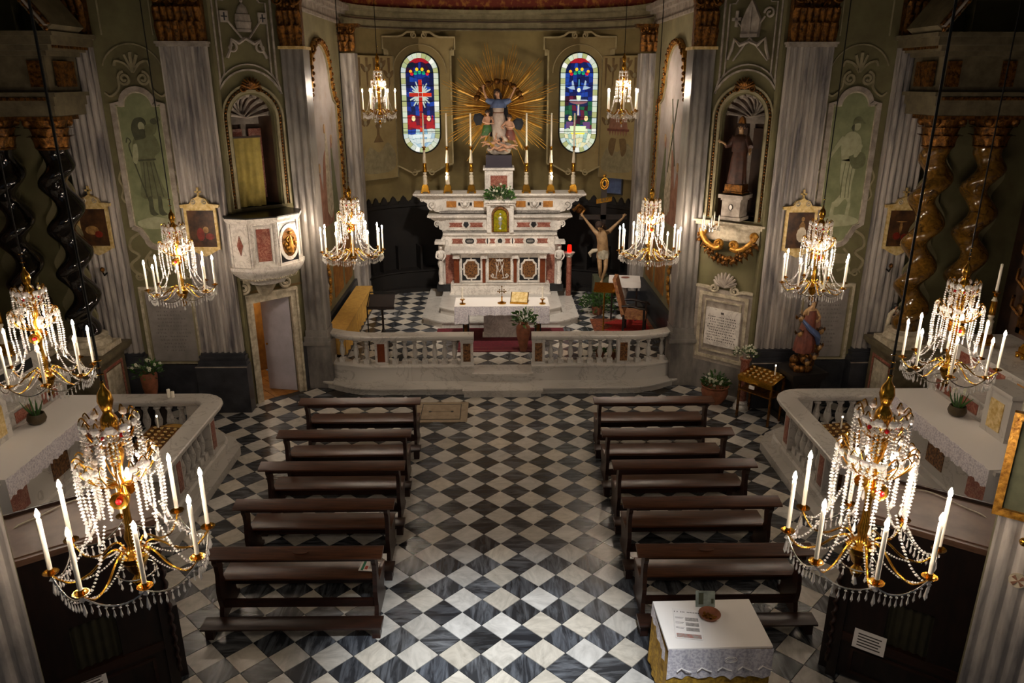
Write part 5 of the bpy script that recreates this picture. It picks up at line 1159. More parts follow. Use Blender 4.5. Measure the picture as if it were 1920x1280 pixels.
# votive candle racks
def rack(loc, rz, label, cols, rows, sx, sy, legs, tilt, m='brass', cand=None):
    t = thing('votive_rack', label, 'candle rack', loc, rz)
    T_ = Matrix.Rotation(tilt, 4, 'X'); H0 = legs; W_, D_ = cols*sx/2+.03, rows*sy/2+.03
    Tm = Matrix.Translation((0, 0, H0)) @ T_
    tr = MB(Tm).box(-W_, W_, -D_, D_, -.03, 0).box(-W_, W_, -D_-.015, -D_, -.10, .01).build('tray', m, t)
    cup = MB(Tm).lathe([(.018, 0), (.022, .012), (.028, .02), (.024, .022), (.014, .01)], 8).mesh('cup', 'pale_gold', 40)
    Tt = MB().lathe([(.018, 0), (.022, .012), (.028, .02), (.024, .022), (.014, .01)], 8).mesh('votive_cup', 'pale_gold', 40)
    for i in range(cols):
        for j in range(rows):
            p = Tm @ Vector((-W_+.03+sx*(i+.5), -D_+.03+sy*(j+.5), .0)); link('votive_cup', Tt, t, p)
    MB().box(-W_+.02, W_-.02, -D_+.02, D_-.02, .62*H0, .62*H0+.02).build('lower_shelf', 'gold_d', t)
    for x in (-W_+.03, W_-.03):
        for y in (-D_+.04, D_-.04): MB().box(x-.018, x+.018, y-.018, y+.018, 0, H0-.03+y*math.tan(tilt)).build('leg', 'gold_d', t)
    MB().box(-.08, .02, -D_-.05, -D_-.02, H0-.22, H0-.16).build('price_card', 'paper', t)
    if cand:
        p = Tm @ Vector(cand); c = thing('votive_candle', 'single white candle with small glowing tip on the %s' % {'b': 'tall brass votive rack', 'd': 'rack in the %s enclosure' % ('left' if 'left' in label else 'right')}[label[0]], 'candle', Matrix.Translation(Vector(loc)) @ Matrix.Rotation(rz, 4, 'Z') @ p)
        MB().lathe([(.013, .02), (.013, .19), (.004, .195)], 8).build('wax', 'wax', c); MB().ball((0, 0, .208), .015, 8, 6, (1, 1, 1.1)).build('glowing_tip', mat('small_flame', '#ffffff', emis='#fff0d8', es=6), c)
rack((4.80, 12.86, 0), R(-52), 'brass votive rack beside the carved saint group', 6, 4, .11, .10, .88, R(12), 'brass', (.2, .08, 0))
rack((5.12, 10.15, .15), R(-90), 'dark bronze votive rack behind the right enclosure rail', 8, 4, .11, .10, .80, R(6), 'gold_d', (-.25, .05, 0))
rack((-5.16, 10.35, .15), R(90), 'dark bronze votive rack behind the left enclosure rail', 6, 4, .11, .10, .80, R(6), 'gold_d', (.28, .1, 0))
# ================================================================ choir stalls
t = thing('choir_stalls', 'dark carved wooden choir stalls curving round the apse behind the altar', 'choir stalls', (0, 20.0, CZ))
pth = lambda a, b_: arc(0, 0, a, 180, 0, 30, b_)
MB().sweep(pth(3.50, 1.02), [(0, 0), (0, .12), (-.0, .12), (.4, .12), (.4, 0)]).build('footboard', 'stall', t, 30)
MB().sweep(pth(3.52, 1.35), [(0, .12), (0, .52), (-.03, .54), (-.03, .58), (.45, .58), (.45, .12)]).build('seat_row', 'stall', t, 30)
MB().sweep(pth(3.74, 1.9), [(0, .1), (0, 2.3), (-.04, 2.32), (-.04, 2.4), (.12, 2.4), (.12, .1)]).build('back_panels', 'stall', t, 30)
q = pth(3.76, 1.92)
for i in range(0, 30):
    x, y = q[i]; x2, y2 = q[i+1]; L_ = sqrt((x2-x)**2+(y2-y)**2); a = atan2(y2-y, x2-x)
    T_ = Matrix.Translation(((x+x2)/2, (y+y2)/2, 0)) @ Matrix.Rotation(a, 4, 'Z')
    b = MB(T_).prism([(-L_/2, 2.4), (L_/2, 2.4), (L_*.45, 2.47), (L_*.3, 2.49), (L_*.2, 2.56), (0, 2.62), (-L_*.2, 2.56), (-L_*.3, 2.49), (-L_*.45, 2.47)], 0, .06); b.build('crest', 'stall', t)
    if i % 2 == 0: MB(T_).prism([(-.03, .55), (.03, .55), (.03, 1.25), (-.03, 1.25)], -.45 if abs(x) < 3 else -.2, 0).build('armrest', 'stall', t)
# ================================================================ benches
def make_bench(label, W=2.02):
    t = thing('church_bench', label, 'bench', (0, 0, 0), 0, 'walnut benches in two files')
    h = W/2
    # sloping book shelf on top of the backrest
    prof = [(-.10, .865), (-.12, .88), (-.12, .895), (-.10, .905), (.07, .935), (.09, .925), (.09, .905), (.07, .90)]
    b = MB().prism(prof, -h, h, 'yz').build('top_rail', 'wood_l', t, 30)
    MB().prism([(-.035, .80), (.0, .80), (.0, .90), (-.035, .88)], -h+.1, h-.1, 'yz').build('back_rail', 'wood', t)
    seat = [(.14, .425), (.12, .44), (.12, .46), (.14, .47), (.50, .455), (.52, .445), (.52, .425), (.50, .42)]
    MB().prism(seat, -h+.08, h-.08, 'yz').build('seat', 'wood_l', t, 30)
    MB().prism([(.30, .26), (.33, .26), (.33, .42), (.30, .42)], -h+.12, h-.12, 'yz').build('seat_rail', 'wood', t)
    MB().box(-h+.12, h-.12, .02, .06, .14, .24).build('stretcher', 'wood', t)
    side = [(-.06, 0), (.50, 0), (.50, .05), (.44, .07), (.40, .16), (.43, .24), (.49, .30), (.51, .38), (.49, .43), (.20, .43), (.12, .47), (.085, .54), (.10, .60), (.115, .68), (.09, .76), (.05, .82), (.05, .90), (-.07, .88), (-.07, .80), (-.035, .74), (-.02, .62), (-.04, .50), (-.06, .40), (-.045, .28), (-.02, .18), (-.05, .08)]
    sm = MB().prism(side, -.025, .025, 'yz'); me = sm.mesh('side_panel', 'wood', 0)
    for x in (-h+.11, h-.11): link('side_panel', me, t, (x, 0, 0))
    MB().prism([(-.40, .155), (-.42, .165), (-.42, .185), (-.40, .195), (-.22, .195), (-.20, .185), (-.20, .165), (-.22, .155)], -h+.0, h-.0, 'yz').build('kneeler', 'wood', t, 30)
    for x in (-h+.07, h-.07): MB().prism([(-.36, 0), (-.24, 0), (-.24, .155), (-.36, .155)], x-.045, x+.045, 'yz').build('kneeler_foot', 'wood', t)
    for x in (-h+.11, h-.11): MB().box(x-.02, x+.02, -.24, .0, .02, .07).build('tie_bar', 'wood', t)
    return t
rows_ = [(11.72, 'front'), (10.50, 'second'), (9.48, 'third'), (8.47, 'fourth'), (7.42, 'rearmost')]
b0 = None
for s, nm in SIDES:
    for (y, w_), dx in zip(rows_, (0, 0, .02, 0, .0)):
        lb = 'dark walnut kneeler bench, %s of the %s file' % (w_, nm)
        x = (-2.40 if s < 0 else 2.52)+dx+(.03 if w_ == 'front' else 0)
        if b0 is None: b0 = make_bench(lb); b0.location = (x, y, .014)
        else: copy_tree(b0, label=lb, loc=(x, y-(.04 if s > 0 else 0), .014), rz=random.uniform(-.008, .008))
for s, X, Y in ((-1, -2.32, 7.39), (1, 2.30, 7.35)):
    t = thing('inlay_plate', 'oval worn wooden plate on the top rail of the rearmost %s bench' % ('left' if s < 0 else 'right'), 'plate', (X, Y, .945), 0)
    o = MB().lathe([(.09, 0), (.09, .003)], 20, (0, 0, 0), 1, .4); o = o.build('oval', 'wood_l', t); t.rotation_euler = (R(10), 0, 0)
# leaflet on the rearmost left bench
t = thing('printed_leaflet', 'white printed leaflet with green stripe lying on the rearmost left bench seat', 'leaflet', (-1.62, 7.74, .487), R(-6)); t.rotation_euler = (R(-2), 0, R(-6))
MB().box(-.11, .11, -.10, .10, 0, .006).build('sheet', 'paper', t); MB().box(-.085, -.055, -.09, .09, .006, .008).build('green_stripe', 'green_i', t)
b = MB()
for i in range(7): b.box(0.0, .1-.01*(i % 3), -.05+.018*i, -.044+.018*i, .006, .0075)
b.build('text_lines', 'ink', t, kind='stuff'); MB().box(-.045, -.01, -.07, .0, .006, .008).build('red_figure', 'inkr', t)
# ================================================================ confessionals
def confessional(s, nm):
    a = R(-35.7) if s > 0 else R(35.7)
    t = thing('confessional', 'dark wooden confessional with curtained opening and dusty top, %s foreground' % nm, 'confessional', (s*3.40, 6.42, .0), a)
    # local: x along the front, y into the box
    W = 1.28; D_ = .78
    X = (lambda x: x) if s > 0 else (lambda x: -x)
    b = MB().box(X(0), X(W), .10, D_, .0, 1.95); b.build('carcass', 'wood_d', t)
    MB().box(X(-.03), X(W+.02), -.03, D_+.03, 1.95, 1.99).box(X(-.05), X(W+.04), -.05, D_+.05, 1.99, 2.02).box(X(-.03), X(W+.02), -.0, D_+.02, 2.02, 2.03).build('top', 'conf_top', t)
    MB().box(X(-.05), X(W+.04), D_+.02, D_+.05, 2.02, 2.06).build('top_ledge', 'wood', t)
    for x0, x1 in ((0, .10), (W-.10, W)): MB().box(X(x0), X(x1), 0, .1, 0, 1.95).build('stile', 'wood_d', t)
    MB().box(X(.1), X(W-.1), .02, .1, 1.70, 1.95).build('frieze', 'wood_d', t)
    MB().box(X(.1), X(W-.1), .01, .1, .50, .60).build('rail', 'wood', t)
    d = MB().box(X(.1), X(W-.1), .04, .09, .05, .50).build('lower_door', 'wood_d', t); framep(d, min(X(.2), X(W-.2)), max(X(.2), X(W-.2)), .12, .44, .04, .03, 'wood')
    for x0, x1, z0, z1 in ((.1, .47, .6, 1.7), (.87, W-.1, .6, 1.7), (.47, .87, 1.12, 1.7)): MB().box(X(x0), X(x1), .03, .09, z0, z1).build('front_board', 'wood_d', t)
    b = MB(); pts = []
    x0, x1 = X(.46), X(.88)
    for i in range(41):
        u = i/40; pts.append((x0+(x1-x0)*u, .075+.012*sin(u*34)))
    top = [(x, y, 1.12) for x, y in pts]; bot = [(x, y, .60) for x, y in pts]; b.add(top+bot, [(i, i+1, 42+i, 41+i) for i in range(40)]); b.build('curtain', 'curtain', t, 60)
    # twisted little columns at the outer edge
    tw = twisted(MB(), .02, 1.6, 12, .012, 0, 8, 90); o = tw.build('barley_twist', 'wood', t, 80); o.location = (X(-.0), -.02, .2)
    MB().box(X(-.09), X(0), .1, .62, .0, .9).build('side_kneeler', 'wood_d', t); return t
for s, nm in SIDES:
    c = confessional(s, nm)
    n = thing('notice_card', 'white paper notice leaning on the %s confessional front' % nm, 'notice', (0, 0, 0))
    X = 1 if s > 0 else -1
    n.location = Matrix.Translation((s*3.40, 6.42, 0)) @ Matrix.Rotation(R(-35.7)*s, 4, 'Z') @ Vector((X*(.36 if s > 0 else .80), -.03, .50 if s > 0 else .34)); n.rotation_euler = (R(-14), 0, R(-35.7)*s)
    MB().box(-.15, .15, 0, .006, 0, .2).build('card', 'paper', n)
    b = MB()
    for i in range(5): b.box(-.11, .11-.02*(i % 2), -.002, 0, .03+.03*i, .042+.03*i)
    b.build('text_lines', 'ink', n, kind='stuff')
    w_ = thing('electric_wire', 'thin pale electric wire looping over the top of the %s confessional' % nm, 'wire', (0, 0, 0))
    P_ = [(s*4.05, 6.75, 2.04), (s*4.3, 6.7, 2.045), (s*4.5, 6.4, 2.04), (s*4.62, 6.22, 2.02), (s*4.68, 6.12, 1.8), (s*4.62, 6.05, 1.3), (s*4.66, 6.1, .7)]
    MB().tube(catm(P_, 6), .006, 5).build('wire', 'white_b', w_)
# ---- nave pilasters nearest the camera, turned 45 degrees, with paintings hung on them
for s, nm in SIDES:
    o = MB().box(s*0, s*2.2, 0, .4, 0, 9.6).build('wall_'+nm, 'wall', None, 30, loc=(s*3.74, 4.95, 0), kind='structure'); o.rotation_euler = (0, 0, R(-35.7)*s)
    b = MB(); fluted(b, *((.0, .95) if s > 0 else (-.95, .0)), -.12, .25, 7.4, 9, .016, .15); p = b.build('pilaster', 'fluted', o, 30)
    MB().box(s*-.05, s*1.05, -.2, .0, 0, .25).build('plinth', 'slate', p)
t = thing('framed_painting', 'gilt-framed painting with a green ground cut by the right picture edge', 'painting', (3.74, 4.95, 0), R(-35.7))
fr_ = framep(t, -.05, .66, 2.96, 3.78, -.17, .055, 'gold', 'frame'); MB().box(.0, .62, -.16, -.13, 3.0, 3.74).build('canvas', 'fres_d', fr_)
b = MB(); b.prism(ell(.16, 3.3, .03, .09, 10), -.165, -.155); b.prism(ell(.15, 3.42, .025, .03, 10), -.166, -.155); b.prism(ell(.30, 3.35, .09, .2, 12), -.164, -.155); b.build('painted_figures', 'picfig', fr_)
t = thing('wall_ornament', 'small gilt boss with a painted red cross disc on the right foreground pilaster', 'ornament', (3.74, 4.95, 0), R(-35.7))
MB().ball((.19, -.15, 2.78), .035, 10, 8).build('boss', 'brass', t); MB().prism(ell(.21, 2.44, .06, .06, 20), -.135, -.12).build('disc', 'stucco', t)
b = MB()
for k in range(4): a = k*pi/2+pi/4; b.prism([(.21, 2.44), (.21+.05*cos(a-.3), 2.44+.05*sin(a-.3)), (.21+.05*cos(a+.3), 2.44+.05*sin(a+.3))], -.14, -.13)
b.build('red_cross', 'rosy', t)
# ================================================================ offertory table by the right benches
t = thing('side_table', 'small table hidden under yellow damask and a white lace cloth, right foreground', 'table', (2.07, 6.28, 0), R(1))
TW, TD, TH = .50, .34, .80
MB().box(-TW+.02, TW-.02, -TD+.02, TD-.02, TH-.04, TH-.005).build('table_top', 'wood', t)
for x in (-.42, .42):
    for y in (-.27, .27): MB().box(x-.03, x+.03, y-.03, y+.03, 0, TH-.04).build('leg', 'wood', t)
c = thing('damask_cover', 'yellow damask cloth hanging from the side table to near the floor', 'cloth', (2.07, 6.28, 0), R(1))
def skirt(hw, hd, z, drop, flare, amp, n=140, scal=0, sd=0, zt=None):
    b = MB(); rings = [[], [], []]
    per = [(-hw, -hd), (hw, -hd), (hw, hd), (-hw, hd)]; L_ = []
    for e in range(4):
        p, q = per[e], per[(e+1) % 4]; m = n//4
        for i in range(m): L_.append((p[0]+(q[0]-p[0])*i/m, p[1]+(q[1]-p[1])*i/m))
    for k, (x, y) in enumerate(L_):
        l = sqrt(x*x+y*y); w_ = sin(k*.55)+.5*sin(k*1.3+1)
        for r_, f in ((0, 0), (1, .5), (2, 1)):
            q = 1+(flare*f+amp*f*w_)/l; zz = z-drop*f+(sd*abs(sin(k*scal)) if r_ == 2 else 0); rings[r_].append((x*q, y*q, zz))
    m = len(L_); b.add([v for r in rings for v in r], [(r*m+i, r*m+(i+1) % m, (r+1)*m+(i+1) % m, (r+1)*m+i) for r in (0, 1) for i in range(m)]); b.add([(p[0], p[1], z) for p in per], [(0, 1, 2, 3)]); return b
skirt(TW+.005, TD+.005, TH+.0, .74, .015, .010).build('damask', 'yellow', c, 60)
c = thing('lace_tablecloth', 'white lace tablecloth with scalloped hem on the damask covered side table', 'cloth', (2.07, 6.28, 0), R(1))
skirt(TW+.012, TD+.012, TH+.006, .02, .003, .0, 80).build('cloth_top', 'cloth', c, 60)
b = hanging(-TW-.012, TW+.012, -TD-.02, -TD-.045, TH+.004, .36, 80, .010, 20, .03); b.build('lace_front', 'lace', c, 60)
hanging(-TW-.02, -TW-.045, TD, -TD-.02, TH+.004, .16, 40, .008, 20, .02).build('lace_side', 'lace', c, 60)
b = MB(); b.tube([(p[0], -TD-.045, TH-.12+p[1]) for p in ell(.1, 0, .06, .035, 20)], .004, 4); b.tube([(p[0], -TD-.05, TH-.12+p[1]) for p in ell(.1, 0, .045, .024, 20)], .003, 4)
for i in range(5): b.tube([(-.42+.2*i, -TD-.05, TH-.24), (-.38+.2*i, -TD-.05, TH-.2), (-.33+.2*i, -TD-.05, TH-.23), (-.28+.2*i, -TD-.05, TH-.25)], .008, 4)
b.build('embroidery', 'cloth', c, kind='stuff')
t = thing('booklet', 'plastic wrapped booklet with three grey photographs and a red strip on the lace table', 'booklet', (1.83, 6.25, TH+.012), R(-9))
MB().box(-.13, .13, -.21, .21, 0, .008).build('cover', 'paper', t)
for k in range(3): MB().box(-.02, .11, .045-.075*k, .095-.075*k, .008, .010).build('photograph', mat('grey_photo', '#6c6664', '#a8a29c', scale=30, rough=.5), t)
MB().box(-.12, .12, -.205, -.15, .008, .010).build('red_strip', mat('red_photo', '#9c4a38', '#8a8a80', scale=20, rough=.4), t)
b = MB()
x = -.125
for wd in (.012, .02, .05, .0, .115):   # heading: illegible capitals
    for k in range(max(1, int(wd/.014))): b.box(x+k*.016, x+k*.016+.009, .17, .185, .008, .0092); 
    x += wd+.016
for k in range(3): b.box(-.12, -.035, .09-.075*k, .094-.075*k, .008, .009); b.box(-.12, -.045, .075-.075*k, .079-.075*k, .008, .009)
b.build('printed_text', 'ink', t, kind='stuff')
b = MB().add([(-.14, -.22, .0115), (.14, -.22, .0115), (.14, .22, .0115), (-.14, .22, .0115)], [(0, 1, 2, 3)]); b.build('plastic_wrap', mat('plastic_film', '#ffffff', rough=.12, alpha=.12), t)
t = thing('coin_bowl', 'small round orange bowl with coins on the lace table', 'bowl', (2.08, 6.36, TH+.008))
MB().lathe([(.06, 0), (.085, .012), (.105, .045), (.112, .05), (.10, .048), (.075, .018), (.02, .012)], 24).build('bowl_wall', 'terra', t, 50)
b = MB(); rr_ = random.Random(2)
for i in range(26): a = rr_.uniform(0, 6.28); r_ = .065*sqrt(rr_.random()); b.lathe([(.012, 0), (.012, .004)], 8, (r_*cos(a), r_*sin(a), .014+.005*(i % 4)))
b.build('coins', 'brass', t, kind='stuff')
t = thing('postcard', 'grey and white photo card propped behind the bowl on the lace table', 'card', (2.08, 6.52, TH+.006), R(-3)); t.rotation_euler = (R(-18), 0, R(-3))
MB().box(-.10, .10, 0, .005, 0, .17).build('card', mat('card_print', '#a8b0a4', '#6c746c', scale=9, rough=.4), t); MB().box(-.07, -.02, -.003, 0, .03, .15).box(.06, .085, -.003, 0, .04, .09).build('printed_figure', 'fres_d', t)
# ================================================================ chancel furniture
t = thing('draped_bench', 'long bench draped in pleated yellow cloth along the left chancel wall', 'bench', (0, 0, CZ))
y0, y1 = 15.25, 19.1
MB().box(-3.70, -3.32, y0, y1, 0, .60).build('bench_frame', 'wood', t)
MB().box(-3.72, -3.30, y0-.02, y1+.02, .60, .625).build('cloth_top', 'yellow_l', t)
hanging(-3.295, -3.295, y0-.02, y1+.02, .62, .48, 160, .03, 9, .01).build('pleated_cloth', 'yellow_l', t, 60); hanging(-3.72, -3.295, y0-.025, y0-.025, .62, .48, 20, .02, 9, .01).build('pleated_cloth', 'yellow_l', t, 60)
t = thing('book_lectern', 'black iron lectern with slanted dark book rest, left side of the chancel', 'lectern', (-2.62, 16.2, CZ))
b = MB().tube([(0, 0, 0), (0, 0, 1.0)], .025, 8).lathe([(.2, 0), (.2, .02), (.05, .05), (.03, .2), (.06, .3), (.03, .4)], 12); b.build('post', 'wood_d', t)
b = MB().add([(-.28, -.2, .95), (.28, -.2, .95), (.28, .16, 1.16), (-.28, .16, 1.16), (-.28, -.2, .92), (.28, -.2, .92), (.28, .16, 1.13), (-.28, .16, 1.13)], [(0, 1, 2, 3), (7, 6, 5, 4), (0, 4, 5, 1), (2, 6, 7, 3), (1, 5, 6, 2), (0, 3, 7, 4)]); b.box(-.3, .3, -.24, -.2, .92, .98); b.build('book_rest', 'wood_d', t)
MB().tube([(-.30, -.2, 0), (-.30, -.2, .98), (-.28, .18, 1.2), (.28, .18, 1.2)], .014, 6).build('iron_frame', 'iron', t)
t = thing('rug', 'bright red patterned rug with brown border on the right of the chancel', 'rug', (0, 0, CZ))
MB().box(2.25, 3.7, 16.7, 18.1, .0, .014).build('border', 'rug_b', t); MB().prism([(2.85, 16.8), (3.6, 16.8), (3.6, 18.0), (2.95, 18.0), (2.55, 17.75), (2.75, 17.5), (2.5, 17.2), (2.8, 17.0)], .014, .016, 'xy').build('red_field', 'red_r', t)
t = thing('ambo', 'slim brass reading stand with slanted top, right side of the chancel', 'lectern', (2.42, 16.9, CZ+.014), R(-12))
MB().lathe([(.15, 0), (.15, .015), (.02, .03), (.018, 1.1)], 14).build('post', 'brass', t)
b = MB().add([(-.24, -.15, 1.06), (.24, -.15, 1.06), (.24, .17, 1.2), (-.24, .17, 1.2), (-.24, -.15, 1.04), (.24, -.15, 1.04), (.24, .17, 1.18), (-.24, .17, 1.18)], [(0, 1, 2, 3), (7, 6, 5, 4), (0, 4, 5, 1), (2, 6, 7, 3), (1, 5, 6, 2), (0, 3, 7, 4)]); b.build('desk', 'brass', t)
t = thing('credence_table', 'small table with white fringed cloth beside the crucifix', 'table', (3.1, 18.2, CZ), R(-8))
MB().lathe([(.2, 0), (.2, .04), (.06, .08), (.11, .3), (.05, .5), (.09, .7), (.05, .98)], 12).build('pedestal', 'marble', t, 50); MB().box(-.36, .36, -.3, .3, .98, 1.02).build('top', 'wood_d', t)
for x in (-.3, .3): MB().box(x-.02, x+.02, -.26, -.22, 0, .98).build('leg', 'wood_d', t)
c = thing('table_cover', 'white fringed cloth on the small table beside the crucifix', 'cloth', (3.1, 18.2, CZ+1.022), R(-8))
skirt(.38, .32, 0, .16, .01, .008, 80, .9, .012).build('cloth', 'cloth', c, 60); 
t = thing('small_dish', 'small reddish dish on the fringed white cloth', 'dish', (3.12, 18.25, CZ+1.024)); MB().lathe([(.05, 0), (.09, .015), (.085, .02), (.04, .01)], 14, (0, 0, 0), 1.2, .8).build('dish', 'redmarble', t, 50)
t = thing('high_back_armchair', 'dark wooden armchair with tall tapestry back facing the altar side', 'chair', (3.18, 17.0, CZ+.016), R(75))
MB().box(-.30, .30, -.26, .24, .40, .50).build('seat', 'tapes', t); b = MB().add([(-.29, .22, .46), (.29, .22, .46), (.27, .46, 1.32), (-.27, .46, 1.32), (-.29, .30, .44), (.29, .30, .44), (.27, .54, 1.32), (-.27, .54, 1.32)], [(0, 1, 2, 3), (7, 6, 5, 4), (0, 4, 5, 1), (2, 6, 7, 3), (1, 5, 6, 2), (0, 3, 7, 4)]); b.build('backrest', 'tapes', t, 0)
for x in (-.30, .30):
    MB().box(x-.025, x+.025, -.25, -.20, 0, .66).build('leg', 'wood_d', t); MB().box(x-.025, x+.025, .22, .27, 0, .5).build('leg', 'wood_d', t)
    MB().tube([(x, .30, .70), (x, .1, .72), (x, -.1, .68), (x, -.27, .66), (x, -.3, .61)], .026, 6).build('arm', 'wood_d', t, 60)
for y in (-.22, .24): MB().box(-.28, .28, y-.015, y+.015, .14, .18).build('stretcher', 'wood_d', t)
t = thing('fern', 'bushy green fern on the chancel floor below the crucifix', 'plant', (2.5, 18.55, CZ))
MB().lathe([(.12, 0), (.16, .22), (.13, .2)], 14).build('pot', 'terra', t); bouquet(t, (0, 0, .2), .42, 420, 0, .9, 9, ls=.045)
for x, lb in ((1.72, 'left'), (2.02, 'right')):
    pass
for k, (x, lb) in enumerate(((2.12, 'left'), (2.42, 'right'))):
    t = thing('potted_plant', 'dark plant in a small terracotta pot behind the right rail, %s of two' % lb, 'plant', (x, 15.15, CZ)); MB().lathe([(.06, 0), (.10, .2), (.11, .22), (.09, .2)], 12).build('pot', 'terra', t, 50); bouquet(t, (0, 0, .18), .12, 60, 0, .8, 20+k, ls=.03)
# crucifix
t = thing('crucifix', 'large dark wooden crucifix with carved pale figure, right of the high altar', 'crucifix', (2.70, 19.55, CZ))
MB().box(-.2, .2, -.1, .25, 0, .75).build('stone_base', 'fres_d', t)
cr = MB().box(-.07, .07, .02, .10, .7, 3.05).box(-.62, .62, .02, .10, 2.25, 2.37).build('cross_beams', 'wood_d', t)
b = MB()
for r_ in (.12, .07): b.tube([(r_*.8*cos(q*pi/6), .02, 3.17+r_*sin(q*pi/6)*1.2) for q in range(13)], .022, 6)
b.ball((0, .02, 3.36), .045, 8, 6); b.build('gilt_finial', 'brass', t)
MB().prism([(-.2, 2.66), (.2, 2.72), (.2, 2.84), (-.2, 2.77)], -.01, .02).build('title_scroll', 'brass', t)
for i in range(6): pass
b = MB()
for i, ch_ in enumerate('INRI'):
    x = -.13+.08*i; z = 2.70+.012*i
    if ch_ in 'INR': b.box(x-.02, x-.012, -.016, -.01, z, z+.07)
    if ch_ == 'N': b.box(x+.012, x+.02, -.016, -.01, z, z+.07); b.prism([(x-.02, z+.07), (x-.01, z+.07), (x+.02, z), (x+.01, z)], -.016, -.01)
    if ch_ == 'R': b.prism([(x-.012, z+.07), (x+.012, z+.065), (x+.012, z+.04), (x-.012, z+.035)], -.016, -.01); b.prism([(x-.01, z+.035), (x, z+.035), (x+.016, z), (x+.008, z)], -.016, -.01)
b.build('inri_letters', 'ink', t)
J = dict(pelvis=(.02, -.06, 1.42), chest=(-.02, -.1, 1.82), neck=(-.05, -.12, 2.0), head=(-.12, -.2, 2.10), lsh=(-.2, -.07, 1.94), lel=(-.36, -.02, 2.13), lwr=(-.50, 0.0, 2.30), lha=(-.54, .0, 2.36), rsh=(.15, -.07, 1.95), rel=(.33, -.02, 2.12), rwr=(.50, .0, 2.28), rha=(.54, .0, 2.34), lhip=(-.08, -.06, 1.34), lkn=(-.06, -.2, .98), lan=(-.02, -.05, .68), ltoe=(-.02, -.1, .56), rhip=(.1, -.06, 1.34), rkn=(.08, -.22, .99), ran=(.02, -.08, .67), rtoe=(.01, -.13, .55))
bo = figure(t, 'skin_d', J, .98, 2, name='carved_body'); face(bo, J, .98, 'skin_d', long=True, dirn=(-.3, -1, -.5))
b = robe([(.02, -.06, 1.24, .15, .14), (.02, -.06, 1.36, .165, .14), (.02, -.06, 1.50, .14, .12)], 24, 7, .12); b.tube([(-.14, -.08, 1.46), (-.26, -.1, 1.45), (-.33, -.08, 1.38), (-.3, -.06, 1.28)], [.05, .06, .05, .02], 7); b.build('loincloth', 'stucco', bo, 60)
t = thing('blue_banner', 'plain dark blue rectangular panel on the apse wall right of the altar', 'panel', (3.18, 21.25, 3.0), R(-38)); MB().box(-.28, .28, 0, .03, 0, .62).build('panel', 'blue_r', t); framep(t, -.29, .29, -.01, .63, -.0, .03, 'slate')
# ================================================================ items by the right angled wall
t = thing('large_flower_pot', 'round terracotta pot with white flowers at the foot of the right angled wall', 'plant', (4.18, 13.62, 0.014))
MB().lathe([(.15, 0), (.23, .12), (.26, .24), (.24, .32), (.27, .36), (.25, .37), (.21, .3)], 24).build('pot', 'terra', t, 50); bouquet(t, (0, 0, .36), .24, 200, 22, .9, 12, ls=.04, fs=.017)
t = thing('flower_column', 'slim red marble column with dried white flowers beside the round pot', 'column', (4.62, 13.32, .014))
MB().lathe([(.15, 0), (.15, .06), (.11, .1), (.12, .13), (.09, .17)], 18).build('base', 'marble', t, 50); MB().lathe([(.085, .17), (.08, .95), (.10, .98), (.11, 1.02), (.02, 1.02)], 16).build('shaft', 'redmarble', t, 50)
t2 = thing('flower_bunch', 'loose bunch of small white dried flowers on the slim red column', 'flowers', (4.62, 13.32, 1.036)); MB().lathe([(.05, 0), (.06, .1), (.04, .09)], 12).build('vase', 'mould2', t2); bouquet(t2, (0, 0, .06), .22, 120, 60, .7, 13, ls=.025, fs=.010)
t = thing('flower_vase', 'white flowers in a tall terracotta vase behind the left column pedestal', 'plant', (-6.40, 12.92, .0))
MB().box(-.22, .22, -.2, .2, 0, .52).build('stand', 'wood_d', t); MB().lathe([(.09, .52), (.13, .7), (.15, .95), (.13, 1.0), (.12, .95)], 16).build('vase', 'terra', t, 50); bouquet(t, (0, 0, .98), .24, 170, 14, .9, 15, ls=.04, fs=.018)
# ================================================================ door and pulpit on the left angled wall
wa = LX['left_a']; AL = R(41.5); L0 = (-4.89, 13.70, 0)
def atl(u, y, z=0): return Matrix.Translation(L0) @ Matrix.Rotation(AL, 4, 'Z') @ Vector((u, y, z))
def atr(u, y, z=0): return Matrix.Translation((3.84, 14.63, 0)) @ Matrix.Rotation(-AL, 4, 'Z') @ Vector((u, y, z))
b = MB()
for x0, x1, z0, z1 in ((.14, .25, 0, 2.14), (1.02, 1.13, 0, 2.14), (.25, 1.02, 2.02, 2.14)): b.box(x0, x1, -.06, .02, z0, z1)
for x0, x1, z0, z1 in ((.11, .15, 0, 2.18), (1.12, 1.16, 0, 2.18), (.11, 1.16, 2.14, 2.19)): b.box(x0, x1, -.09, .0, z0, z1)
d1 = b.build('door_1', 'stucco', None, 30, loc=L0, rz=AL, kind='structure')
T_ = Matrix.Translation((1.0, .02, 0)) @ Matrix.Rotation(R(-52), 4, 'Z')
lf = MB(T_).box(-.60, 0, 0, .04, .02, 2.0).build('door_leaf', 'white_d', d1); MB(T_).ball((-.54, -.03, 1.0), .022, 8, 6).build('door_handle', 'brass', lf)
MB().box(.22, .24, .35, 1.6, 0, 2.3).box(.24, 1.3, 1.6, 1.65, 0, 2.3).build('corridor_wall', 'ochre', d1); MB().box(.45, .75, 1.5, 1.6, 0, 2.2).build('inner_door', 'blackstone', d1)
for i in range(3):
    for j in range(4): MB().box(.25+.27*i, .51+.27*i, .0+.4*j, .39+.4*j, -.01, .016).build('floor_tile', 'ochre', d1)
MB().box(.24, 1.3, .0, 1.6, 2.2, 2.25).build('corridor_ceiling', 'ochre', d1)
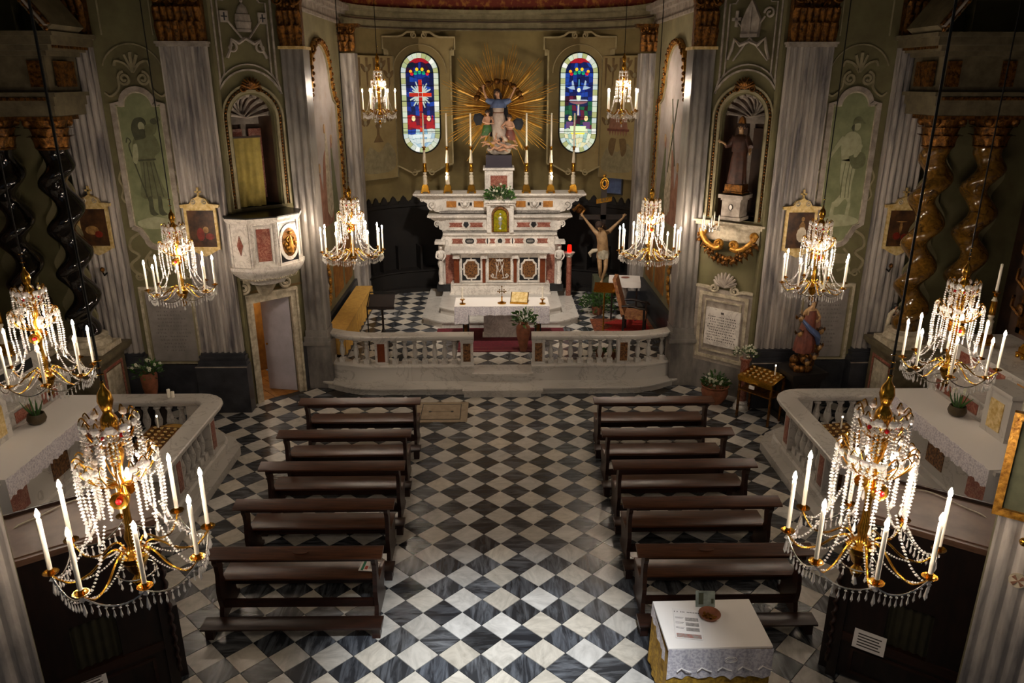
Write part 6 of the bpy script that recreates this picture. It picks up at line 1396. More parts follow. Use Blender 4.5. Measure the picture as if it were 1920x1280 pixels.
lamp('corridor_fill', 'POINT', atl(.7, 1.1, 1.9), (0, 0, 0), 26, (1, .85, .65), shadow_soft_size=.06)  # unseen point light added to brighten the corridor behind the door
p = thing('pulpit', 'octagonal white marble pulpit with red panel and gilt oval relief, above the open door', 'pulpit', L0, AL)
# plan of the body: corner at u=.49, sides running back to the wall
pv = [(-.06, .0), (-.16, -.35), (.05, -.66), (.52, -.80), (.98, -.66), (1.18, -.35), (1.10, .0)]
def ring(k, z): c = Vector((.52, -.2)); return [(c.x+(x-c.x)*k, (y+.2)*k-.2 if y < 0 else y, z) for x, y in pv]
b = MB().loft([ring(1.0, 2.83), ring(1.0, 3.64)]); bd = b.build('body', 'marble_w', p, 30)
MB().loft([ring(1.03, 3.62), ring(1.10, 3.67), ring(1.10, 3.71)]).build('rim', 'marble_w', p, 30); MB().loft([ring(1.1, 3.71), ring(1.1, 3.73)]).build('dark_cushion_top', 'blackstone', p, 30)
MB().loft([ring(.50, 2.44), ring(.55, 2.50), ring(.80, 2.56), ring(.84, 2.61), ring(1.0, 2.69), ring(1.08, 2.77), ring(1.08, 2.83)]).build('underside_mouldings', 'marble_w', p, 30)
def onface(i, w0, w1, z0, z1, y0=-.02, y1=.01):
    a, c = Vector(pv[i]), Vector(pv[i+1]); d = (c-a); L_ = d.length; ang_ = atan2(d.y, d.x)
    return Matrix.Translation((a.x, a.y, 0)) @ Matrix.Rotation(ang_, 4, 'Z'), L_
for i in range(6):
    T_, L_ = onface(i, 0, 1, 0, 1); 
    MB(T_).box(0, .03, -.02, 0, 2.83, 3.62).box(L_-.03, L_, -.02, 0, 2.83, 3.62).build('corner_strip', 'marble_w', bd)
T_, L_ = onface(2, 0, 1, 0, 1); o = framep(bd, .08, L_-.08, 2.88, 3.58, 0, .03); o.matrix_local = T_; MB(T_).box(.13, L_-.13, -.012, .01, 2.94, 3.52).build('red_panel', 'redmarble', bd)
T_, L_ = onface(1, 0, 1, 0, 1); MB(T_).prism([(L_/2-.06, 3.23), (L_/2, 3.05), (L_/2+.06, 3.23), (L_/2, 3.41)], -.01, .01).build('red_lozenge', 'redmarble', bd)
for i in (3,):
    T_, L_ = onface(i, 0, 1, 0, 1); c = L_/2
    f = MB(T_).box(.04, L_-.04, -.012, 0, 2.88, 3.58).build('dark_ground', 'blackstone', bd)
    b = MB(T_); b.prism(ell(c, 3.23, .235, .33, 28), -.03, 0); b.build('oval_border', 'marble_w', bd)
    b = MB(T_); b.prism(ell(c, 3.23, .175, .26, 24), -.036, -.01); b.build('oval_ground', 'gold_d', bd)
    b = MB(T_); b.tube([(c, -.045, 3.05), (c, -.055, 3.22), (c, -.05, 3.35)], [.06, .05, .02], 8); b.ball((c, -.05, 3.40), .035, 8, 6)
    for t in (-1, 1): b.tube([(c+t*.03, -.05, 3.34), (c+t*.09, -.05, 3.30), (c+t*.06, -.05, 3.25)], .016, 5); b.ball((c+t*.11, -.045, 3.20), .04, 7, 5); b.ball((c+t*.06, -.045, 3.13), .04, 7, 5)
    b.build('gilt_relief', 'gold', bd, 70)
for i in (0, 4): T_, L_ = onface(i, 0, 1, 0, 1); MB(T_).box(.07, L_-.07, -.012, .01, 2.92, 3.52).build('grey_panel', 'greymarble', bd)
b = MB()
for k in range(26):
    for i in (1, 2, 3, 4): 
        pass
b = MB()
for i in (1, 2, 3, 4):
    a, c = ring(.84, 2.58)[i], ring(.84, 2.58)[i+1]
    for k in range(9): q = Vector(a).lerp(Vector(c), (k+.5)/9); b.ball(q, .018, 5, 4)
b.build('bead_moulding', 'stucco', p, kind='stuff')
b = MB(); b.loft([[(.52+x*w_, -.03-d, z) for x, d in ((-.5, 0), (-.4, .6*dd), (0, dd), (.4, .6*dd), (.5, 0))] for z, w_, dd in ((2.15, .22, .1), (2.25, .3, .2), (2.35, .36, .32), (2.44, .5, .42))])
b.build('console', 'stucco', p, 40)
b = MB()
for t in (-1, 1): b.tube([(q[0], -.06, q[1]) for q in scroll(.52+t*.42, 2.33, .13, 1.7, pi/2, t)], .028, 6); b.tube([(.52+t*.42, -.06, 2.46), (.52+t*.25, -.1, 2.43), (.52+t*.1, -.14, 2.33)], .03, 6)
b.build('volutes', 'stucco', p)
b = thing('yellow_hanging', 'folded yellow cloth hanging inside the niche behind the pulpit', 'cloth', L0, AL)
h_ = hanging(.27, .78, .10, .06, 5.02, 1.3, 50, .035, 4, .0); h_.build('hanging_cloth', 'olive_cloth', b, 60)
MB().box(.27, .79, .04, .12, 5.02, 5.05).build('batten', 'wood', b)
# ================================================================ right angled wall: niche statue, console, memorial
wr = LX['right_a']
n = thing('niche_statue', 'dark polychrome saint statue standing in the shell niche on a grey pedestal', 'statue', atr(.74, -.02, 4.02), -AL)
MB().box(-.17, .17, -.13, .13, 0, .16).box(-.19, .19, -.15, .15, 0, .03).build('brown_base', 'gold_d', n)
J = dict(pelvis=(0, 0, .68), chest=(0, -.01, .93), neck=(0, 0, 1.06), head=(.01, -.03, 1.17), lsh=(-.13, 0, 1.0), lel=(-.21, -.04, .84), lwr=(-.27, -.14, .90), lha=(-.31, -.17, .92), rsh=(.13, 0, 1.0), rel=(.22, -.02, .84), rwr=(.25, -.14, .76), rha=(.27, -.17, .74), lhip=(-.06, 0, .62), lkn=(-.06, -.04, .4), lan=(-.06, 0, .2), ltoe=(-.07, -.08, .17), rhip=(.06, 0, .62), rkn=(.07, -.04, .4), ran=(.06, 0, .2), rtoe=(.07, -.08, .17))
bo = figure(n, 'skin_d', J, .72); face(bo, J, .72, 'skin_d'); robe([(0, 0, .17, .17, .14), (0, 0, .4, .15, .13), (0, 0, .62, .14, .12), (0, 0, .78, .11, .1)], 26, 8, .14).build('robe', 'brown_r', n, 60)
b = robe([(0, 0, .74, .15, .12), (0, 0, .9, .145, .11), (0, 0, 1.0, .15, .1), (0, 0, 1.05, .06, .06)], 22, 5, .06)
for t in (-1, 1): b.tube([(t*.11, 0, 1.0), (t*.2, -.03, .86), (t*.24, -.09, .84)], [.06, .06, .045], 7)
b.build('cloak', 'brown_r', n, 60); MB().prism([(-.05, 1.24), (.07, 1.24), (.05, 1.33), (.01, 1.37), (-.03, 1.33)], -.06, .02).build('head_cover', 'gold_d', n)
q = thing('statue_pedestal', 'pale grey marble pedestal with small white oval, carrying the niche statue', 'pedestal', atr(.74, -.02, 3.53), -AL)
MB().box(-.21, .21, -.19, .19, 0, .06).box(-.18, .18, -.16, .16, .06, .36).box(-.2, .2, -.18, .18, .36, .40).box(-.24, .24, -.22, .22, .40, .47).build('pedestal_body', 'greyv' if 0 else 'mould2', q)
MB().prism(ell(-.0, .24, .03, .045, 14), -.17, -.16).build('white_oval', 'marble_w', q); b = MB(); ribbon(b, ell(0, .24, .036, .052, 16)+[(.036, .24)], .012, -.172, -.16); b.build('oval_rim', 'iron', q)
q = thing('marble_shelf', 'moulded marble shelf under the niche on the right angled wall', 'shelf', (3.84, 14.63, 0), -AL)
MB().box(-.02, 1.42, -.16, 0, 3.44, 3.48).box(.02, 1.38, -.12, 0, 3.38, 3.44).box(0.04, 1.36, -.05, 0, 3.1, 3.38).build('shelf_slab', 'stucco', q)
q = thing('gilded_console', 'carved gilded console with twin scrolls and fruit garlands under the marble shelf', 'console', (3.84, 14.63, 0), -AL)
b = MB()
for t in (-1, 1):
    cc = .72
    b.tube(catm([(cc+t*.55, -.12, 3.30), (cc+t*.50, -.16, 3.18), (cc+t*.38, -.18, 3.05), (cc+t*.22, -.18, 2.98), (cc+t*.10, -.18, 3.02)], 4), .055, 8)
    b.tube([(q_[0], -.18, q_[1]) for q_ in scroll(cc+t*.14, 3.07, .09, 1.5, -pi/2, t)], .032, 6); b.tube([(q_[0], -.14, q_[1]) for q_ in scroll(cc+t*.52, 3.27, .075, 1.5, -pi/2, -t)], .03, 6)
b.build('scrolls', 'gold', q, 60)
b = MB(); rr_ = random.Random(4)
for k in range(90):
    u = k/89*2-1; x = .72+u*.56; z = 2.78+.42*u*u-.02; rr1 = .05*(1-.3*abs(u))
    b.ball((x+rr_.uniform(-.04, .04), -.15+rr_.uniform(-.05, .03), z+rr_.uniform(-.05, .05)), rr1*rr_.uniform(.6, 1.1), 6, 5)
b.ball((.72, -.15, 2.72), .07, 8, 6); b.build('fruit_garland', 'gold_d', q, 60, kind='stuff')
b = MB()
for k in range(14):
    u = (k+.5)/14*2-1; x = .72+u*.6; z = 2.76+.45*u*u; b.tube([(x, -.14, z), (x+.05*u, -.2, z-.06), (x+.08*u, -.14, z-.13)], [.03, .035, .005], 5, .4)
b.build('garland_leaves', 'gold_d', q, 60, kind='stuff')
# small unlit crystal sconce on the shelf
t = thing('crystal_sconce', 'small unlit crystal sconce with white candles in front of the niche shelf', 'sconce', atr(.48, -.42, 3.42), -AL)
MB().lathe([(.005, -.12), (.03, -.08), (.02, 0), (.035, .05), (.015, .1), (.01, .14)], 10).build('stem', 'silver', t, 50); MB().tube([(0, 0, .0), (0, .15, -.02), (0, .3, .0)], .012, 6).build('wall_arm', 'brass', t)
for k in range(5):
    a = 2*pi*k/5+.3; x, y = .15*cos(a), .15*sin(a)
    MB().tube([(0, 0, 0), (x*.5, y*.5, -.06), (x*.9, y*.9, -.04), (x, y, 0)], .006, 5).build('arm', 'silver', t); MB().lathe([(.01, -.01), (.03, 0), (.03, .01), (.012, .01)], 8, (x, y, 0)).build('drip_pan', 'crystal', t)
    MB().lathe([(.011, .01), (.011, .17+.03*(k % 2)), (.006, .2+.03*(k % 2)), (.002, .23+.03*(k % 2))], 8, (x, y, 0)).build('candle', 'wax', t); b = MB(); [b.drop((x+.03*cos(j), y+.03*sin(j), 0), .012, .09) for j in (0, 2, 4)]; b.build('crystal_drops', 'crystal', t, 0, kind='stuff')
# memorial plaque with volutes and shell
def text_rows(par, x0, x1, z0, z1, n, y, seed, m='ink', cen=True, hgt=.4):
    r_ = random.Random(seed); b = MB(); st_ = (z1-z0)/n; c = (x0+x1)/2
    for i in range(n):
        z = z1-st_*(i+.7); wd = (x1-x0)*r_.uniform(.45 if cen else .85, .98); x = c-wd/2 if cen else x0
        while x < c+wd/2:
            l = r_.uniform(.4, 1.4)*st_*hgt*1.5; 
            if r_.random() > .14: b.box(x, x+l*.45, y-.0015, y, z, z+st_*hgt)
            if r_.random() > .5: b.box(x+l*.3, x+l*.8, y-.0015, y, z+st_*hgt*.4*(r_.random() > .5), z+st_*hgt*.2+st_*hgt*.4)
            x += l+.006
    return b.build('inscription', m, par, 0, kind='stuff')
q = thing('memorial_tablet', 'framed marble memorial tablet with volutes and shell crest under the gilded console', 'tablet', (3.84, 14.63, 0), -AL)
MB().box(.12, 1.30, -.035, 0, .62, 2.14).build('backing', 'mould2', q); fr_ = framep(q, .20, 1.22, .70, 2.06, -.035, .07, 'stucco'); framep(fr_, .33, 1.09, .86, 1.92, -.04, .03, 'stucco', 'inner_frame')
s1 = MB().box(.38, 1.10, -.075, -.03, 1.0, 1.76).build('inscribed_slab', 'marble_w', q); text_rows(s1, .44, 1.04, 1.08, 1.62, 10, -.075, 3, cen=False); MB().box(.70, .76, -.078, -.075, 1.66, 1.70).build('small_crest', 'ink', s1)
b = MB(); ribbon(b, [(.12, 2.16), (.35, 2.16), (.45, 2.12)], .05, -.07, 0); ribbon(b, [(1.30, 2.16), (1.07, 2.16), (.97, 2.12)], .05, -.07, 0)
for t in (-1, 1): b.tube([(p_[0], -.05, p_[1]) for p_ in scroll(.71+t*.22, 2.16, .10, 1.5, pi/2, t)], .024, 6)
b.build('volutes', 'stucco', q)
b = MB()
for k in range(9): a = R(10+20*k); b.tube([(.71, -.05, 2.2), (.71+.14*cos(a), -.08, 2.24+.12*sin(a)), (.71+.24*cos(a), -.05, 2.28+.22*sin(a))], [.02, .04, .02], 6)
b.build('shell_crest', 'mould2', q)
# ================================================================ frescoed panels on the facing walls
def fresco_panel(s, nm, kind):
    cx = s*6.14; X = lambda u: cx+u
    lab = {'sh': 'painted wall panel of a bearded shepherd with staff carrying a lamb, in a scrolled frame', 'so': 'painted wall panel of a capped sower reaching into his seed apron, in a scrolled frame'}[kind]
    t = thing('fresco_panel', lab, 'fresco', (cx, FACE, 0))
    out = [(-.42, 3.52), (-.42, 5.62), (-.30, 5.62)]+[(x, z) for x, z in arc(0, 5.62, .27, 180, 0, 12, .24)]+[(.30, 5.62), (.42, 5.62), (.42, 3.52), (.30, 3.46), (.22, 3.30)]+[(x, z) for x, z in arc(0, 3.30, .20, 0, -180, 10, .16)]+[(-.30, 3.46)]
    MB().prism(out, -.008, 0).build('painted_ground', 'fres_g', t)
    b = MB(); ribbon(b, out+[out[0]], .085, -.04, 0); b.build('frame_outer', 'mould2', t); b = MB(); ribbon(b, [(x*.9, 4.4+(z-4.4)*.965) for x, z in out+[out[0]]], .03, -.03, 0); b.build('frame_inner', 'stucco', t)
    b = MB()
    for k in (-1, 1):
        ribbon(b, scroll(k*.155, 6.02, .115, 1.7, pi/2, -k), .04, -.035, 0); ribbon(b, catm([(k*.26, 6.0), (k*.28, 5.86), (k*.42, 5.74), (k*.52, 5.80)], 4), .03, -.03, 0)
        ribbon(b, catm([(0, 6.12), (k*.12, 6.26), (k*.26, 6.30), (k*.30, 6.22)], 4), .035, -.03, 0); ribbon(b, catm([(0, 6.12), (k*.07, 6.32), (k*.10, 6.40)], 3), .04, -.03, 0)
        ribbon(b, catm([(k*.46, 4.5), (k*.52, 4.36), (k*.47, 4.2), (k*.52, 4.05), (k*.47, 3.95)], 4), .03, -.03, 0)
        ribbon(b, catm([(k*.30, 3.42), (k*.48, 3.30), (k*.52, 3.12), (k*.38, 3.0), (k*.55, 2.85), (k*.5, 2.7), (k*.34, 2.62), (k*.3, 2.72)], 4), .045, -.035, 0); ribbon(b, catm([(k*.16, 3.08), (k*.3, 2.9), (k*.25, 2.74), (k*.1, 2.66)], 4), .04, -.03, 0); ribbon(b, scroll(k*.44, 2.62, .08, 1.4, 0, k), .03, -.03, 0)
        b.box(min(k*.24, k*.02), max(k*.24, k*.02), -.03, 0, 2.80, 2.98)
    ribbon(b, [(0, 6.12), (0, 6.44)], .05, -.035, 0); b.build('scrollwork', 'mould', t, kind='stuff')
    Y0 = -.010
    def pc(pts, m, d=0, name='painted_shape'): return MB().prism([((-x if s > 0 and 0 else x), z) for x, z in pts], Y0-.003-d, Y0+.002).build(name, m, t, 0)
    def sm(pts, n_=4): return catm(list(pts)+[pts[0]], n_)[:-1]
    pc(sm([(-.32, 3.62), (0, 3.70), (.33, 3.62), (.30, 3.52), (-.1, 3.48), (-.3, 3.54)]), 'fres_l', 0, 'painted_rock')
    if kind == 'sh':
        pc(sm([(-.13, 4.02), (-.19, 4.10), (-.12, 4.45), (-.14, 4.75), (-.20, 4.95), (-.10, 5.12), (.05, 5.14), (.2, 5.08), (.26, 4.85), (.13, 4.7), (.20, 4.3), (.28, 4.05), (.12, 4.02)]), 'fres_m', 0, 'painted_robe')
        for x in (-.08, -.0, .09, .17): b = MB(); ribbon(b, catm([(x*.7, 4.65), (x, 4.3), (x*1.2, 4.05)], 3), .014, Y0-.006, Y0); b.build('painted_fold', 'fres_d', t, 0)
        pc(sm([(-.14, 5.02), (-.18, 5.2), (-.12, 5.36), (-.0, 5.40), (.08, 5.33), (.06, 5.12), (.02, 5.05)]), 'fres_d', .003, 'painted_hood'); pc(ell(.0, 5.25, .055, .075, 14), 'fres_l', .006, 'painted_face'); pc(sm([(-.05, 5.2), (.05, 5.2), (.03, 5.08), (-.02, 5.08)], 3), 'fres_d', .008, 'painted_beard')
        pc(sm([(.05, 5.1), (.2, 5.12), (.28, 5.3), (.33, 5.36), (.28, 5.42), (.15, 5.3), (.06, 5.26)]), 'fres_m', .004, 'painted_lamb'); pc(ell(.22, 5.33, .06, .05, 12), 'fres_d', .006, 'painted_lamb_head')
        b = MB(); ribbon(b, catm([(-.30, 4.98), (-.27, 5.06), (-.22, 5.0), (-.26, 4.9), (-.18, 4.5), (.0, 3.72)], 5), .018, Y0-.009, Y0); b.build('painted_staff', 'fres_d', t, 0)
        pc(sm([(-.18, 4.95), (-.12, 4.95), (-.13, 4.72), (-.18, 4.62), (-.23, 4.7)]), 'fres_l', .007, 'painted_arm'); b = MB(); ribbon(b, [(-.14, 4.68), (.16, 4.70)], .03, Y0-.009, Y0); b.build('painted_belt', 'fres_d', t, 0)
        for x in (-.03, .13): pc(sm([(x-.03, 4.05), (x+.03, 4.05), (x+.035, 3.82), (x+.10, 3.74), (x-.04, 3.75)], 3), 'fres_d', .002, 'painted_leg')
    else:
        pc(sm([(-.10, 4.66), (-.14, 4.95), (-.06, 5.12), (.08, 5.14), (.20, 5.02), (.22, 4.75), (.12, 4.64)]), 'fres_l', 0, 'painted_shirt')
        pc(sm([(-.10, 4.66), (-.08, 4.3), (-.02, 4.1), (-.15, 3.9), (-.06, 3.84), (.06, 3.98), (.16, 3.86), (.14, 4.2), (.16, 4.66)]), 'fres_l', 0, 'painted_trousers')
        for x in (-.02, .06, .12): b = MB(); ribbon(b, catm([(x, 4.62), (x-.02, 4.3), (x-.01, 4.0)], 3), .012, Y0-.006, Y0); b.build('painted_fold', 'fres_m', t, 0)
        b = MB(); ribbon(b, catm([(-.10, 5.05), (-.22, 4.88), (-.34, 4.66)], 4), [.10, .095, .09, .08, .07, .06, .05, .05, .04], Y0-.008, Y0); b.build('painted_arm', 'fres_l', t, 0)
        pc(ell(.10, 5.24, .06, .075, 14), 'fres_l', .003, 'painted_face'); pc(sm([(.02, 5.26), (.03, 5.36), (.12, 5.40), (.20, 5.32), (.24, 5.28), (.10, 5.29)], 3), 'fres_m', .007, 'painted_cap'); pc(sm([(.0, 5.2), (.04, 5.3), (.05, 5.15)], 3), 'fres_d', .006, 'painted_hair')
        pc(sm([(.02, 4.72), (.22, 4.80), (.32, 4.72), (.30, 4.55), (.12, 4.52)]), 'fres_m', .005, 'painted_seed_bag'); pc(sm([(.18, 4.95), (.24, 4.9), (.16, 4.72), (.10, 4.74)], 3), 'fres_l', .008, 'painted_forearm')
        for x, z in ((-.14, 3.86), (.14, 3.84)): pc(sm([(x-.03, z+.06), (x+.03, z+.06), (x+.02, z-.15), (x+.10, z-.22), (x-.04, z-.21)], 3), 'fres_l', .003, 'painted_leg')
    # painted arch high above
    b = MB(); ribbon(b, arc(0, 6.05, .52, 20, 160, 14, .52), .02, -.02, 0); b.build('painted_arch', 'mould', t)
    b = MB(); ribbon(b, [(-.42, 6.7), (-.42, 7.3), (-.28, 7.5), (.28, 7.5), (.42, 7.3), (.42, 6.7)], .02, -.02, 0); b.build('painted_line', 'mould', t)
fresco_panel(-1, 'left', 'sh'); fresco_panel(1, 'right', 'so')
# memorial slabs low on the facing walls
for s, nm, rows in ((-1, 'left', 14), (1, 'right', 12)):
    q = thing('inscribed_slab', 'tall grey inscribed memorial slab %s' % ('left of the pulpit, below the shepherd panel' if s < 0 else 'below the sower panel, behind the carved saint group'), 'tablet', (s*6.12, FACE, 0))
    framep(q, -.52, .50, .90, 2.42, -.03, .07, 'stucco', 'stone_frame'); framep(q, -.46, .44, .94, 2.36, -.04, .03, 'mould', 'inner_frame'); s1 = MB().box(-.42, .40, -.03, 0, .95, 2.33).build('slab', 'tablet', q); text_rows(s1, -.36, .34, 1.15, 2.12, rows, -.03, 11+s, 'faint'); text_rows(s1, -.25, .2, 2.16, 2.24, 1, -.03, 5, 'faint')
# stations: small framed paintings with a cross on top
def station(label, loc, rz, figs, w_=.28, h_=.37):
    t = thing('station_painting', label, 'painting', loc, rz)
    f = framep(t, -w_, w_, -h_, h_, -.05, .045, 'pale_gold', 'frame'); MB().box(-w_+.04, w_-.04, -.045, .03, -h_+.04, h_-.04).build('canvas', 'pic', f)
    b = MB(); b.prism([(-w_-.05, h_), (w_+.05, h_), (w_+.06, h_+.05), (w_*.6, h_+.07), (w_*.42, h_+.15), (w_*.15, h_+.18), (0, h_+.21), (-w_*.15, h_+.18), (-w_*.42, h_+.15), (-w_*.6, h_+.07), (-w_-.06, h_+.05)], -.07, 0)
    b.build('pediment', 'pale_gold', t); b = MB()
    for k in (-1, 1): b.tube([(p_[0], -.07, p_[1]) for p_ in scroll(k*w_*.35, h_+.10, .045, 1.3, pi/2, k)], .012, 5)
    b.build('scroll_relief', 'stucco', t); MB().box(-.016, .016, -.05, -.02, h_+.2, h_+.35).box(-.055, .055, -.05, -.02, h_+.26, h_+.29).build('cross', 'pale_gold', t)
    b = MB(); b.prism([(-w_*.9, -h_-.0), (w_*.9, -h_-.0), (w_*.35, -h_-.09), (0, -h_-.13), (-w_*.35, -h_-.09)], -.05, 0); b.build('lower_ornament', 'pale_gold', t)
    for k_, (m_, pts) in enumerate(figs): b = MB(); b.prism(pts, -.0485-.002*k_, -.044); b.build('painted_figure', m_, f, 0)
    return t
fg = lambda m_, x, z, a, c: (m_, ell(x, z, a, c, 10))
station('small dark gilt framed painting with a cross on the outermost left pilaster', (-7.14, FACE-.16, 3.55), R(0), [fg('picfig', -.05, -.05, .12, .08), fg('picred', .06, -.12, .07, .06)])
station('small gilt framed painting with a red robed figure, just left of the pulpit', (-5.26, FACE-.16, 3.52), 0, [fg('picred', -.04, -.1, .07, .12), fg('picfig', .06, -.02, .05, .06), fg('picred', .12, -.14, .08, .06)])
station('small gilt framed painting with a pale standing figure, right of the niche', (5.37, FACE-.16, 3.45), 0, [fg('picfig', .04, .0, .06, .16), fg('white_b', .04, -.08, .09, .14), fg('picfig', .04, .2, .03, .04)])
station('small dark gilt framed crucifixion painting on the outermost right pilaster', (7.20, FACE-.16, 3.48), 0, [fg('picfig', 0, .02, .025, .12), fg('picfig', 0, .12, .1, .012), fg('picred', -.06, -.14, .07, .07), fg('picred', .08, -.16, .06, .06)])
station('gilt framed painting seen edge-on on the left chancel wall, right of the pulpit', (-3.82, 15.45, 3.72), R(90), [], .34, .50)
station('gilt framed painting seen edge-on on the right chancel wall, left of the niche', (3.82, 15.45, 3.72), R(-90), [], .34, .50)
# ---- large arched gilt frames with frescoes on the chancel side walls
for s, nm in SIDES:
    m_ = -1 if s > 0 else 1; t = thing('arched_fresco', 'tall arched fresco in a carved gilt frame on the %s chancel wall' % nm, 'fresco', (s*3.88, 17.4, 0), R(90*(-s)))
    o_ = [(-1.5, 2.9), (-1.5, 5.5), (-1.2, 5.62), (-1.0, 5.9)]+[(x, z) for x, z in arc(0, 6.05, .95, 165, 15, 12, .75)]+[(1.0, 5.9), (1.2, 5.62), (1.5, 5.5), (1.5, 2.9)]
    MB().prism(o_, -.01, 0).build('fresco_sky', 'sky', t)
    b = MB(); ribbon(b, o_, .10, -.09, 0); fr_ = b.build('carved_frame', 'gold', t)
    b = MB(); k = 0
    dens = []
    for i in range(len(o_)-1):
        L_ = Vector((o_[i+1][0]-o_[i][0], o_[i+1][1]-o_[i][1])).length; n_ = max(1, int(L_/.09)); dens += [(o_[i][0]+(o_[i+1][0]-o_[i][0])*j/n_, o_[i][1]+(o_[i+1][1]-o_[i][1])*j/n_) for j in range(n_)]
    for i, p_ in enumerate(dens): b.ball((p_[0]+.03*(-1)**i, -.09, p_[1]), .045, 6, 4)
    b.build('carved_leaves', 'gold_d', fr_, 60, kind='stuff')
    b = MB(); ribbon(b, [(x*.95, 4.4+(z-4.4)*.965) for x, z in o_], .03, -.05, 0); b.build('inner_fillet', 'mould', t)
    sm = lambda pts: catm(list(pts)+[pts[0]], 5)[:-1]
    sh = [('rosy', [(-.9, 2.9), (-1.0, 3.6), (-.7, 4.1), (-.5, 3.7), (-.3, 4.3), (.0, 4.5), (.2, 3.8), (.5, 3.2), (.4, 2.9)]), ('stucco', [(-.2, 3.2), (-.1, 4.2), (.1, 4.9), (.25, 4.6), (.3, 3.9), (.5, 3.4), (.2, 3.0)]), ('fres_m', [(.4, 2.9), (.5, 4.0), (.6, 4.6), (.8, 4.0), (1.0, 3.2), (.9, 2.9)]), ('rosy', [(.55, 4.5), (.6, 4.75), (.7, 4.6)]), ('stucco', [(-1.2, 3.0), (-1.15, 3.9), (-1.05, 4.1), (-.95, 3.5), (-1.0, 3.0)])]
    for i, (mm, pts) in enumerate(sh): MB().prism(sm([(m_*x, z) for x, z in pts]), -.014-.002*i, -.009).build('painted_figure', mm, t, 0)
    for x, z in ((.02, 4.98), (.68, 4.72), (-.72, 4.2), (-1.06, 4.2)): MB().prism(ell(m_*x, z, .08, .1, 12), -.024, -.009).build('painted_head', 'skin_d', t, 0)
    if s > 0:
        b = MB(); ribbon(b, [(-.2, 5.6), (.4, 4.2)], .05, -.02, 0); ribbon(b, [(.35, 5.6), (-.25, 4.0)], .05, -.024, 0); b.build('painted_beam', 'fres_d', t)
    # gilt cartouche low on the wall
    q = thing('gilt_cartouche', 'gilt framed cartouche low on the %s chancel wall' % nm, 'cartouche', (s*3.86, 16.25, 1.75), R(90*(-s)))
    b = MB(); 
    for k in range(14): a = 2*pi*k/14; b.ball((.3*cos(a), -.06, .45*sin(a)), .09, 7, 5, (1, .6, 1)); b.ball((.38*cos(a+.2), -.05, .55*sin(a+.2)), .04, 6, 4)
    b.build('carved_border', 'gold', q, 60); MB().prism(ell(0, 0, .28, .42, 20), -.05, -.0).build('dark_ground', 'slate', q); MB(Matrix.Rotation(R(35), 4, 'Y')).box(-.2, .2, -.06, -.04, -.06, .06).build('pale_label', 'white_b', q)
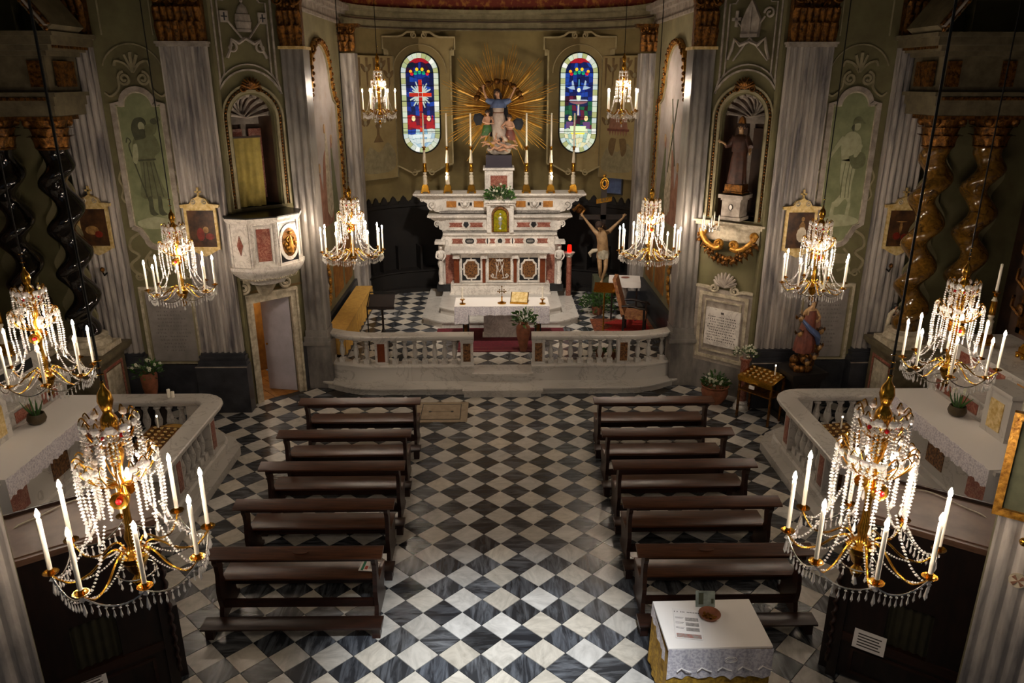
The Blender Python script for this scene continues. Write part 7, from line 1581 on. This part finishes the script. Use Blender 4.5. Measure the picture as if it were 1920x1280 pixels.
# apse wall frescoes in monochrome beside the windows: monstrance, angels, drapery
def apx(x): return 20.0+2.35*sqrt(max(.02, 1-(x/3.92)**2))
for s, nm in SIDES:
    x0 = s*3.22; yaw = R(46)*(-s)
    t = thing('apse_fresco', {'left': 'brown monochrome fresco of a monstrance among clouds, left of the cross window', 'right': 'brown monochrome fresco of an altar with angels, right of the fountain window'}[nm], 'fresco', (x0, apx(x0)-.30, 0), -yaw if 0 else R(46*-s)*-1 if 0 else R(-46*s))
    sm = lambda pts, n_=4: catm(list(pts)+[pts[0]], n_)[:-1]
    MB().prism([(-.62, 3.45), (.62, 3.45), (.62, 6.6), (-.62, 6.6)], -.004, .03).build('painted_ground', 'apse_l', t); b = MB(); ribbon(b, [(-.62, 6.6), (-.62, 3.45), (.62, 3.45), (.62, 6.6)], .02, -.02, 0); b.build('painted_border', 'mould', t)
    MB().prism(sm([(-.55, 3.9), (-.3, 4.3), (0, 4.15), (.3, 4.4), (.55, 4.1), (.5, 3.7), (0, 3.6), (-.5, 3.65)]), -.01, -.003).build('painted_cloud', 'mould', t, 0)
    if s < 0:
        for k in range(20): a = 2*pi*k/20; l = .30 if k % 2 else .22; MB().prism([(.05*cos(a-.5), 5.35+.05*sin(a-.5)), (l*cos(a), 5.35+l*1.2*sin(a)), (.05*cos(a+.5), 5.35+.05*sin(a+.5))], -.014, -.003).build('painted_ray', 'rosy', t, 0)
        MB().prism(ell(0, 5.35, .09, .11, 16), -.02, -.003).build('painted_host', 'fres_l', t, 0); MB().prism([(-.03, 5.1), (.03, 5.1), (.04, 4.9), (.08, 4.85), (.03, 4.75), (.04, 4.6), (.16, 4.42), (-.16, 4.42), (-.04, 4.6), (-.03, 4.75), (-.08, 4.85), (-.04, 4.9)], -.016, -.003).build('painted_stem', 'apse_b', t, 0)
    else:
        MB().prism([(-.32, 4.75), (.32, 4.75), (.26, 5.05), (-.26, 5.05)], -.014, -.003).build('painted_altar', 'rosy', t, 0); MB().prism([(-.36, 4.7), (.36, 4.7), (.36, 4.76), (-.36, 4.76)], -.018, -.003).build('painted_edge', 'red_robe', t, 0); MB().prism(sm([(-.1, 5.05), (-.06, 5.4), (.02, 5.6), (.1, 5.35), (.14, 5.05)]), -.016, -.003).build('painted_lamb', 'apse_b', t, 0)
        for k in range(7): x = -.27+.09*k; MB().prism([(x-.035, 4.7), (x+.035, 4.7), (x, 4.58)], -.013, -.003).build('painted_fringe', 'rosy', t, 0)
        for k in (-1, 1): MB().prism(sm([(k*.05, 4.5), (k*.25, 4.5), (k*.3, 4.2), (k*.15, 4.05)]), -.012, -.003).build('painted_angel', 'apse_b', t, 0)
    for k, (x, z) in enumerate(((-.28, 6.25), (.2, 6.35), (.45, 6.1), (-.4, 4.9), (.4, 5.0))):
        for j in (-1, 1): MB().prism(sm([(x, z), (x+j*.08, z+.12), (x+j*.17, z+.14), (x+j*.13, z+.02), (x+j*.04, z-.06)]), -.012, -.003).build('painted_wing', 'apse_b', t, 0)
        MB().prism(ell(x, z+.02, .05, .06, 10), -.016, -.003).build('painted_cherub', 'mould', t, 0)
    for k in range(5): x = -.5+.24*k; MB().prism([(x-.03, 6.55), (x+.05, 6.55), (x+.03, 5.9), (x-.01, 5.8)], -.008, -.003).build('painted_drapery', 'apse_b', t, 0)
# ================================================================ statues on the right
t = thing('saint_group', 'carved polychrome saint carried on clouds with cherub heads, on the black pedestal', 'statue', (5.46, 12.80, 1.014), R(12)); t.scale = (.80, .88, 1.04)
J = dict(pelvis=(.02, 0, .80), chest=(.05, -.04, 1.02), neck=(.07, -.05, 1.14), head=(.07, -.08, 1.25), lsh=(-.07, -.04, 1.08), lel=(-.2, -.1, .98), lwr=(-.26, -.16, 1.08), lha=(-.29, -.18, 1.11), rsh=(.18, -.03, 1.08), rel=(.27, -.08, .95), rwr=(.16, -.18, .93), rha=(.11, -.2, .93), lhip=(-.05, 0, .74), lkn=(-.1, -.16, .58), lan=(-.06, -.06, .40), ltoe=(-.1, -.12, .35), rhip=(.09, 0, .74), rkn=(.1, -.14, .54), ran=(.12, -.02, .36), rtoe=(.13, -.1, .32))
bo = figure(t, 'skin_d', J, .70); face(bo, J, .70, 'skin_d', long=True, dirn=(-.3, -1, .3))
robe([(-.02, -.04, .34, .2, .17), (.0, -.05, .5, .21, .18), (.02, -.03, .72, .17, .14), (.05, -.03, .95, .13, .11), (.06, -.04, 1.08, .11, .08)], 28, 8, .16).build('robe', 'red_robe', t, 60)
b = MB(); b.tube([(-.2, -.1, .95), (-.05, -.2, .8), (.15, -.2, .68), (.25, -.1, .5), (.22, -.05, .35)], [.05, .1, .12, .1, .04], 8, .5); b.build('sash', 'blue_r', t, 60)
b = MB(); b.tube([(.15, .05, 1.05), (.3, .05, .9), (.34, .02, .65), (.26, 0, .4)], [.06, .1, .11, .05], 8, .5); b.build('flying_mantle', 'rosy', t, 60)
b = MB(); rr_ = random.Random(8)
for k in range(30): a = k*2.4; h = .02+.40*rr_.random(); r_ = .2*(1-h*.6); b.ball((r_*cos(a)+.12*(h > .25), r_*.8*sin(a)-.03, h), .07+.03*rr_.random(), 8, 6, (1.1, 1, .9))
b.build('clouds', 'gold_d', t, 80, kind='stuff')
for x, y, z in ((-.26, -.14, .98), (.30, -.14, .72), (.26, -.2, .45), (-.05, -.26, .2), (.12, -.26, .3), (-.22, -.12, .7)):
    h = MB().ball((x, y, z), .055, 10, 8, (1, 1, 1.1)).ball((x, y-.052, z), .013, 5, 4).build('cherub_head', 'picfig', t, 60); MB().ball((x, y+.012, z+.02), .058, 8, 6).build('hair', 'hair', h, 60)
    b = MB(); [b.prism([(x+k*.04, z), (x+k*.10, z+.06), (x+k*.12, z+.02), (x+k*.09, z-.02)], y+.02, y+.04) for k in (-1, 1)]; b.build('little_wings', 'gold_d', h, kind='stuff')
t = thing('black_pedestal', 'dark wooden stepped pedestal in the right corner carrying the carved saint group', 'pedestal', (5.48, 12.84, .014), R(12))
MB().box(-.34, .34, -.30, .30, 0, .12).box(-.28, .28, -.25, .25, .12, .86).box(-.33, .33, -.30, .30, .86, .93).box(-.36, .36, -.33, .33, .93, 1.0).build('pedestal_body', 'stall', t)
f = framep(t, -.2, .2, .2, .78, -.25, .03, 'wood_d', 'panel_moulding')
t = thing('nun_statuette', 'small statue of a nun in white cape and brown habit on a wall bracket', 'statue', (7.22, 13.15, 1.50))
J = dict(pelvis=(0, 0, .32), chest=(0, 0, .46), neck=(0, 0, .53), head=(0, -.01, .59), lsh=(-.07, 0, .5), lel=(-.1, -.03, .42), lwr=(-.03, -.09, .42), lha=(.0, -.1, .43), rsh=(.07, 0, .5), rel=(.1, -.03, .42), rwr=(.03, -.09, .40), rha=(.0, -.1, .41))
bo = figure(t, 'skin', J, .40, fingers=False); face(bo, J, .40)
robe([(0, 0, 0, .12, .1), (0, 0, .15, .105, .09), (0, 0, .3, .09, .07), (0, 0, .46, .06, .05)], 22, 7, .1).build('brown_habit', 'wood_d', t, 60)
b = MB()
for k in (-1, 1): b.tube([(k*.02, -.02, .53), (k*.09, -.03, .45), (k*.115, -.03, .25), (k*.12, -.02, .05)], [.03, .045, .045, .03], 7)
b.build('white_cape', 'stucco', t, 60); MB().ball((0, .012, .60), .05, 10, 8).tube([(0, .02, .62), (0, .05, .5), (0, .06, .35)], [.04, .06, .07], 8).build('black_veil', 'blackstone', t, 60)
b = MB(); [b.ball((.02+.05*sin(k*1.7), -.11, .06+.015*k), .018, 6, 4) for k in range(9)]; b.build('roses', 'red_robe', t, 60)
t = thing('wall_bracket', 'dark wall bracket under the nun statuette behind the right pedestal', 'bracket', (7.20, 13.18, 1.42)); MB().box(-.28, .28, -.16, .26, 0.02, .08).prism([(-.2, .02), (.2, .02), (.08, -.14), (-.08, -.14)], -.1, .26).build('bracket', 'wood_d', t)
for s, nm in SIDES:   # little dark lamp brackets under the outer stations
    t = thing('lamp_bracket', 'small dark lamp bracket under the painting on the outermost %s pilaster' % nm, 'bracket', (s*7.08, FACE-.17, 2.72)); MB().tube([(0, 0, 0), (0, -.1, -.02), (0, -.14, .05)], .015, 6).build('arm', 'iron', t); MB().lathe([(.01, 0), (.04, .04), (.035, .08), (.01, .1)], 8, (0, -.14, .04)).build('holder', 'gold_d', t)
